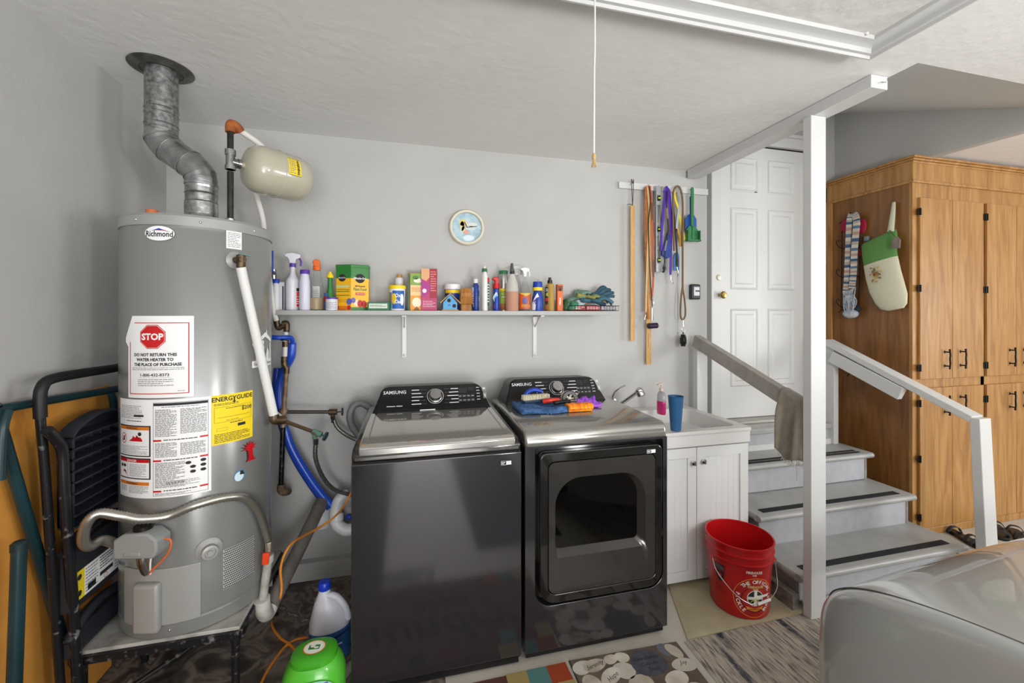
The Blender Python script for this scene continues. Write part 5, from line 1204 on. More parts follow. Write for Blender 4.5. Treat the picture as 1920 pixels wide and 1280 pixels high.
# 12 orange green box; 13 magenta box
c = base_at(778, YS); s_ = mp(778, YS); Hb = hz(778, 513, YS)
t = thing('sachet_box', 'orange and green upright box left of the taller magenta one', 'box', c)
mb = MB(); mb.box(c.x - 13 * s_, c.x + 13 * s_, YS - .03, YS + .06, c.z, c.z + Hb, M('#d98a35', .45)); mb.build('box', None, t, bevel=.002)
w = 22 * s_
decal('front_print', t, [('r', 0, Hb * .68, w, Hb - .002, M('#7fa848', .5), 1), ('e', w * .6, Hb * .8, w * .35, Hb * .06, M('#e6e2d0', .5), 2), ('e', w * .4, Hb * .88, w * .25, Hb * .05, M('#4d7c2c', .5), 2), ('r', 0, Hb * .40, w, Hb * .68, M('#e9c790', .5), 1), ('l', w * .1, Hb * .5, w * .9, Hb * .62, 3, ORANGE, 2), ('r', 0, 0, w, Hb * .4, M('#e8962e', .5), 1), ('e', w * .5, Hb * .22, w * .38, Hb * .13, M('#f2e2c8', .5), 2), ('p', [(w * .2, 0), (w * .5, Hb * .12), (w * .8, 0)], M('#8a5a2a', .5), 3), ('r', -5 * s_, 0, -.5 * s_, Hb - .003, M('#3c5a35', .5), 1)], flatfn((c.x - 8 * s_, YS - .03, c.z), (1, 0, 0), (0, 0, 1)))
c = base_at(805, YS - .015); s_ = mp(805, YS); Hb = hz(805, 505, YS)
t = thing('beauty_box', 'tall magenta and red box with pale curved pattern', 'box', c)
MB().box(c.x - 15 * s_, c.x + 14 * s_, YS - .04, YS + .05, c.z, c.z + Hb).build('box', M('#b01f5c', .4), t, bevel=.002)
w = 29 * s_
decal('front_print', t, [('p', [(0, Hb), (0, Hb * .76), (w * .3, Hb * .70), (w * .55, Hb * .8), (w * .5, Hb)], M('#d9a273', .5), 1), ('r', w * .52, Hb * .3, w * .98, Hb * .99, M('#9c1c2e', .5), 1), ('l', w * .58, Hb * .45, w * .92, Hb * .95, 9, M('#d78a8a', .5), 2), ('p', [(0, Hb * .74), (w * .6, Hb * .62), (w * .5, Hb * .42), (0, Hb * .3)], M('#a52a86', .5), 2), ('e', w * .2, Hb * .47, w * .13, Hb * .05, M('#e6e2e6', .5), 3), ('l', w * .1, Hb * .08, w * .9, Hb * .24, 4, M('#e0b0c4', .5), 2)], flatfn((c.x - 15 * s_, YS - .04, c.z), (1, 0, 0), (0, 0, 1)))
# 14 blue birdhouse, 15 wooden birdhouse
def birdhouse(name, label, px, wpx, yt, body, roof, Yp, side=False):
    c = base_at(px, Yp); s_ = mp(px, Yp); H_ = hz(px, yt, Yp); w = wpx * s_ / 2
    t = thing(name, label, 'birdhouse', c)
    if not side:
        mb = MB(); mb.prism([(-w * .72, .004), (w * .72, .004), (w * .72, H_ * .45), (0, H_ * .93), (-w * .72, H_ * .45)], (c.x, Yp - .035, c.z), (1, 0, 0), (0, 0, 1), (0, 1, 0), .07); b_ = mb.build('house', body, t)
        for sg in (-1, 1): MB().bar((c.x + sg * 0, Yp, c.z + H_ * .97), (c.x + sg * w * 1.02, Yp, c.z + H_ * .40), .085, .005, up=(0, 1, 0)) if False else MB().hexa([(c.x, Yp - .045, c.z + H_ * .93), (c.x + sg * w, Yp - .045, c.z + H_ * .40), (c.x + sg * w, Yp + .045, c.z + H_ * .40), (c.x, Yp + .045, c.z + H_ * .93), (c.x, Yp - .045, c.z + H_), (c.x + sg * (w + .003), Yp - .045, c.z + H_ * .46), (c.x + sg * (w + .003), Yp + .045, c.z + H_ * .46), (c.x, Yp + .045, c.z + H_)]).build('roof_panel', roof, t)
        mb = MB(); mb.box(c.x - w * .85, c.x + w * .85, Yp - .045, Yp + .045, c.z, c.z + .006); mb.build('base', roof, t)
        decal('entrance', t, [('e', -w * .12, H_ * .58, .011, .011, INK, 1), ('e', w * .42, H_ * .27, .011, .011, INK, 1), ('r', -w * .2, H_ * .28, w * .02, H_ * .33, M('#2c5a7c', .5), 1)], flatfn((c.x, Yp - .035, c.z), (1, 0, 0), (0, 0, 1)))
    else:
        mb = MB(); mb.box(c.x - w * .8, c.x + w * .8, Yp - .03, Yp + .03, c.z, c.z + H_ * .8); mb.build('house', body, t)
        mb = MB(); mb.hexa([(c.x - w, Yp - .05, c.z + H_ * .28), (c.x + w, Yp - .05, c.z + H_ * .28), (c.x + w * .9, Yp, c.z + H_ * .99), (c.x - w * .75, Yp, c.z + H_ * .99), (c.x - w, Yp - .054, c.z + H_ * .30), (c.x + w, Yp - .054, c.z + H_ * .30), (c.x + w * .9, Yp - .003, c.z + H_ * 1.02), (c.x - w * .75, Yp - .003, c.z + H_ * 1.02)])
        for k in range(1, 5): pass
        mb.build('roof_panel', roof, t)
        MB().hexa([(c.x - w, Yp + .05, c.z + H_ * .28), (c.x + w, Yp + .05, c.z + H_ * .28), (c.x + w * .9, Yp, c.z + H_ * .99), (c.x - w * .75, Yp, c.z + H_ * .99), (c.x - w, Yp + .054, c.z + H_ * .30), (c.x + w, Yp + .054, c.z + H_ * .30), (c.x + w * .9, Yp + .003, c.z + H_ * 1.02), (c.x - w * .75, Yp + .003, c.z + H_ * 1.02)]).build('roof_panel', roof, t)
        MB().tube([(c.x - w * .1, Yp, c.z + H_), (c.x - w * .3, Yp, c.z + H_ * 1.1), (c.x - w * .5, Yp, c.z + H_ * 1.13)], .0015, 6).build('cord', M('#b9a67a', .8), t)
LW = M('#a9895c', .7); CW = M('#b07736', .6, spots='#8f5a24', nscale=12, stretch=(8, 1, 1))
birdhouse('birdhouse', 'small sky blue birdhouse with tan roof on the shelf', 843, 36, 550, M('#5a9fd0', .6), LW, YS - .045)
t, c, r, H_ = bottle('cleaner_tub', 'white-lidded tub with blue label behind the blue birdhouse', 'tub', 848, YS + .06, 28, 543, [(.9, 0), (1, .03), (1, 1)], M('#1f3f96', .4), 1); cap(t, c, r * 1.12, H_, H_ + .032, WPLAST, 'lid')
label_on(t, c, r, -1.2, 1.2, c.z + .06, c.z + H_ - .003, lambda w, h: [('r', 0, h * .7, w, h, YEL, 1), ('r', 0, 0, w, h * .7, M('#1f3f96', .4), 1)])
birdhouse('birdhouse', 'plain brown wooden birdhouse seen from its sloping roof side', 873, 24, 541, CW, CW, YS - .03, True)
# 16 blue bottle, white cap
t, c, r, H_ = bottle('laundry_booster', 'dark blue bottle with small white cap right of the wooden birdhouse', 'bottle', 892, YS, 16, 531, [(.92, 0), (1, .03), (1, .85), (.6, 1)], M('#2b418c', .35), .8); cap(t, c, r * .55, H_, H_ + .026, WPLAST)
label_on(t, c, r, -1.2, 1.2, c.z + .01, c.z + H_ * .85, lambda w, h: [('p', [(0, h * .5), (w, h * .95), (w, h), (0, h)], M('#a9b8d8', .5), 1), ('p', [(0, h * .62), (w * .8, h), (w * .5, h)], M('#b5404c', .5), 2), ('l', w * .15, h * .35, w * .85, h * .6, 3, PAPER, 2), ('r', w * .2, h * .1, w * .75, h * .3, M('#8d97a4', .5), 2)], sy=.8)
# 17 tall white squeeze bottle
t, c, r, H_ = bottle('toilet_cleaner', 'tall narrow white bottle with green neck and pointed tip', 'bottle', 908.5, YS - .04, 17, 510, [(.95, 0), (1, .02), (1, .9), (.8, .95), (.6, 1)], M('#e3e3e1', .35), .7); cap(t, c, r * .6, H_, H_ + .02, M('#2d6b46', .4), 'collar')
MB().lathe([(.006, H_ + .02), (.0075, H_ + .024), (.006, H_ + .036), (.0005, H_ + .038)], c, seg=14, m=M('#e6ddc4', .4)).build('tip', None, t)
label_on(t, c, r, .55, 1.4, c.z + .03, c.z + H_ * .85, lambda w, h: [('r', 0, 0, w, h, M('#3e5f50', .5), 1), ('r', 0, h * .85, w, h, REDF, 2), ('l', .001, h * .1, w, h * .8, 7, PAPER, 2)], sy=.7)
# 18 red / blue trigger bottle
t, c, r, H_ = bottle('spray_bottle', 'blue spray bottle with a thick red trigger head', 'spray bottle', 930.5, YS, 16, 541, [(.95, 0), (1, .03), (1, .5), (.8, .7), (.9, .95), (.7, 1)], M('#2346a6', .35), .8)
MB().lathe([(r * .85, H_), (r * .8, H_ + .03)], c, seg=20, m=RED).build('collar', None, t)
mb = MB(); mb.prism([(-.01, 0), (.016, 0), (.018, .03), (.008, .046), (-.014, .044), (-.028, .036), (-.024, .026), (-.010, .022)], (c.x, c.y - .013, c.z + H_ + .026), (1, 0, 0), (0, 0, 1), (0, 1, 0), .026); mb.build('spray_head', RED, t, bevel=.004)
label_on(t, c, r, -1.1, 1.1, c.z + .015, c.z + H_ * .9, lambda w, h: [('p', [(0, h * .6), (w * .5, h), (w * .6, h * .6), (w * .4, h * .2)], M('#d9e2ee', .5), 1), ('p', [(w * .1, h * .5), (w * .5, h * .85), (w * .4, h * .4)], M('#5bb0d8', .5), 2), ('r', w * .2, 0, w * .7, h * .22, RED, 2)], sy=.8)
# 19 aerosol can, green lid
t, c, r, H_ = bottle('aerosol_can', 'silver and lime aerosol can with dark green lid behind the red trigger bottle', 'can', 944, YS + .05, 18, 513, [(1, 0), (1, .85), (.9, .95), (.8, 1)], M('#b9bab6', .25, .8), 1); cap(t, c, r * .95, H_ - .002, H_ + .018, M('#2d7045', .35), 'lid')
label_on(t, c, r, -1.2, 1.2, c.z + .005, c.z + H_ * .6, lambda w, h: [('r', 0, h * .3, w, h, M('#98b038', .5), 1), ('r', 0, h * .88, w, h, YEL, 2), ('r', 0, 0, w, h * .3, M('#b06a34', .5), 1), ('l', w * .3, h * .4, w * .8, h * .8, 3, PAPER, 2)])
# 20 big clear bottle pink liquid black trigger
PK = M('#dcb3a2', .12, trans=.55, ior=1.15)
FROST = M('#dedbd4', .25, trans=.35, ior=1.1); PINKL = M('#d6a48c', .2, trans=.3, ior=1.1)
t, c, r, H_ = bottle('spray_bottle', 'frosted bottle of pinkish liquid with a black trigger top', 'spray bottle', 960, YS - .04, 27, 514, [(.96, 0, PINKL), (1, .02, PINKL), (1, .52, PINKL), (.97, .58, FROST), (.90, .74, FROST), (.5, .93, FROST), (.42, 1, FROST)], PINKL, .9)
mb = MB(); mb.lathe([(.013, H_), (.012, H_ + .018)], c, seg=16); mb.prism([(-.012, 0), (.012, 0), (.006, .04), (.005, .052), (-.006, .052), (-.008, .03)], (c.x, c.y - .01, c.z + H_ + .014), (1, 0, 0), (0, 0, 1), (0, 1, 0), .02); mb.build('spray_head', M('#1f2022', .4), t, bevel=.002)
# clear bottle behind with grey-white sprayer
t, c, r, H_ = bottle('spray_bottle', 'clear bottle with grey-white sprayer standing at the back of the group', 'spray bottle', 968, YS + .06, 22, 516, [(.96, 0), (1, .02), (1, .55), (.85, .75), (.45, .95), (.4, 1)], GLS, .9)
trigger(t, c, c.z + H_ + .015, .95, M('#b9b9b9', .4), M('#8a8a8a', .4), M('#c9c9c9', .4), 1)
# 21 clear bottle orange label, white sprayer
t, c, r, H_ = bottle('spray_bottle', 'clear spray bottle with white head and bright orange label', 'spray bottle', 984, YS - .02, 22, 519, [(.96, 0), (1, .02), (1, .5), (.82, .68), (.42, .9), (.38, 1)], GLS, .85)
trigger(t, c, c.z + H_ + .015, .85, WPLAST, WPLAST, WPLAST, 1)
label_on(t, c, r, -1.35, 1.35, c.z + .012, c.z + H_ * .52, lambda w, h: [('r', 0, 0, w, h, M('#e2561c', .45), 1), ('p', [(0, h), (w * .5, h * .8), (w, h)], YEL, 2), ('e', w * .42, h * .5, w * .18, h * .2, M('#5a55a8', .5), 2), ('l', w * .2, h * .12, w * .8, h * .28, 2, YEL, 2), ('e', w * .8, h * .35, w * .06, h * .1, GREEN, 2)], sy=.85)
# 22 blue aerosol purple swoosh
t, c, r, H_ = bottle('carpet_cleaner', 'blue aerosol bottle with yellow band and white and purple front', 'can', 1008, YS - .03, 23, 545, [(.96, 0), (1, .03), (1, .6), (.75, .9), (.7, 1)], M('#24439c', .35), .9)
MB().lathe([(r * .78, H_, YEL), (r * .8, H_ + .02, YEL), (r * .8, H_ + .021, BLUE), (r * .72, H_ + .055, BLUE), (.0005, H_ + .056, BLUE)], c, seg=24, m=YEL).build('cap', None, t)
label_on(t, c, r, -1.3, .9, c.z + .004, c.z + H_ * .88, lambda w, h: [('p', [(0, 0), (w * .7, 0), (w * .72, h * .5), (w * .45, h), (0, h * .4)], M('#e4e4ec', .5), 1), ('p', [(0, h * .45), (w * .5, h * .75), (w * .75, h * .6), (w * .3, h * .35)], PURPLE, 2)], sy=.9)
# 23 amber pump bottle, black label
t, c, r, H_ = bottle('pump_bottle', 'amber bottle with black pump top and black label', 'bottle', 1031, YS - .01, 22, 531, [(.95, 0), (1, .02), (1, .86), (.85, .96), (.45, 1)], M('#d0ab5f', .15, trans=.3, ior=1.1), .7)
MB().lathe([(r * .42, H_), (r * .42, H_ + .018), (r * .25, H_ + .02), (r * .25, H_ + .036), (.0005, H_ + .037)], c, seg=20, m=BLACK).build('pump', None, t)
label_on(t, c, r, -1.2, .35, c.z + .008, c.z + H_ * .85, lambda w, h: [('r', 0, h * .25, w, h, INK, 1), ('e', w * .5, h * .68, w * .34, h * .10, M('#98b038', .5), 2), ('r', w * .1, h * .38, w * .9, h * .52, REDF, 2), ('r', 0, 0, w, h * .22, M('#a35e25', .5), 1), ('l', w * .15, h * .8, w * .85, h * .95, 2, PAPER, 2)], sy=.7)
# 24 orange blister card
c = base_at(1049, YS - .03); s_ = mp(1049, YS); Hb = hz(1049, 534, YS)
t = thing('blister_pack', 'upright orange hanging pack beside the amber pump bottle', 'package', c)
MB().box(c.x - 5.5 * s_, c.x + 5.5 * s_, YS - .045, YS - .01, c.z, c.z + Hb).build('box', M('#d9682a', .45), t, bevel=.002)
decal('front_print', t, [('r', .002, Hb * .75, 10 * s_, Hb * .95, M('#7d3a1c', .5), 1), ('t', 'TERRO', 5.2 * s_, Hb * .36, .016, PAPER, 2, .0004, 1, PI / 2), ('e', 5 * s_, Hb * .8, .006, .01, INK, 2)], flatfn((c.x - 5.5 * s_, YS - .045, c.z), (1, 0, 0), (0, 0, 1)))

# gloves, trowel, wire basket with packets
def glove(name, label, o, scale, rot, m, cuff, curl=.3, flip=1):
    R = Matrix.Rotation(rot[2], 3, 'Z') @ Matrix.Rotation(rot[1], 3, 'Y') @ Matrix.Rotation(rot[0], 3, 'X'); o = Vector(o)
    T_ = lambda p: o + R @ (Vector(p) * scale)
    mb = MB(); mb.ell(o + R @ (Vector((.045, 0, .0)) * scale), .05 * scale, .042 * scale, .016 * scale, seg=18, rot=R)
    mb.tube([T_((-.05, 0, 0)), T_((-.02, 0, 0)), T_((.02, 0, 0))], .028 * scale, 12, flat=.55)
    for k, (y, L) in enumerate(((-.033, .062), (-.011, .075), (.012, .07), (.033, .052))):
        mb.tube([T_((.06, y * .8, 0)), T_((.09, y, .012 + .006 * k)), T_((.09 + L * .55, y * 1.1, .012 + .004 * k - curl * .02)), T_((.09 + L, y * 1.15, .0 - curl * .05))], .0105 * scale, 10)
    mb.tube([T_((.02, -.025 * flip, 0)), T_((.04, -.052 * flip, -.002)), T_((.07, -.066 * flip, -.006))], .011 * scale, 10)
    t = thing(name, label, 'glove', o)
    mb.build('hand', m, t, remesh=.003 )
    mb = MB(); mb.tube([T_((-.055, 0, 0)), T_((-.03, 0, 0))], .0305 * scale, 14, flat=.6); mb.build('cuff', cuff, t)
    return t
GG = M('#7c9a86', .8, spots='#55766a', nscale=40); GY = M('#a89c4e', .8, spots='#7d8a55', nscale=40); GT = M('#33586b', .7, spots='#24424f', nscale=30)
zs = SHZ
g = base_at(1078, YS); 
glove('work_glove', 'pale green garden glove lying on top of the pile by the basket', (g.x - .02, YS + .02, zs + .075), 1.0, (0, -.35, .3), GG, M('#5f7f60', .8))
glove('work_glove', 'olive yellow garden glove draped over the green one', (base_at(1093, YS).x, YS - .01, zs + .095), .85, (0, .15, -.1), GY, GY)
glove('work_glove', 'dark teal rubber glove with raised fingers at the shelf end', (base_at(1106, YS).x, YS - .01, zs + .075), 1.05, (.9, -.35, .1), GT, M('#c08a5a', .7), .1)
glove('work_glove', 'teal glove hanging out over the wire basket', (base_at(1098, YS).x, YS - .04, zs + .066), .95, (0, .0, -.25), M('#4a7486', .7, spots='#3a6072', nscale=30), GT)
t = thing('garden_trowel', 'green rubber hose nozzle and bag lying at the foot of the gloves', 'garden tool', (base_at(1062, YS).x, YS - .05, zs))
mb = MB(); x = base_at(1061, YS - .05).x; mb.tube([(x - .005, YS - .06, zs + .012), (x, YS - .055, zs + .04), (x + .01, YS - .03, zs + .07)], .0115, 12); mb.build('handle', M('#1f5a30', .4), t)
mb = MB(); mb.ell((x + .055, YS - .05, zs + .045), .03, .03, .02); mb.ell((x + .045, YS - .05, zs + .02), .035, .03, .018); mb.build('head', M('#2f6a4c', .6, spots='#5d9a76', nscale=30), t, remesh=.004)
mb = MB(); mb.ell((x + .075, YS - .01, zs + .034), .065, .05, .03); mb.ell((x + .11, YS - .02, zs + .055), .04, .03, .02)
mb.build('plastic_bag', M('#b9c8cc', .4, spots='#8ea9ac', nscale=20), remesh=.004, label='crumpled pale plastic bag under the gloves', cat='bag')
bx0, bx1 = base_at(1070, YS - .06).x, W(1160, 575, Y=SHF).x
t = thing('wire_basket', 'flat black wire basket overhanging the right end of the shelf', 'basket', (bx0, SHF + .05, zs))
mb = MB(); y0, y1 = SHF + .004, SHF + .075
loop = lambda z, g: [(bx0 - g, y0 - g, z), (bx1 + g, y0 - g, z), (bx1 + g, y1 + g, z), (bx0 - g, y1 + g, z)]
for z, g in ((zs + .003, 0), (zs + .034, .004)):
    L_2 = loop(z, g)
    for i in range(4): mb.cyl(L_2[i], L_2[(i + 1) % 4], .0018, seg=6)
for i in range(17):
    x = bx0 + (bx1 - bx0) * i / 16; mb.cyl((x, y0, zs + .003), (x, y0 - .004, zs + .034), .0012, seg=5); mb.cyl((x, y1, zs + .003), (x, y1 + .004, zs + .034), .0012, seg=5); mb.cyl((x, y0, zs + .003), (x, y1, zs + .003), .0012, seg=5)
mb.build('wire_frame', M('#2b2a2c', .4, .4), t)
for k, (a, b_, m, lab) in enumerate(((.02, .30, M('#a23a2c', .45), 'red and orange packet at the left of the wire basket'), (.30, .62, M('#b2242c', .45), 'bright red packet in the middle of the wire basket'), (.62, .97, M('#9a959c', .4, spots='#4a474f', nscale=50), 'silver and black packet at the right of the wire basket'))):
    xa, xb_ = bx0 + (bx1 - bx0) * a, bx0 + (bx1 - bx0) * b_
    pk_ = thing('seed_packet', lab, 'packet', ((xa + xb_) / 2, SHF + .04, zs + .006))
    MB().hexa([(xa, y0 + .006, zs + .006), (xb_, y0 + .006, zs + .006), (xb_, y1 - .01, zs + .006), (xa, y1 - .01, zs + .006), (xa + .004, y0 + .01, zs + .030 + .002 * k), (xb_ - .004, y0 + .010, zs + .034), (xb_ - .004, y1 - .01, zs + .04), (xa + .004, y1 - .01, zs + .036)]).build('packet', m, pk_, bevel=.003)
    decal('packet_print', pk_, [('l', .006, .003, xb_ - xa - .006, .022, 2, PAPER, 1)], flatfn((xa, y0 + .005, zs + .008), (1, 0, 0), (0, 0.12, 1)))
mb = MB(); mb.tube([W(1132, 555, Y=YS), W(1140, 562, Y=YS), W(1147, 572, Y=YS)], .007, 8); mb.build('purple_tool', M('#5a4260', .5), label='small purple handle poking out behind the wire basket', cat='tool handle')

# ------------------------------------------------------------------ wall clock
cc = W(876, 426, Y=BY - .02)
ck = thing('wall_clock', 'round cream-rimmed wall clock with pale blue picture face', 'clock', (cc.x, BY - .02, cc.z - .11))
MB().lathe([(.108, 0), (.113, .006), (.113, .018), (.106, .027), (.094, .026), (.090, .014)], (cc.x, BY - .001, cc.z), (0, -1, 0), 56, cap=False).build('rim', M('#d5cfbb', .35), ck)
fnc = flatfn((cc.x, BY - .012, cc.z), (1, 0, 0), (0, 0, 1))
MB().cyl((cc.x, BY - .001, cc.z), (cc.x, BY - .012, cc.z), .093, seg=48).build('face', M('#8fb4c6', .5, spots='#c5d8dc', nscale=22), ck)
decal('face_picture', ck, [('e', -.026, .03, .022, .022, M('#dcc878', .5), 1), ('e', -.03, .008, .014, .03, M('#e0cf92', .5), 1), ('e', -.008, .02, .010, .02, M('#ddc8a4', .5), 2), ('e', .03, .02, .032, .014, M('#d6d8cf', .5), 1), ('e', -.005, -.03, .018, .014, M('#d9a08a', .5), 2), ('e', -.022, -.012, .012, .02, M('#dccb9c', .5), 1), ('e', .02, -.002, .035, .013, M('#cdd6d2', .5), 1), ('e', .01, -.065, .035, .018, M('#d3e2ea', .5), 1)], fnc)
MB().bar((cc.x, BY - .016, cc.z), (cc.x - .016, BY - .016, cc.z + .034), .005, .001, up=(0, 1, 0)).build('hour_hand', BLACK, ck)
MB().bar((cc.x, BY - .0175, cc.z), (cc.x + .062, BY - .0175, cc.z + .010), .0035, .001, up=(0, 1, 0)).build('minute_hand', BLACK, ck)

# ------------------------------------------------------------------ hanging rail with leashes and tools
HYR = BY - .02
hb0, hb1 = W(1161, 352, Y=HYR), W(1328, 352, Y=HYR)
hr = thing('hanging_rail', 'narrow white painted board on the wall holding leashes and rulers', 'rail', ((hb0.x + hb1.x) / 2, HYR, hb0.z - .02))
zr = W(1245, 353, Y=HYR).z
MB().box(hb0.x, 2.12, HYR, BY - .001, zr - .022, zr + .022).build('board', WHITEP, hr, bevel=.002)
for px in (1184, 1216, 1235, 1250, 1270, 1297):
    p = W(px, 352, Y=HYR - .02); MB().cyl((p.x, HYR, zr + .004), (p.x, HYR - .03, zr + .008), .002, seg=6).build('nail', STEEL, hr)
YH = HYR - .022
def h_(px, py, dy=0): return W(px, py, Y=YH - dy)
WOODL = M('#cfa46a', .55, spots='#bf9356', nscale=10, stretch=(6, 1, 1))
# yardstick on a string
ys = thing('yardstick', 'thin wooden yardstick hanging from a dark string at the left of the rail', 'ruler', h_(1186, 638))
a, bq = h_(1186, 385), h_(1185, 639)
MB().box(a.x - .016, a.x + .016, YH - .003, YH + .003, bq.z, a.z).build('stick', WOODL, ys, bevel=.001)
mb = MB(); mb.tube([(a.x, YH, a.z - .01), (a.x - .008, YH, zr + .03), (a.x + .002, YH, zr + .008), (a.x + .008, YH, zr + .03), (a.x, YH, a.z - .01)], .0022, 6); mb.tube([(a.x, YH - .005, a.z), (a.x - .025, YH - .008, a.z + .006), (a.x - .045, YH - .008, a.z + .002)], .002, 6); mb.build('string', M('#3a3230', .8), ys)
decal('scale_marks', ys, [('r', .027 - (.010 if k % 4 == 0 else .006), k * (a.z - bq.z) / 72, .030, k * (a.z - bq.z) / 72 + .0015, M('#7a5a34', .6), 1) for k in range(1, 72)], flatfn((a.x - .016, YH - .003, bq.z), (1, 0, 0), (0, 0, 1)))
ys2 = thing('yardstick', 'long wooden yardstick with printed lettering hanging behind the brown leash', 'ruler', h_(1216, 682))
a, bq = h_(1217, 348), h_(1215, 683)
MB().box(a.x - .019, a.x + .019, YH + .003, YH + .008, bq.z, a.z).build('stick', WOODL, ys2, bevel=.001)
decal('scale_marks', ys2, [('r', .036 - (.012 if k % 4 == 0 else .006), k * .0165, .038, k * .0165 + .0015, M('#7a5a34', .6), 1) for k in range(1, 70)] + [('r', .012, .12 + k * .011, .016, .127 + k * .011, M('#4a3a2a', .6), 1) for k in range(9)], flatfn((a.x - .019, YH + .003, bq.z), (1, 0, 0), (0, 0, 1)))
# brown/orange leash bundle
ORB = M('#b5652e', .6, spots='#8a4a20', nscale=30); 
lb = thing('dog_leash', 'orange and black patterned leash looped long on the rail, purple bag holder below', 'leash', h_(1216, 600))
mb = MB(); 
mb.strip([h_(1211, 350, .008), h_(1210, 420, .010), h_(1212, 500, .012), h_(1213, 560, .010), h_(1216, 598, .01)], .016, .003, (1, 0, 0), m=ORB)
mb.strip([h_(1218, 348, .006), h_(1222, 380, .012), h_(1224, 450, .016), h_(1225, 520, .012), h_(1222, 560, .012)], .013, .003, (1, 0, 0), mats=[M('#b5502c', .6), M('#b5502c', .6), M('#7d3a1c', .6)])
mb.strip([h_(1214, 350, .01), h_(1217, 400, .014), h_(1214, 470, .018), h_(1212, 540, .016), h_(1211, 585, .014)], .012, .003, (1, 0, 0), m=M('#c9a878', .6))
mb.build('straps', None, lb)
MB().strip([h_(1217, 349, .012), h_(1220, 375, .02), h_(1216, 420, .022), h_(1218, 500, .02), h_(1222, 560, .018), h_(1224, 600, .018)], .006, .003, (1, 0, 0), m=M('#1c1a18', .6)).build('black_strap', None, lb)
mb = MB(); mb.tube([h_(1222, 558, .02), h_(1226, 568, .02), h_(1223, 578, .02), h_(1223, 600, .02)], .0028, 8); mb.tube([h_(1211, 590, .016), h_(1209, 598, .016), h_(1213, 602, .016)], .0035, 8); mb.build('clips', CHROME, lb)
mb = MB(); p = h_(1224, 611, .02); mb.cyl(p + Vector((-.035, 0, .0)), p + Vector((.035, 0, .004)), .0195, seg=20); bh_ = mb.build('bag_holder', M('#3b1f46', .4, spots='#14121a', nscale=30), lb, bevel=.004)
# spirit level
lv = thing('spirit_level', 'silver aluminium spirit level with green vials hanging on the rail', 'level', h_(1235, 510))
a, bq = h_(1235, 349), h_(1234, 510); ALU = M('#b9bcbd', .35, .7)
w2 = .027
mb = MB(); mb.box(a.x - w2, a.x - w2 + .006, YH - .012, YH + .012, bq.z, a.z); mb.box(a.x + w2 - .006, a.x + w2, YH - .012, YH + .012, bq.z, a.z)
hh = a.z - bq.z
for z0, z1 in ((0, .10), (.18, .22), (.46, .50), (.56, .60), (.40, .44), (.80, .845), (.90, 1.0), (.72, .76)): pass
holes = [(.115, .255), (.30, .56 - .12), (.47, .56), (.60, .79), (.83, .90)]
zprev = 0
for z0, z1 in ((.10, .26), (.30, .42), (.455, .54), (.58, .78), (.825, .895)):
    mb.box(a.x - w2 + .006, a.x + w2 - .006, YH - .003, YH + .003, bq.z + hh * zprev, bq.z + hh * z0)
    mb.box(a.x - w2 + .006, a.x - w2 + .014, YH - .003, YH + .003, bq.z + hh * z0, bq.z + hh * z1); mb.box(a.x + w2 - .014, a.x + w2 - .006, YH - .003, YH + .003, bq.z + hh * z0, bq.z + hh * z1); zprev = z1
mb.box(a.x - w2 + .006, a.x + w2 - .006, YH - .003, YH + .003, bq.z + hh * zprev, a.z); mb.build('frame', ALU, lv)
for z0 in (.86, .498, .14):
    mb = MB(); p = Vector((a.x, YH, bq.z + hh * z0)); mb.lathe([(.014, -.006), (.016, -.004), (.016, .004), (.014, .006)], p, (0, 1, 0), 20, m=BLACK); mb.cyl(p + Vector((-.010, -.008, 0)), p + Vector((.010, -.008, 0)), .0055, seg=12, m=M('#c5d930', .3)); mb.build('vial', None, lv)
# purple leash
PU = M('#4b1fa0', .55); pl_ = thing('dog_leash', 'bright purple leash with black clips looped beside the level', 'leash', h_(1247, 530))
mb = MB(); mb.strip([h_(1240, 470, .018), h_(1241, 430, .02), h_(1246, 380, .022), h_(1250, 350, .014), h_(1254, 375, .022), h_(1258, 430, .022), h_(1257, 515, .02)], .017, .003, (1, 0, 0), m=PU)
mb.strip([h_(1244, 360, .016), h_(1250, 354, .02), h_(1256, 362, .018), h_(1259, 420, .018), h_(1256, 470, .02)], .010, .003, (1, 0, 0), m=PU); mb.build('strap', None, pl_)
mb = MB(); mb.strip([h_(1251, 358, .024), h_(1250, 390, .026), h_(1253, 430, .026), h_(1247, 470, .026), h_(1246, 495, .024)], .010, .003, (1, 0, 0), mats=[M('#1a1a1c', .6), M('#1a1a1c', .6), M('#8a7a60', .6)]); mb.build('patterned_strap', None, pl_)
mb = MB(); p = h_(1246, 500, .024); mb.tube([p + Vector((-.004, 0, .02)), p, p + Vector((-.004, 0, -.03)), p + Vector((-.014, 0, -.036))], .0065, 8); mb.cyl(p, p - Vector((0, 0, .02)), .010, seg=10); mb.build('buckle', BLACK, pl_)
mb = MB(); p = h_(1258, 516, .02); mb.tube([p, p + Vector((0, 0, -.03)), p + Vector((.012, 0, -.05)), p + Vector((.02, 0, -.056))], .0045, 8); mb.build('clip', CHROME, pl_)
# blue bag
mb = MB(); c0 = h_(1249, 465, .012)
mb.prism([(-.045, -.05), (.0, -.075), (.04, -.055), (.035, .02), (.02, .09), (.0, .11), (-.012, .06)], (c0.x, c0.y, c0.z), (1, 0, 0), (0, 0, 1), (0, -1, 0), .014)
mb.build('treat_pouch', M('#1f3f9c', .5, spots='#152a66', nscale=20), bevel=.005, seg=3, label='dark blue cloth pouch hanging behind the purple leash', cat='pouch')
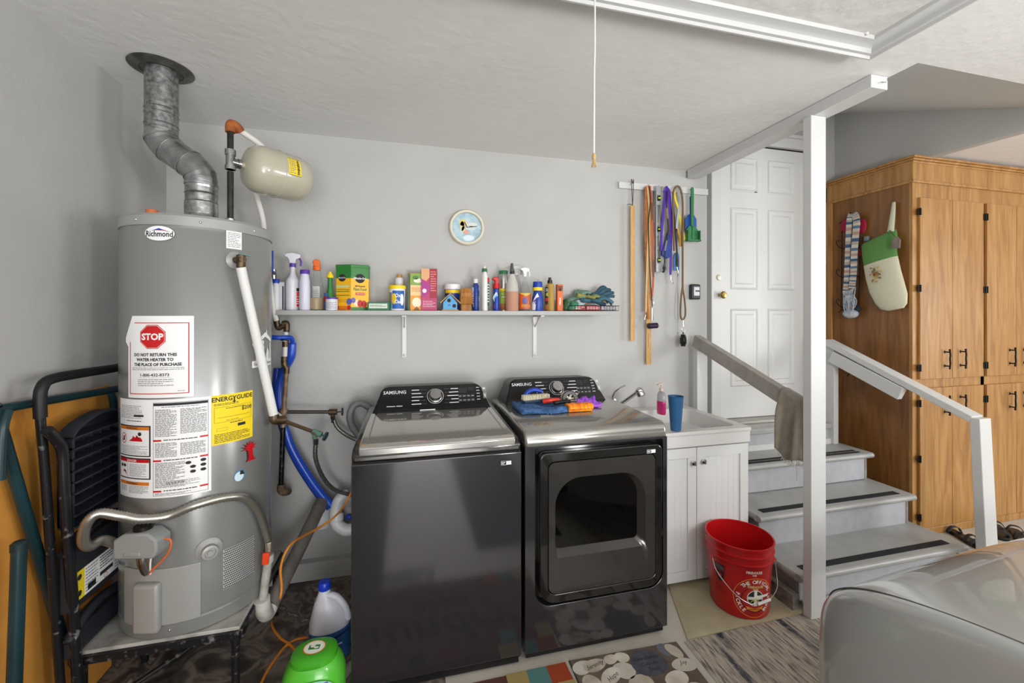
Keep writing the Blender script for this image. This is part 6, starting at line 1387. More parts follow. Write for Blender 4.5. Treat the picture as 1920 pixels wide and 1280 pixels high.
# brown rope leash + yellow strap + chain + toy
rp = thing('rope_leash', 'brown rope leash in a long loop with chrome clip', 'leash', h_(1277, 600))
ROPE = M('#7a6347', .8, bump=.5, bscale=200)
MB().tube([h_(1264, 470, .03), h_(1262, 420, .03), h_(1262, 370, .03), h_(1264, 355, .03), h_(1270, 349, .03), h_(1276, 355, .03), h_(1280, 380, .03), h_(1280, 450, .03), h_(1280, 540, .03)], .0068, 10).build('rope', ROPE, rp)
MB().tube([h_(1280, 536, .03), h_(1277, 560, .03), h_(1276, 590, .03), h_(1280, 599, .03), h_(1285, 590, .03), h_(1284, 565, .03), h_(1280, 540, .03)], .0065, 10).build('loop_end', ROPE, rp)
mb = MB(); mb.cyl(h_(1280, 600, .03), h_(1281, 612, .03), .0055, seg=10); mb.tube([h_(1281, 612, .03), h_(1278, 618, .03), h_(1282, 624, .03), h_(1285, 618, .03)], .0025, 8); mb.build('clip', CHROME, rp)
yl = thing('dog_leash', 'yellow, grey and black leash with chain hanging inside the brown rope loop', 'leash', h_(1270, 620))
mb = MB(); mb.strip([h_(1264, 356, .016), h_(1266, 372, .018), h_(1272, 392, .02), h_(1277, 420, .02), h_(1284, 450, .016)], .016, .003, (1, 0, 0), m=M('#e0c83a', .6)); mb.strip([h_(1270, 352, .018), h_(1275, 375, .02), h_(1272, 400, .022), h_(1268, 430, .022)], .018, .003, (1, 0, 0), m=M('#a9aaa4', .6)); mb.strip([h_(1266, 420, .018), h_(1274, 440, .018), h_(1276, 462, .018)], .018, .004, (1, 0, 0), m=M('#b98a3a', .6)); mb.build('strap', None, yl)
mb = MB(); mb.strip([h_(1262, 385, .024), h_(1266, 430, .026), h_(1269, 470, .024), h_(1270, 500, .022)], .012, .004, (1, 0, 0), m=M('#151516', .5)); mb.ell(h_(1268, 432, .026), .010, .006, .012, m=BLACK); mb.ell(h_(1270, 490, .022), .009, .007, .026, m=M('#3a2c22', .5)); mb.build('black_strap', None, yl)
mb = MB(); P0, P1 = h_(1271, 508, .018), h_(1271, 622, .018)
n = 44
for k in range(n):
    p = P0.lerp(P1, k / n); mb.tube([p + Vector(((.003 if k % 2 else 0), (0 if k % 2 else .003), 0)), p + Vector((0, 0, .004)), p - Vector(((.003 if k % 2 else 0), (0 if k % 2 else .003), 0)), p - Vector((0, 0, .006))], .0009, 5, smooth=2, closed=True)
mb.tube([P1 + Vector((-.008, 0, 0)), P1 + Vector((0, 0, -.012)), P1 + Vector((.008, 0, 0))], .002, 6); mb.tube([h_(1269, 500, .02), h_(1272, 512, .02), h_(1270, 518, .02)], .003, 6); mb.build('chain', STEEL, yl)
mb = MB(); p = h_(1281, 638, .03)
tb_ = thing('rubber_toy', 'black knobbly rubber grenade toy hanging at the bottom of the leashes', 'toy', p - Vector((0, 0, .05)))
mb.ell(p, .017, .017, .042, m=BLACK)
for i in range(7):
    for k in range(7):
        z = -.036 + .012 * i; rr = .018 * math.sqrt(max(.1, 1 - (z / .045) ** 2)); a = k * 2 * PI / 7 + i * .45
        mb.ell(p + Vector((rr * math.cos(a), rr * math.sin(a), z)), .0062, .0062, .006, seg=8)
mb.cyl(p + Vector((0, 0, .04)), p + Vector((0, 0, .058)), .005, seg=8); mb.build('knobbly_body', BLACK, tb_)
mb = MB(); a, bq = h_(1270, 468, .008), h_(1270, 505, .008)
mb.prism([(-.022, 0), (.022, 0), (.022, .10), (.012, .125), (-.012, .125), (-.022, .10)], (h_(1268, 507, .006).x, YH, h_(1268, 507, .006).z), (1, 0, 0), (0, 0, 1), (0, -1, 0), .012); mb.build('blue_scoop', M('#5a86b8', .4, spots='#3f6aa0', nscale=20), bevel=.004, label='light blue plastic holder hanging behind the chain leash', cat='holder')
# green scoop and blue paddle
def scoop(name, label, px, yt, y0, y1, wpx, m, dy, flare):
    a = h_(px, yt, dy); b0_ = h_(px, y0, dy); b1_ = h_(px, y1, dy); w = wpx * mpp(b0_) / 2
    t = thing(name, label, 'scoop', b1_)
    mb = MB(); mb.prism([(-.010, 0), (.010, 0), (.012, a.z - b0_.z), (.006, a.z - b0_.z + .01), (-.006, a.z - b0_.z + .01), (-.012, a.z - b0_.z)], (b0_.x, b0_.y, b0_.z), (1, 0, 0), (0, 0, 1), (0, -1, 0), .010); mb.build('handle', m, t, bevel=.003)
    H2 = b0_.z - b1_.z
    mb = MB(); mb.prism([(-w, .0), (w, 0), (w * (.95 if flare else 1), H2 * .75), (w * .5, H2), (-w * .5, H2), (-w * (.95 if flare else 1), H2 * .75)], b1_ - Vector((0, .0, 0)), (1, 0, 0), (0, 0, 1), (0, -1, 0), .006)
    if flare:
        mb.box(b1_.x - w, b1_.x - w + .006, b1_.y - .03, b1_.y, b1_.z, b1_.z + H2 * .7); mb.box(b1_.x + w - .006, b1_.x + w, b1_.y - .03, b1_.y, b1_.z, b1_.z + H2 * .7); mb.box(b1_.x - w - .004, b1_.x + w + .004, b1_.y - .03, b1_.y, b1_.z - .0, b1_.z + .012); mb.box(b1_.x - .003, b1_.x + .003, b1_.y - .012, b1_.y, b1_.z, b1_.z + H2)
    mb.build('scoop_blade', m, t, bevel=.003)
scoop('plastic_scoop', 'green plastic pet waste scoop at the right of the rail', 1297, 354, 424, 453, 27, M('#2f7d4a', .4, spots='#2a6d43', nscale=20), .02, True)
scoop('plastic_scoop', 'blue rounded scoop half hidden behind the green scoop', 1295, 370, 402, 436, 24, M('#2453a0', .4), .002, False)
# key lock box on the wall
kb = W(1303, 547, Y=BY - .02)
k_ = thing('key_safe', 'small black and grey key safe on the wall below the green scoop', 'lock box', (kb.x, BY - .02, kb.z - .055))
MB().box(kb.x - .038, kb.x + .038, BY - .035, BY - .001, kb.z - .055, kb.z + .055).build('case', M('#2a2b2e', .4), k_, bevel=.010, seg=3)
MB().box(kb.x - .024, kb.x + .026, BY - .040, BY - .034, kb.z - .03, kb.z + .036).build('cover', M('#b5b6b8', .35, .3), k_, bevel=.004)
MB().box(kb.x - .01, kb.x + .026, BY - .043, BY - .039, kb.z + .0, kb.z + .010).build('latch', BLACK, k_)
# ------------------------------------------------------------------ wooden cabinet wall
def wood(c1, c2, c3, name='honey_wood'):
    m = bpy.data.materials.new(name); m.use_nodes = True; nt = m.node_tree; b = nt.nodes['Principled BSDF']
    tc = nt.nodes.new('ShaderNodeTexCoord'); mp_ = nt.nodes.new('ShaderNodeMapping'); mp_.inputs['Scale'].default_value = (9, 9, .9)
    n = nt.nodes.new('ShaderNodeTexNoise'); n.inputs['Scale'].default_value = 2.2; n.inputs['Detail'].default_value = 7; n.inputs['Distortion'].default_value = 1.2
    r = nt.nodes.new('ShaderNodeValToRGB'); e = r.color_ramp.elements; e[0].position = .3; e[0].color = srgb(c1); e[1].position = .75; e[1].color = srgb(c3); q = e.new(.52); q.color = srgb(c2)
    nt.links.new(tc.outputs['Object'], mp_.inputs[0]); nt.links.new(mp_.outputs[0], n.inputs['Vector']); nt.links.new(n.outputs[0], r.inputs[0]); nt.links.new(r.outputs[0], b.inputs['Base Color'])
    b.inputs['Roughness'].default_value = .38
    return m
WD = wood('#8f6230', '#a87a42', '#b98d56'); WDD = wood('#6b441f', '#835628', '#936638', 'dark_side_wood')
CX0, CX1, CY0, CY1, CT = 3.325, 4.98, 2.09, 2.685, 2.585
cw = thing('storage_cabinet', 'tall honey-coloured wooden cabinet with iron handles right of the stairs', 'cabinet', ((CX0 + CX1) / 2, 2.4, 0))
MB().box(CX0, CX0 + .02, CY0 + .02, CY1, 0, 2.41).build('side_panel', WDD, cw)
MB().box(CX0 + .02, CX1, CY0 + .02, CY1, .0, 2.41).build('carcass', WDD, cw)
MB().box(CX0 - .012, CX0 + .03, CY1 - .045, CY1 + .004, 0, 2.41).build('rear_stile', WD, cw, bevel=.002)
mb = MB()
mb.box(CX0 - .002, CX0 + .045, CY0, CY0 + .02, 0, 2.41)
for x0, x1, z0, z1 in ((CX0 + .045, CX1, 2.305, 2.41), (CX0 + .045, CX1, 1.005, 1.07), (CX0 + .045, CX1, 0, .06), (3.985, 4.02, .06, 2.305), (4.645, 4.68, .06, 2.305)): mb.box(x0, x1, CY0, CY0 + .02, z0, z1)
mb.build('face_frame', WD, cw)
MB().box(CX0 + .0, CX1, CY0 - .012, CY0, 0, .05).build('base_moulding', WD, cw, bevel=.004)
mb = MB(); mb.box(CX0 - .006, CX1, CY0 - .006, CY1, 2.41, 2.545)
for z0, z1, o_ in ((2.405, 2.425, .014), (2.54, 2.555, .012), (2.555, 2.57, .020), (2.57, CT, .030)): mb.box(CX0 - o_, CX1, CY0 - o_, CY1, z0, z1)
mb.build('cornice', WD, cw, bevel=.004, seg=3)
IRN = M('#17120e', .5, .4)
def pull(door, x, z):
    mb = MB(); y = CY0 - .018
    mb.tube([(x, y - .028, z - .066), (x + .003, y - .030, z - .03), (x - .002, y - .031, z), (x + .003, y - .030, z + .03), (x, y - .028, z + .066)], .0050, 8)
    for s_ in (-1, 1): mb.cyl((x, y + .004, z + s_ * .048), (x, y - .030, z + s_ * .048), .0042, seg=8)
    for s_ in (-1, 1): mb.ell((x, y + .002, z + s_ * .048), .010, .004, .014); mb.ell((x, y - .029, z + s_ * .062), .007, .006, .008)
    mb.build('handle', IRN, door)
doors = [(3.367, 3.671), (3.675, 3.985), (4.02, 4.331), (4.335, 4.645), (4.68, 4.975)]
for k, (x0, x1) in enumerate(doors):
    for (z0, z1, hz_) in ((1.068, 2.305, W(1765, 672, Y=CY0).z), (.055, 1.008, W(1800, 755, Y=CY0).z)):
        dn = MB().box(x0, x1, CY0 - .018, CY0 - .0, z0, z1).build('cabinet_door', WD, cw, bevel=.003)
        xh = (x1 - .075) if k % 2 == 0 else (x0 + .075)
        pull(dn, xh, hz_)
        xe = x0 - .008 if k % 2 == 0 else x1 + .008
        hs_ = (z1 - .10, (z0 + z1) / 2, z0 + .08)
        for zz_ in hs_:
            mb = MB(); mb.box(xe - .014, xe + .014, CY0 - .022, CY0 - .017, zz_ - .022, zz_ + .022); mb.cyl((xe, CY0 - .024, zz_ - .024), (xe, CY0 - .024, zz_ + .024), .005, seg=8); mb.build('hinge', IRN, dn)

# things hanging on the cabinet side (plane x = CX0)
SXc = CX0 - .004
def s_(px, py, out=.01): return W(px, py, X=CX0 - out)
rk = thing('iron_rack', 'black scrolled wire hook rack on the cabinet side behind the scarf', 'rack', s_(1590, 590))
mb = MB()
mb.tube([s_(1579, 425), s_(1578, 500), s_(1577, 582)], .0028, 6, smooth=0); mb.tube([s_(1613, 430), s_(1612, 500), s_(1611, 575)], .0028, 6, smooth=0)
for py in (466, 520, 576):
    mb.tube([s_(1612, py - 2), s_(1595, py), s_(1578, py)], .0025, 6, smooth=0)
    mb.tube([s_(1580, py), s_(1572, py - 4, .03), s_(1568, py - 12, .045), s_(1571, py - 16, .04), s_(1574, py - 12, .035)], .0025, 6)
mb.tube([s_(1573, 420), s_(1580, 414), s_(1586, 422), s_(1580, 428)], .0025, 6); mb.tube([s_(1572, 586), s_(1580, 580), s_(1588, 586), s_(1584, 592)], .0025, 6)
mb.build('wire_frame', IRN, rk)
mb = MB(); mb.ell(s_(1584, 423, .012), .008, .035, .05, m=M('#a61f3a', .6)); mb.ell(s_(1617, 424, .012), .008, .03, .055, m=M('#b02046', .6)); mb.ell(s_(1608, 420, .02), .008, .022, .02, m=M('#8a9a3a', .6)); mb.ell(s_(1613, 474, .012), .008, .028, .022, m=M('#a63a2a', .6))
mb.build('ornament', None, rk)
# woven scarf / bag strap
KN = [M('#c9c1b4', .9), M('#5a7a98', .9), M('#d5cdc0', .9), M('#b7ab9e', .9), M('#3f5f82', .9), M('#cfc6ba', .9), M('#b9958a', .9)]
sc = thing('crocheted_bag', 'white and blue crocheted net bag hanging long from the iron rack', 'bag', s_(1595, 598, .05))
mb = MB()
top_ = s_(1599, 402, .05)
mb.strip([top_ + Vector((0, .005, .005)), s_(1593, 412, .05), s_(1590, 470, .04), s_(1588, 520, .04), s_(1585, 552, .04)], .040, .008, (0, 1, 0), smooth=30, mats=KN)
mb.strip([top_ + Vector((0, -.005, .005)), s_(1606, 414, .055), s_(1602, 470, .05), s_(1600, 515, .05), s_(1597, 540, .05)], .044, .008, (0, 1, 0), smooth=30, mats=KN[::-1])
mb.build('strap', None, sc)
mb = MB(); NET = M('#d8d3c8', .9); YB = [s_(1584, 548, .045), s_(1602, 535, .05)]
for k in range(9):
    t_ = k / 8; a = s_(1582 + 22 * t_, 548 - 10 * t_, .045); b_ = s_(1582 + 24 * ((k * 3) % 9) / 8, 575, .06); c_ = s_(1586 + 14 * t_, 592, .05); mb.tube([a, b_, c_], .0032, 6)
    mb.tube([a, s_(1582 + 24 * ((k * 5 + 2) % 9) / 8, 565, .055), c_], .0032, 6)
mb.ell(s_(1595, 588, .045), .03, .058, .036, m=M('#cfcbc4', .9, spots='#7f9ab5', nscale=30)); mb.ell(s_(1607, 578, .035), .02, .03, .03, m=M('#23262b', .8))
mb.build('net', NET, sc)
# green and cream fabric bag
fb = thing('fabric_bag', 'green and cream cloth bag holder with flowers hanging on the cabinet side', 'bag', s_(1665, 580, .06))
CRM = M('#d3cfb6', .85, bump=.3, bscale=120); GRN = M('#5f8f4c', .85, bump=.3, bscale=150)
mb = MB(); mb.tube([s_(1676, 379, .02), s_(1674, 400, .03), s_(1670, 434, .04)], lambda t: .010 + .012 * t, 12, flat=.5); mb.build('loop', CRM, fb)
outline = [((1620, 458), (1684, 430), .03), ((1620, 462), (1688, 441), .05), ((1623, 485), (1688, 470), .06), ((1626, 500), (1690, 480), .065), ((1631, 525), (1696, 505), .07), ((1638, 550), (1703, 530), .07), ((1648, 570), (1708, 550), .065), ((1656, 580), (1706, 568), .05), ((1668, 583), (1698, 577), .03)]
def bag(rows, m, name):
    mb = MB(); prev = None
    for (l, r_, d_) in rows:
        # row of points bulging out from the panel; both ends lie near the wall plane
        pl, pr = s_(l[0], l[1], .012), s_(min(r_[0], 1708), r_[1], .012); rg = []
        for k in range(20):
            a = 2 * PI * k / 20; t_ = .5 - .5 * math.cos(a); p = pl.lerp(pr, t_); off = math.sin(a) * d_ * .5
            q_ = Vector((CX0 - .012 - d_ * .5 - off, p.y, p.z)) 
            rg.append(mb.bm.verts.new(q_))
        if prev: mb.bridge(prev, rg, m)
        else: mb.face(rg, m)
        prev = rg
    mb.face(prev[::-1], m)
    return mb.build(name, m, fb)
bag(outline[:4], GRN, 'green_top'); cb_ = bag(outline[3:], CRM, 'cream_body')
fo = s_(1640, 515, .09)
fl_ = []
random.seed(5)
for k in range(26):
    a = random.random() * 2 * PI; rr = random.random() ** .5 * .035; cx_, cy_ = rr * math.cos(a) * .8, rr * math.sin(a) * 1.6
    a2 = random.random() * 2 * PI; L_3 = .016; m = [M('#a88a34', .8), M('#8a6a3a', .8), M('#5f5a38', .8), M('#c9a23a', .8)][k % 4]
    fl_.append(('p', [(cx_, cy_), (cx_ + L_3 * math.cos(a2 - .4), cy_ + L_3 * math.sin(a2 - .4)), (cx_ + 1.6 * L_3 * math.cos(a2), cy_ + 1.6 * L_3 * math.sin(a2)), (cx_ + L_3 * math.cos(a2 + .4), cy_ + L_3 * math.sin(a2 + .4))], m, 1 + k * .2))
fl_.append(('e', 0, 0, .008, .010, M('#8a3a1e', .8), 7))
def bagfn(u, v, w):
    # lies on the bulging front of the cream part
    y = fo.y - u; return Vector((CX0 - .082 - w - .012 * math.cos(u * 20), y, fo.z + v))
decal('flower_print', fb, fl_, bagfn)
tg = s_(1680, 455, .085)
mb = MB(); mb.prism([(-.022, -.04), (.026, -.04), (.030, .015), (.012, .04), (-.006, .04), (-.024, .015)], tg + Vector((0, -.0, 0)), (0, -1, 0), (0, 0, 1), (-1, 0, 0), .008); mb.build('tag', M('#6d625a', .5, spots='#867b72', nscale=20), fb, bevel=.003)
MB().tube([tg + Vector((-.004, 0, .035)), s_(1672, 436, .06), s_(1668, 432, .05)], .0035, 8).build('tag_cord', M('#4f6f4a', .7), fb)
mb = MB(); p = s_(1624, 447, .02); mb.box(p.x, CX0 - .002, p.y - .016, p.y + .018, p.z - .02, p.z + .018)
mb.build('wall_clip', M('#7d8a92', .4, .4), bevel=.003, label='small grey clip on the cabinet side above the cloth bag', cat='clip')
hk = s_(1592, 712, .006)
hk = W(1594, 702, X=CX0 - .006)
MB().tube([hk + Vector((.004, -.015, .012)), hk + Vector((-.02, -.01, .010)), hk + Vector((-.028, .0, -.004)), hk + Vector((-.015, .006, -.014)), hk + Vector((-.012, .0, .0))], .0022, 8).build('cup_hook', IRN, label='tiny dark hook on the cabinet side beneath the white handrail', cat='hook')

# ------------------------------------------------------------------ shoes by the cabinet foot
for k, (px, py, ang) in enumerate(((1872, 1000, .6), (1912, 1010, .7), (1812, 1014, 1.2))):
    p = W(px, py, Z=.0); R = Matrix.Rotation(ang + PI, 3, 'Z')
    lab = ['black sandal at the cabinet base, farther one of the pair near the frame edge', 'black sandal at the cabinet base, nearer one of the pair near the frame edge', 'black sandal at the foot of the white handrail post'][k]
    t = thing('sandal', lab, 'shoe', p, 'black sandals by the cabinet')
    T_ = lambda v: p + R @ Vector(v)
    mb = MB(); pts = [(.13, .0), (.12, .035), (.05, .045), (-.05, .032), (-.12, .03), (-.135, 0), (-.12, -.03), (-.05, -.03), (.05, -.04), (.12, -.03)]
    mb.prism(pts, p + Vector((0, 0, .001)), R @ Vector((1, 0, 0)), R @ Vector((0, 1, 0)), (0, 0, 1), .022); mb.build('sole', BLACK, t, bevel=.006)
    mb = MB()
    for x, h_0 in ((.07, .045), (.03, .055), (-.09, .05)): mb.strip([T_((x, -.04, .015)), T_((x + .005, -.02, h_0)), T_((x + .005, .02, h_0)), T_((x, .045, .015))], .022, .004, R @ Vector((1, 0, 0)))
    mb.build('straps', M('#1b1c22', .5, spots='#3a4a5a', nscale=20), t)

# ------------------------------------------------------------------ red bucket
bc = Vector((1.672, 1.822, .014)); 
bk = thing('bucket', 'red plastic bucket with round pickle logo standing on the beige mat', 'bucket', bc)
BR = M('#b80e14', .35, coat=.2); HB_ = .352
prof_ = [(.132, 0), (.135, .004), (.150, .262), (.158, .266), (.159, .272), (.152, .276), (.152, .300), (.159, .303), (.160, .309), (.153, .313), (.153, .338), (.160, .341), (.161, HB_), (.157, HB_ + .002), (.154, HB_), (.148, .27), (.131, .012), (.001, .010)]
MB().lathe(prof_, bc, seg=64).build('pail', BR, bk)
pb = math.atan2(0 - bc.x, bc.y - 0)      # direction towards the viewpoint
def bfn(phi0, zc):
    def f(u, v, w):
        z = zc + v; r_ = .135 + (z - .004) * (.15 - .135) / .258; a = phi0 + u / r_
        return Vector((bc.x + (r_ + w + .0008) * math.sin(a), bc.y - (r_ + w + .0008) * math.cos(a), bc.z + z))
    return f
def ring_text(txt, r_, a0, a1, size, m, L, out=True):
    it = []; n = len(txt)
    for i, ch in enumerate(txt):
        if ch == ' ': continue
        a = a0 + (a1 - a0) * (i + .5) / n
        it.append(('t', ch, r_ * math.cos(a), r_ * math.sin(a), size, m, L, .0006, 1, a - PI / 2 if out else a + PI / 2))
    return it
ORG = M('#e8902a', .5); DRD = M('#6e0f12', .5); WHT = M('#e9e4dc', .5)
its = [('e', 0, 0, .083, .083, ORG, 1), ('e', 0, 0, .0805, .0805, M('#a8161a', .4), 2), ('e', 0, -.008, .054, .054, DRD, 3), ('e', 0, -.006, .050, .050, M('#b5281c', .5), 4), ('e', 0, 0, .033, .033, WHT, 5), ('e', 0, 0, .030, .030, INK, 6)]
its += [('r', -.030, -.006, .030, .006, WHT, 7), ('r', -.006, -.030, .006, .030, WHT, 7), ('r', 0, .002, .06, .012, WHT, 8)]
for s1_ in (-1, 1): its.append(('p', [(0, -.003), (.018 * s1_, -.018), (.020 * s1_, -.016), (.002 * s1_, 0)], M('#d9c22e', .5), 8))
its += ring_text('THE OFFICIAL', .067, math.radians(140), math.radians(20), .021, WHT, 4)
its += ring_text('PICKLE', .067, math.radians(165), math.radians(238), .020, WHT, 4, False) + ring_text('BUCKET', .067, math.radians(302), math.radians(372), .020, WHT, 4, False)
its += [('t', 'FIREHOUSE', 0, .046, .014, M('#e0c98a', .5), 5, .0004, .9), ('t', 'SUBS', 0, .036, .009, M('#e0c98a', .5), 5, .0004), ('p', [(-.035, -.036), (-.03, -.048), (0, -.056), (.03, -.048), (.035, -.036), (0, -.044)], ORG, 5), ('t', 'FOUNDATION', 0, -.047, .007, M('#7a1a12', .5), 6, .0003)]
plogo = pb + .52
lf = bfn(plogo, .112)
decal('pickle_logo', bk, its, lambda u, v, w: lf(u * 1.2, v * 1.2, w), lift=.0003)
decal('top_lettering', bk, [('t', 'FIREHOUSE', 0, .006, .017, WHT, 2, .0006, .9), ('t', 'SUBS', 0, -.007, .009, WHT, 2, .0004)], bfn(plogo - .05, .232))
decal('side_warning', bk, [('r', -.025, .055, .025, .085, INK, 1), ('l', -.023, .06, .023, .082, 4, GREYINK, 2), ('p', [(-.024, .05), (.024, .05), (.02, .01), (0, -.005), (-.02, .015)], INK, 1), ('e', 0, .03, .012, .012, RED, 2), ('f', -.027, -.06, .028, .09, .0008, DRD, 1), ('l', -.023, -.055, .023, -.012, 5, DRD, 1)], bfn(pb - .62, .15))
# wire bail hanging in front
def bp_(phi_, r_, z): return Vector((bc.x + r_ * math.sin(phi_), bc.y - r_ * math.cos(phi_), bc.z + z))
e0, e1 = bp_(pb - .85, .160, .255), bp_(pb + 1.55, .158, .268)
fr0 = bp_(plogo, .157, .105)
MB().tube([e0, bp_(pb - .60, .168, .20), bp_(pb - .1, .166, .13), bp_(plogo - .2, .160, .095), fr0, bp_(plogo + .28, .162, .098), bp_(pb + 1.3, .17, .14), bp_(pb + 1.5, .166, .20), e1], .0018, 8, smooth=10).build('bail', M('#c9c9c9', .3, .9), bk)
mb = MB(); mb.cyl(bp_(plogo, .162, .096), bp_(plogo + .42, .166, .112), .0065, seg=12); mb.build('grip', WPLAST, bk)
mb = MB(); [mb.cyl(p, p + (p - bc).normalized() * .003, .010, seg=12) for p in (e0, e1)]; mb.build('bail_lug', BR, bk)

# ------------------------------------------------------------------ mats and rugs
def G(px, py, z=0): return W(px, py, Z=z)
def slab(name, corners, h, m, label, cat, edge=None, n=1, root=None, group=None, sub=24, wob=.004, part='pile'):
    """flat mat with rounded corners; fine grid on top for pile undulation"""
    cs = [Vector((c.x, c.y, 0)) for c in corners]; cen = sum(cs, Vector()) / 4
    t = thing(name, label, cat, (cen.x, cen.y, 0), group)
    mb = MB(); N_ = sub
    def P(a, b, z):
        p = cs[0].lerp(cs[1], a).lerp(cs[3].lerp(cs[2], a), b)
        return Vector((p.x, p.y, z))
    top = mb.grid(lambda a, b: P(a, b, h - (.45 * h if min(a, 1 - a, b, 1 - b) < .001 else 0) + random.uniform(-wob, wob) * .25), N_, N_)
    bot = mb.grid(lambda a, b: P(a, b, .0006), N_, N_)
    for i in range(N_):
        mb.face([top[i][0], bot[i][0], bot[i + 1][0], top[i + 1][0]]); mb.face([top[i][N_], top[i + 1][N_], bot[i + 1][N_], bot[i][N_]])
        mb.face([top[0][i], top[0][i + 1], bot[0][i + 1], bot[0][i]]); mb.face([top[N_][i], bot[N_][i], bot[N_][i + 1], top[N_][i + 1]])
    mb.build(part, m, t)
    return t, cs
BEI = M('#d6c79f', .95, spots='#c9b88d', nscale=14, bump=1.0, bscale=420, sheen=.3)
slab('bath_mat', [G(1250, 1090), G(1289, 1200), G(1520, 1148), G(1440, 1060)], .012, BEI, 'beige shaggy bath mat under the red bucket', 'mat', sub=30)
# striped grey rug: stripes run away from the dryer
rm = bpy.data.materials.new('striped_rug'); rm.use_nodes = True; nt = rm.node_tree; b = nt.nodes['Principled BSDF']; N = nt.nodes.new; Lk = nt.links.new
tc = N('ShaderNodeTexCoord'); mpn = N('ShaderNodeMapping'); mpn.inputs['Rotation'].default_value = (0, 0, math.radians(0)); Lk(tc.outputs['Object'], mpn.inputs[0])
def nz(scale, st, det=5):
    m_ = N('ShaderNodeMapping'); m_.inputs['Scale'].default_value = st; Lk(mpn.outputs[0], m_.inputs[0]); n_ = N('ShaderNodeTexNoise'); n_.inputs['Scale'].default_value = scale; n_.inputs['Detail'].default_value = det; Lk(m_.outputs[0], n_.inputs['Vector']); return n_
def ramp(n_, stops):
    r_ = N('ShaderNodeValToRGB'); e = r_.color_ramp.elements; e[0].position, e[0].color = stops[0][0], srgb(stops[0][1]); e[1].position, e[1].color = stops[-1][0], srgb(stops[-1][1])
    for p_, c_ in stops[1:-1]: q_ = e.new(p_); q_.color = srgb(c_)
    Lk(n_.outputs[0], r_.inputs[0]); return r_
fine = ramp(nz(26, (4, .5, 1), 6), [(.34, '#6a625a'), (.44, '#aca194'), (.55, '#c4b9aa'), (.7, '#d6ccbe')])
band = ramp(nz(2.6, (3.0, .3, 1), 2), [(.40, '#000000'), (.46, '#ffffff')]); 
dark = ramp(nz(60, (1.3, .7, 1), 5), [(.40, '#1f2633'), (.52, '#3c4757'), (.66, '#8a8278')])
blob = ramp(nz(3.2, (2.2, .9, 1), 3), [(.46, '#000000'), (.53, '#ffffff')])
mul = N('ShaderNodeMix'); mul.data_type = 'RGBA'; mul.blend_type = 'MULTIPLY'; mul.inputs[0].default_value = 1; inv = N('ShaderNodeInvert'); Lk(band.outputs[0], inv.inputs[1]); Lk(inv.outputs[0], mul.inputs[6]); Lk(blob.outputs[0], mul.inputs[7])
mxx = N('ShaderNodeMix'); mxx.data_type = 'RGBA'; Lk(blob.outputs[0], mxx.inputs[0]); Lk(fine.outputs[0], mxx.inputs[6]); Lk(dark.outputs[0], mxx.inputs[7])
mx3 = N('ShaderNodeMix'); mx3.data_type = 'RGBA'; Lk(band.outputs[0], mx3.inputs[0]); Lk(mxx.outputs[2], mx3.inputs[6]); Lk(fine.outputs[0], mx3.inputs[7])
Lk(mx3.outputs[2], b.inputs['Base Color']); b.inputs['Roughness'].default_value = .95
nb = nz(300, (1, 1, 1), 2); bpn = N('ShaderNodeBump'); bpn.inputs['Strength'].default_value = .8; bpn.inputs['Distance'].default_value = .01; Lk(nb.outputs[0], bpn.inputs['Height']); Lk(bpn.outputs[0], b.inputs['Normal'])
g0 = G(1283, 1204); g1 = G(1352, 1290)
d1 = (g1 - g0).normalized(); rt = G(1560, 1138); d2 = (rt - g0).normalized()
t, cs = slab('striped_rug', [g0, g0 + d1 * 1.3, g0 + d1 * 1.3 + d2 * 1.15, g0 + d2 * 1.15], .008, rm, 'grey-beige streaked rug with dark blue patches before the stairs', 'rug', sub=24)
t.location.z = 0
# pebble mat
q0 = G(1066, 1240); q1 = G(1268, 1204); u_ = (q1 - q0).normalized(); L1 = (q1 - q0).length; v_ = Vector((u_.y, -u_.x, 0))
v_ = (G(1335, 1285) - q1).normalized(); v_ = (v_ - u_ * v_.dot(u_) * .8).normalized()
t, cs = slab('pebble_mat', [q0, q1, q1 + v_ * .42, q0 + v_ * .42], .007, M('#4c443d', .8), 'printed door mat with pale pebbles and one big dark stone', 'mat', sub=10, wob=0)
pm = thing
fnp = flatfn(q0 + Vector((0, 0, .0075)), u_, -v_)     # v runs negative towards the viewer
P1_, P2_, P3_, DKS = M('#c9c1b3', .8, spots='#a99b86', nscale=14), M('#bdb4a6', .8, spots='#cfc9be', nscale=10), M('#ded8cc', .8, spots='#b9ad9a', nscale=12), M('#45464f', .8, spots='#55565f', nscale=25)
def stone(cx_, cy_, rx, ry, rot, m, L):
    pts = []
    for k in range(22):
        a = 2 * PI * k / 22; k2 = 1 + .05 * math.sin(2 * a + cx_ * 40) + .03 * math.sin(3 * a + cy_ * 30); x, y = rx * math.cos(a) * k2, ry * math.sin(a) * k2
        pts.append((cx_ + x * math.cos(rot) - y * math.sin(rot), -cy_ + x * math.sin(rot) + y * math.cos(rot)))
    return ('p', pts, m, L)
it = [('r', .004, -.41, L1 - .004, -.004, M('#56493f', .8, spots='#6d6056', nscale=12), 1)]
S_ = L1 / .58
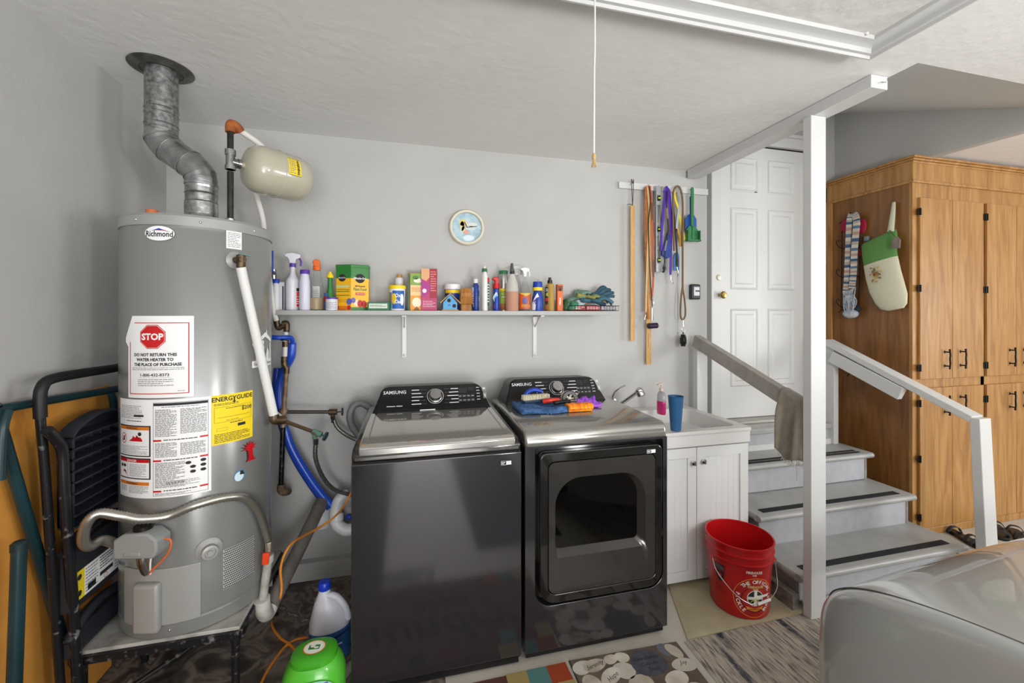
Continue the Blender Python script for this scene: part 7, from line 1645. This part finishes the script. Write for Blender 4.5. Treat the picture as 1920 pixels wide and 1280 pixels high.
st_ = [(.05, .05, .05, .035, .3, P2_, 2), (.11, .05, .062, .03, .25, P1_, 4), (.20, .035, .035, .025, .2, P3_, 3), (.26, .035, .035, .028, 0, P3_, 2), (.16, .115, .065, .032, .5, P3_, 5), (.235, .10, .045, .05, 1.1, P2_, 3), (.37, .085, .085, .072, -.2, DKS, 6), (.49, .035, .035, .035, .4, M('#6a6d78', .8), 2), (.53, .05, .03, .045, .5, P1_, 4), (.53, .125, .06, .035, -.15, P2_, 3), (.06, .13, .04, .045, .4, P1_, 2), (.28, .17, .06, .04, .1, P1_, 3), (.45, .18, .06, .035, .3, P3_, 4), (.10, .20, .065, .04, -.1, P3_, 3), (.20, .25, .07, .045, .3, P2_, 4), (.36, .25, .07, .05, -.2, P1_, 3), (.50, .26, .06, .05, .1, P2_, 4), (.06, .30, .05, .05, 0, P2_, 3), (.14, .35, .06, .04, .2, P3_, 4), (.28, .34, .06, .045, 0, P1_, 5), (.42, .35, .07, .04, .2, P3_, 4), (.53, .35, .04, .05, .2, P1_, 3)]
for (a_, b_, rx, ry, ro, m, L) in st_: it.append(stone(a_ * S_, b_, rx * S_, ry, ro, m, L))
it += [('t', 'Serenity', .11 * S_, -.05, .030, INK, 8, 0, .85, .25, .4), ('t', 'Hope', .165 * S_, -.12, .030, INK, 8, 0, .9, .5, .4), ('t', 'Give thanks', .365 * S_, -.06, .026, INK, 8, .0002, .95, 0, .4), ('t', 'Cultivate', .37 * S_, -.09, .024, INK, 8, .0002, .9, 0, .4), ('t', 'Trust', .375 * S_, -.118, .026, INK, 8, .0002, .9, 0, .4), ('t', 'Joy', .53 * S_, -.115, .028, INK, 8, 0, .9, 0, .4)]
decal('stone_print', t, it, fnp, lift=.00012, flat=True)
# laundry room mat with a border of coloured squares
r0 = G(845, 1278); r1 = G(1062, 1240); uL = (r1 - r0).normalized(); 
rE = Vector((.62, 1.70, 0)); rs = Vector((-.42, 1.70, 0))
rE = Vector((G(1058, 1240).x, 1.690, 0)); rs = rE - Vector((1.10, 0, 0))
MT = M('#75493a', .95, spots='#633c30', nscale=20, bump=.8, bscale=500)
t, cs = slab('laundry_mat', [rs, rE, rE - Vector((-.03, .62, 0)), rs - Vector((-.03, .62, 0))], .007, MT, 'brown laundry room mat with coloured square border before the washer', 'mat', sub=16, wob=0)
fnm = flatfn(rs + Vector((0, 0, .0075)), (1, 0, 0), (0, 1, 0))
sqc = [M('#b8a162', .95, bump=.8, bscale=500), M('#5f8f8c', .95, bump=.8, bscale=500), M('#b0471f', .95, bump=.8, bscale=500), M('#7c1a1a', .95, bump=.8, bscale=500)]
it = []; q_ = .088
for k in range(3): 
    it.append(('r', 1.10 - q_ * (k + 1), -q_, 1.10 - q_ * k, 0, sqc[[2, 1, 0][k]], 1)); it.append(('r', 1.10 - q_ * (k + 1) + .02, -2 * q_, 1.10 - q_ * k + .006, -q_, sqc[[0, 3, 1][k]], 1)); it.append(('r', 1.10 - q_ * (k + 1) + .02, -.62, 1.10 - q_ * k + .02, -.62 + q_, sqc[k], 1))
it += [('r', .05, -.05, .78, -.03, M('#2a1614', .9), 1), ('r', .60, -.02, .66, 0, sqc[3], 1)]
it += [('t', 'Laundry', .50, -.26, .27, M('#120c0b', .9), 2, .004, 1, 0, .35), ('t', 'Room', .60, -.43, .12, M('#120c0b', .9), 2, .002, 1, 0, .35)]
for k in range(5): it.append(('p', [(.18 + k * .13, -.06), (.26 + k * .13, -.06), (.25 + k * .13, -.12), (.19 + k * .13, -.12)], [sqc[3], MT, M('#1a1110', .9)][k % 3], 2))
decal('mat_print', t, it, fnm, lift=.00015, flat=True)

# ------------------------------------------------------------------ towel over the rail
TW = M('#ada191', .95, spots='#9c9080', nscale=40, bump=1.0, bscale=350, sheen=.4)
tw = thing('towel', 'taupe hand towel with frayed white edge draped over the grey handrail end', 'towel', (1.985, 1.74, .8))
ra, rb_ = Vector((1.985, 1.80, 1.05)), Vector((1.985, 1.70, 1.012))
mb = MB(); Wd, nu, nv = .0, 22, 40
zt0 = 1.095
def twf(a, b):
    # a: along the rail (Y), b: from left hem over the top to the right hem
    y = 1.835 - .155 * a; top = 1.325 + (y - 2.56) / (1.69 - 2.56) * -0.32 + .052
    s1_ = b * 2 - 1
    Ll, Lr = .30 + .03 * math.sin(a * 5), .26
    if s1_ < -.12: t_ = (-s1_ - .12) / .88; x = 1.985 - .036 - (.016 * math.sin(a * 8 + 1 + t_) + .006 * math.sin(a * 19 + 3 * t_)) * min(1, t_ * 3) - .012 * t_; z = top - .02 - Ll * t_; y = y + (a - .5) * -.02 * t_
    elif s1_ > .12: t_ = (s1_ - .12) / .88; x = 1.985 + .036 + .02 * t_ + .012 * math.sin(a * 8) * t_; z = top - .02 - Lr * t_
    else: an = s1_ / .12 * PI / 2; x = 1.985 + .036 * math.sin(an); z = top - .02 + .02 * math.cos(an)
    return Vector((x, y, z))
mb.grid(twf, nu, nv); 
o = mb.build('cloth', TW, tw, solid=.008)
mb = MB(); FR = M('#cfcac2', .95)
random.seed(9)
for k in range(60):
    b = k / 60; p = twf(1.0, b * .48 + .0); mb.tube([p, p + Vector((random.uniform(-.012, .0), -.008 + random.uniform(-.006, .004), random.uniform(-.008, .006))), p + Vector((random.uniform(-.015, .004), -.014, -.012))], .0013, 5, smooth=2)
for k in range(30):
    p = twf(k / 30, 0.0); mb.tube([p, p + Vector((random.uniform(-.004, .004), random.uniform(-.004, .004), -.02)), p + Vector((random.uniform(-.006, .006), random.uniform(-.006, .006), -.03 - (.08 if k == 22 else 0)))], .0013, 5, smooth=2)
mb.build('fringe', FR, tw)

# ------------------------------------------------------------------ jugs on the floor, extension cord
gj = Vector((-.345, 1.72, 0))
jg = thing('detergent_jug', 'bright green laundry pod tub with round lid badge on the floor', 'detergent tub', gj)
LG = M('#4fb02f', .3, coat=.3)
mb = MB()
def jugring(mb, z, rx, ry, cx_=0, cy_=0, n=36):
    return [mb.bm.verts.new(gj + Vector((cx_ + rx * math.copysign(abs(math.cos(2 * PI * k / n)) ** .8, math.cos(2 * PI * k / n)), cy_ + ry * math.copysign(abs(math.sin(2 * PI * k / n)) ** .8, math.sin(2 * PI * k / n)), z))) for k in range(n)]
rings = [(0, .085, .07), (.006, .095, .08), (.05, .108, .09), (.10, .114, .094), (.15, .112, .09), (.19, .098, .08), (.212, .078, .066), (.218, .072, .060)]
prev = None
for z, rx, ry in rings:
    rg = jugring(mb, z, rx, ry)
    if prev: mb.bridge(prev, rg)
    else: mb.face(rg)
    prev = rg
mb.face(prev[::-1]); mb.build('tub', LG, jg, sub=1)
mb = MB(); prev = None
for z, rx, ry in ((.205, .078, .066), (.212, .082, .070), (.226, .080, .068), (.236, .066, .056), (.240, .05, .043)):
    rg = jugring(mb, z, rx, ry); 
    if prev: mb.bridge(prev, rg)
    else: mb.face(rg)
    prev = rg
mb.face(prev[::-1]); lid_ = mb.build('lid', M('#3f9a1f', .35), jg)
decal('lid_badge', lid_, [('e', 0, 0, .040, .035, M('#d96a28', .5), 1), ('e', 0, 0, .037, .032, M('#e7e7d6', .5), 2), ('e', 0, 0, .029, .025, M('#e9f0e0', .5), 3), ('r', -.02, -.012, .02, .010, M('#2c7a38', .5), 4), ('e', -.006, .004, .009, .007, WHT, 5), ('e', .008, -.004, .009, .005, WHT, 5)], flatfn(gj + Vector((0, 0, .2405)), (1, -.1, 0), (.1, 1, 0)))
def tubfn(u, v, w):
    a = u / .108 + .1; z = v + .075; r1_ = .114; 
    x = r1_ * math.copysign(abs(math.sin(a)) ** .8, math.sin(a)); y = -.094 * abs(math.cos(a)) ** .8
    k2 = 1.0 if z < .15 else 1.0 - (z - .15) * 2.4
    return gj + Vector((x * k2, (y - .002 - w) * k2, z))
decal('tub_label', jg, [('e', 0, .05, .075, .055, M('#7fb8a8', .5), 1), ('e', 0, .05, .068, .05, M('#bfe0c8', .5), 2), ('p', [(-.05, .04), (.04, .07), (.05, .03), (-.03, .005)], YEL, 3), ('t', 'Gain', .0, .045, .045, M('#d9541c', .5), 5, .0012, 1, .15), ('r', -.05, .085, .045, .095, M('#5a4a9a', .5), 4), ('e', .05, .05, .016, .014, M('#3f9a1f', .5), 4), ('e', -.03, -.0, .02, .015, PURPLE, 4)], tubfn)
bj = Vector((-.335, 1.985, 0))
bl = thing('bleach_jug', 'white bleach jug with bright blue cap behind the green tub', 'jug', bj)
BW = M('#c9cbd6', .4, spots='#a8a69e', nscale=9, namt=.66)
mb = MB(); prev = None
for z, rx, ry, ox in ((0, .075, .05, 0), (.006, .082, .056, 0), (.13, .085, .06, 0), (.16, .083, .058, 0), (.20, .068, .05, -.006), (.24, .05, .04, -.014), (.275, .030, .028, -.02), (.295, .022, .022, -.022), (.305, .021, .021, -.022)):
    rg = [mb.bm.verts.new(bj + Vector((ox + rx * math.cos(2 * PI * k / 32), ry * math.sin(2 * PI * k / 32), z))) for k in range(32)]
    if prev: mb.bridge(prev, rg)
    else: mb.face(rg)
    prev = rg
mb.face(prev[::-1]); mb.build('jug_body', BW, bl)
MB().tube([bj + Vector((-.008, -.012, .275)), bj + Vector((.03, -.014, .262)), bj + Vector((.065, -.016, .215)), bj + Vector((.078, -.012, .16))], .015, 12).build('handle', BW, bl)
MB().lathe([(.024, 0), (.026, .004), (.025, .03), (.022, .034), (.001, .034)], bj + Vector((-.022, 0, .297)), seg=24).build('cap', M('#1538b8', .35), bl)
def blfn(u, v, w):
    a = u / .083; return bj + Vector(((.0855 + w) * math.sin(a), -(.0605 + w) * math.cos(a), v))
decal('jug_label', bl, [('r', -.12, .01, .12, .105, M('#2a5a94', .5), 1), ('p', [(-.12, .105), (-.12, .125), (.12, .145), (.12, .105)], M('#2a5a94', .5), 1), ('p', [(-.02, .11), (.10, .13), (.10, .12), (-.02, .10)], M('#1c2c5c', .5), 2), ('l', -.06, .02, .06, .09, 4, PAPER, 2)], blfn)
OC = M('#d5842a', .5)
def gp_(px, py, z=.005): return W(px, py, Z=z)
cpts = [W(659, 922, Y=2.40), W(645, 948, Y=2.38), W(628, 968, Y=2.32), W(600, 988, Y=2.27), W(572, 1003, Y=2.19), W(548, 1018, Y=2.10), W(533, 1040, Y=2.06), W(526, 1068, Y=2.05), W(528, 1100, Y=2.05), W(524, 1125, Y=2.06), gp_(512, 1150), gp_(510, 1172), gp_(525, 1195), gp_(548, 1212), gp_(562, 1235), gp_(572, 1250)]
t = thing('extension_cord', 'orange extension cord hanging from behind the washer and curling on the floor', 'cord', (-.6, 2.0, 0))
MB().tube(cpts, .0055, 8, smooth=8).build('cord', OC, t)
MB().tube([gp_(592, 1194), gp_(572, 1195), gp_(552, 1200), gp_(534, 1212), gp_(518, 1232), gp_(502, 1256), gp_(490, 1280), gp_(478, 1310)], .0055, 8, smooth=8).build('cord_run', OC, t)

# ------------------------------------------------------------------ parked car, front corner
CP = bpy.data.materials.new('silver_car_paint'); CP.use_nodes = True; b = CP.node_tree.nodes['Principled BSDF']
b.inputs['Base Color'].default_value = srgb('#b0b1af'); b.inputs['Metallic'].default_value = .25; b.inputs['Roughness'].default_value = .3; b.inputs['Coat Weight'].default_value = 1; b.inputs['Coat Roughness'].default_value = .03
car = thing('parked_car', 'silver-grey parked car with glossy hood in the lower right corner', 'car', (2.0, -1.2, 0))
CCX = 1.98
def cst(y):
    """half width, shoulder height and crown of the body at depth y (nose at y = .99)"""
    d = max(0.0, .99 - y)
    hw = .94 - .26 * math.exp(-d / .05)
    zs = .50 + .27 * (1 - math.exp(-d / .06)) + .17 * (1 - math.exp(-max(0, d - .05) / .35)) + .03 * min(d, 1.2)
    cr = .055 * (1 - math.exp(-d / .12)) + .01
    return hw, zs, cr
ys_ = [.99, .985, .97, .945, .91, .86, .80, .72, .62, .5, .35, .15, -.1, -.35, -.8, -1.2, -1.7, -2.2, -2.7, -3.0, -3.15, -3.2]
mb = MB(); rows = []
for y in ys_:
    hw, zs, cr = cst(max(y, -.35))
    if y < -2.9: hw -= (-2.9 - y) * .25
    half = [(.93, .20), (.985, .34), (1.0, .50), (1.0, zs - .10), (.994, zs - .022), (.980, zs - .002), (.955, zs + .004), (.88, zs + cr * .22), (.78, zs + cr * .40), (.62, zs + cr * .62), (.42, zs + cr * .84), (.2, zs + cr * .97), (0, zs + cr)]
    pts = [(-a, max(z, .2)) for a, z in half] + [(a, max(z, .2)) for a, z in half[::-1][1:]]
    rows.append([mb.bm.verts.new((CCX + a * hw, y, z)) for a, z in pts])
nS = len(rows[0]) - 1
for i in range(len(rows) - 1):
    for k in range(nS): mb.face([rows[i][k], rows[i][k + 1], rows[i + 1][k + 1], rows[i + 1][k]])
mb.face(rows[0]); mb.face(rows[-1][::-1])
for i in range(len(rows) - 1): mb.face([rows[i][0], rows[i + 1][0], rows[i + 1][-1], rows[i][-1]])
body = mb.build('body', CP, car, sub=2, angle=60)
def hoodz(x, y):
    hw, zs, cr = cst(y); u = min(1, abs(x - CCX) / hw); return zs + cr * (1 - u * u)
HS = M('#55554f', .6)
for sx in (-1, 1):
    pts = []
    for y in (.94, .90, .86, .80, .72, .6, .45, .25, 0, -.2):
        hw, zs, cr = cst(y); pts.append((CCX + sx * hw * .955, y, zs + .001))
    MB().tube(pts, .002, 6).build('hood_seam', HS, car)
# greenhouse
mb = MB(); GLZ = M('#15191c', .04, coat=.5)
pz = cst(-.35)[1] + .06
sec = [(-.25, pz - .02, .80), (-.95, pz + .50, .62), (-1.9, pz + .54, .62), (-2.75, pz + .02, .74)]
rws = []
for y, z, hw in sec: rws.append([mb.bm.verts.new((CCX - hw, y, z)), mb.bm.verts.new((CCX + hw, y, z))])
lows = [[mb.bm.verts.new((CCX - .86, y, pz - .06)), mb.bm.verts.new((CCX + .86, y, pz - .06))] for y in (-.25, -.95, -1.9, -2.75)]
mb.face([rws[0][0], rws[0][1], rws[1][1], rws[1][0]], GLZ); mb.face([rws[1][0], rws[1][1], rws[2][1], rws[2][0]], CP); mb.face([rws[2][0], rws[2][1], rws[3][1], rws[3][0]], GLZ)
for s1_ in (0, 1):
    for i in range(3): mb.face([rws[i][s1_], rws[i + 1][s1_], lows[i + 1][s1_], lows[i][s1_]], GLZ)
mb.build('cabin', None, car, bevel=.03, seg=3)
for sx in (-1, 1):
    for y in (.12, -2.45):
        mb = MB(); xw = CCX + sx * .84; mb.lathe([(.20, -.10, BLACK), (.325, -.11, BLACK), (.335, -.09, BLACK), (.335, .09, BLACK), (.32, .11, BLACK), (.22, .105, STEEL), (.20, .06, STEEL), (.05, .07, STEEL), (.001, .07, STEEL)], (xw - sx * .0, y, .335), (sx, 0, 0), 40, m=BLACK); mb.build('wheel', None, car)
# headlights, grille, number plate area on the nose
for sx in (-1, 1):
    mb = MB(); mb.ell((CCX + sx * .60, .955, .60), .15, .06, .05, rot=Matrix.Rotation(-sx * .5, 3, 'Z')); mb.build('headlight', M('#c9cdd0', .08, coat=1), car)
MB().box(CCX - .36, CCX + .36, .97, 1.0, .40, .49).build('grille', BLACK, car, bevel=.02)
MB().box(CCX - .50, CCX + .50, .96, 1.0, .24, .34).build('lower_intake', BLACK, car, bevel=.02)

rub = thing('added_dark_mat', 'black ribbed rubber garage mat along the left side of the floor', 'mat', (-.7, -.6, 0))  # unseen mat added so the washer front reflects dark on the left
MB().box(-1.2, -.14, -3.2, 1.15, .0005, .008).build('sheet', M('#1d1d1f', .7), rub, bevel=.002)
rub = thing('added_dark_mat', 'narrow black rubber runner on the floor along the car', 'mat', (.8, -1.2, 0))  # second unseen mat added, darkens the right of the reflected streak
MB().box(.43, 1.02, -3.2, .80, .0005, .008).build('sheet', M('#1d1d1f', .7), rub, bevel=.002)
# unseen chest added behind the viewpoint to darken the washer front's reflection
tc_ = thing('added_dark_chest', 'dark grey steel tool chest with drawers against the left wall', 'tool chest', (-.95, -1.2, 0))
MB().box(-1.24, -.42, -1.9, -.5, .06, .98).build('chest_body', M('#2c2d31', .4, .3), tc_, bevel=.01)
for k in range(5):
    dn_ = MB().box(-.42, -.405, -1.86, -.54, .10 + .17 * k, .255 + .17 * k).build('drawer', M('#34353a', .35, .3), tc_, bevel=.004)
    MB().box(-.405, -.385, -1.7, -.7, .225 + .17 * k, .24 + .17 * k).build('handle', STEEL, dn_)
for x in (-1.18, -.5):
    for y in (-1.8, -.6): MB().cyl((x, y, .008), (x, y, .06), .03, seg=12).build('foot', BLACK, tc_)
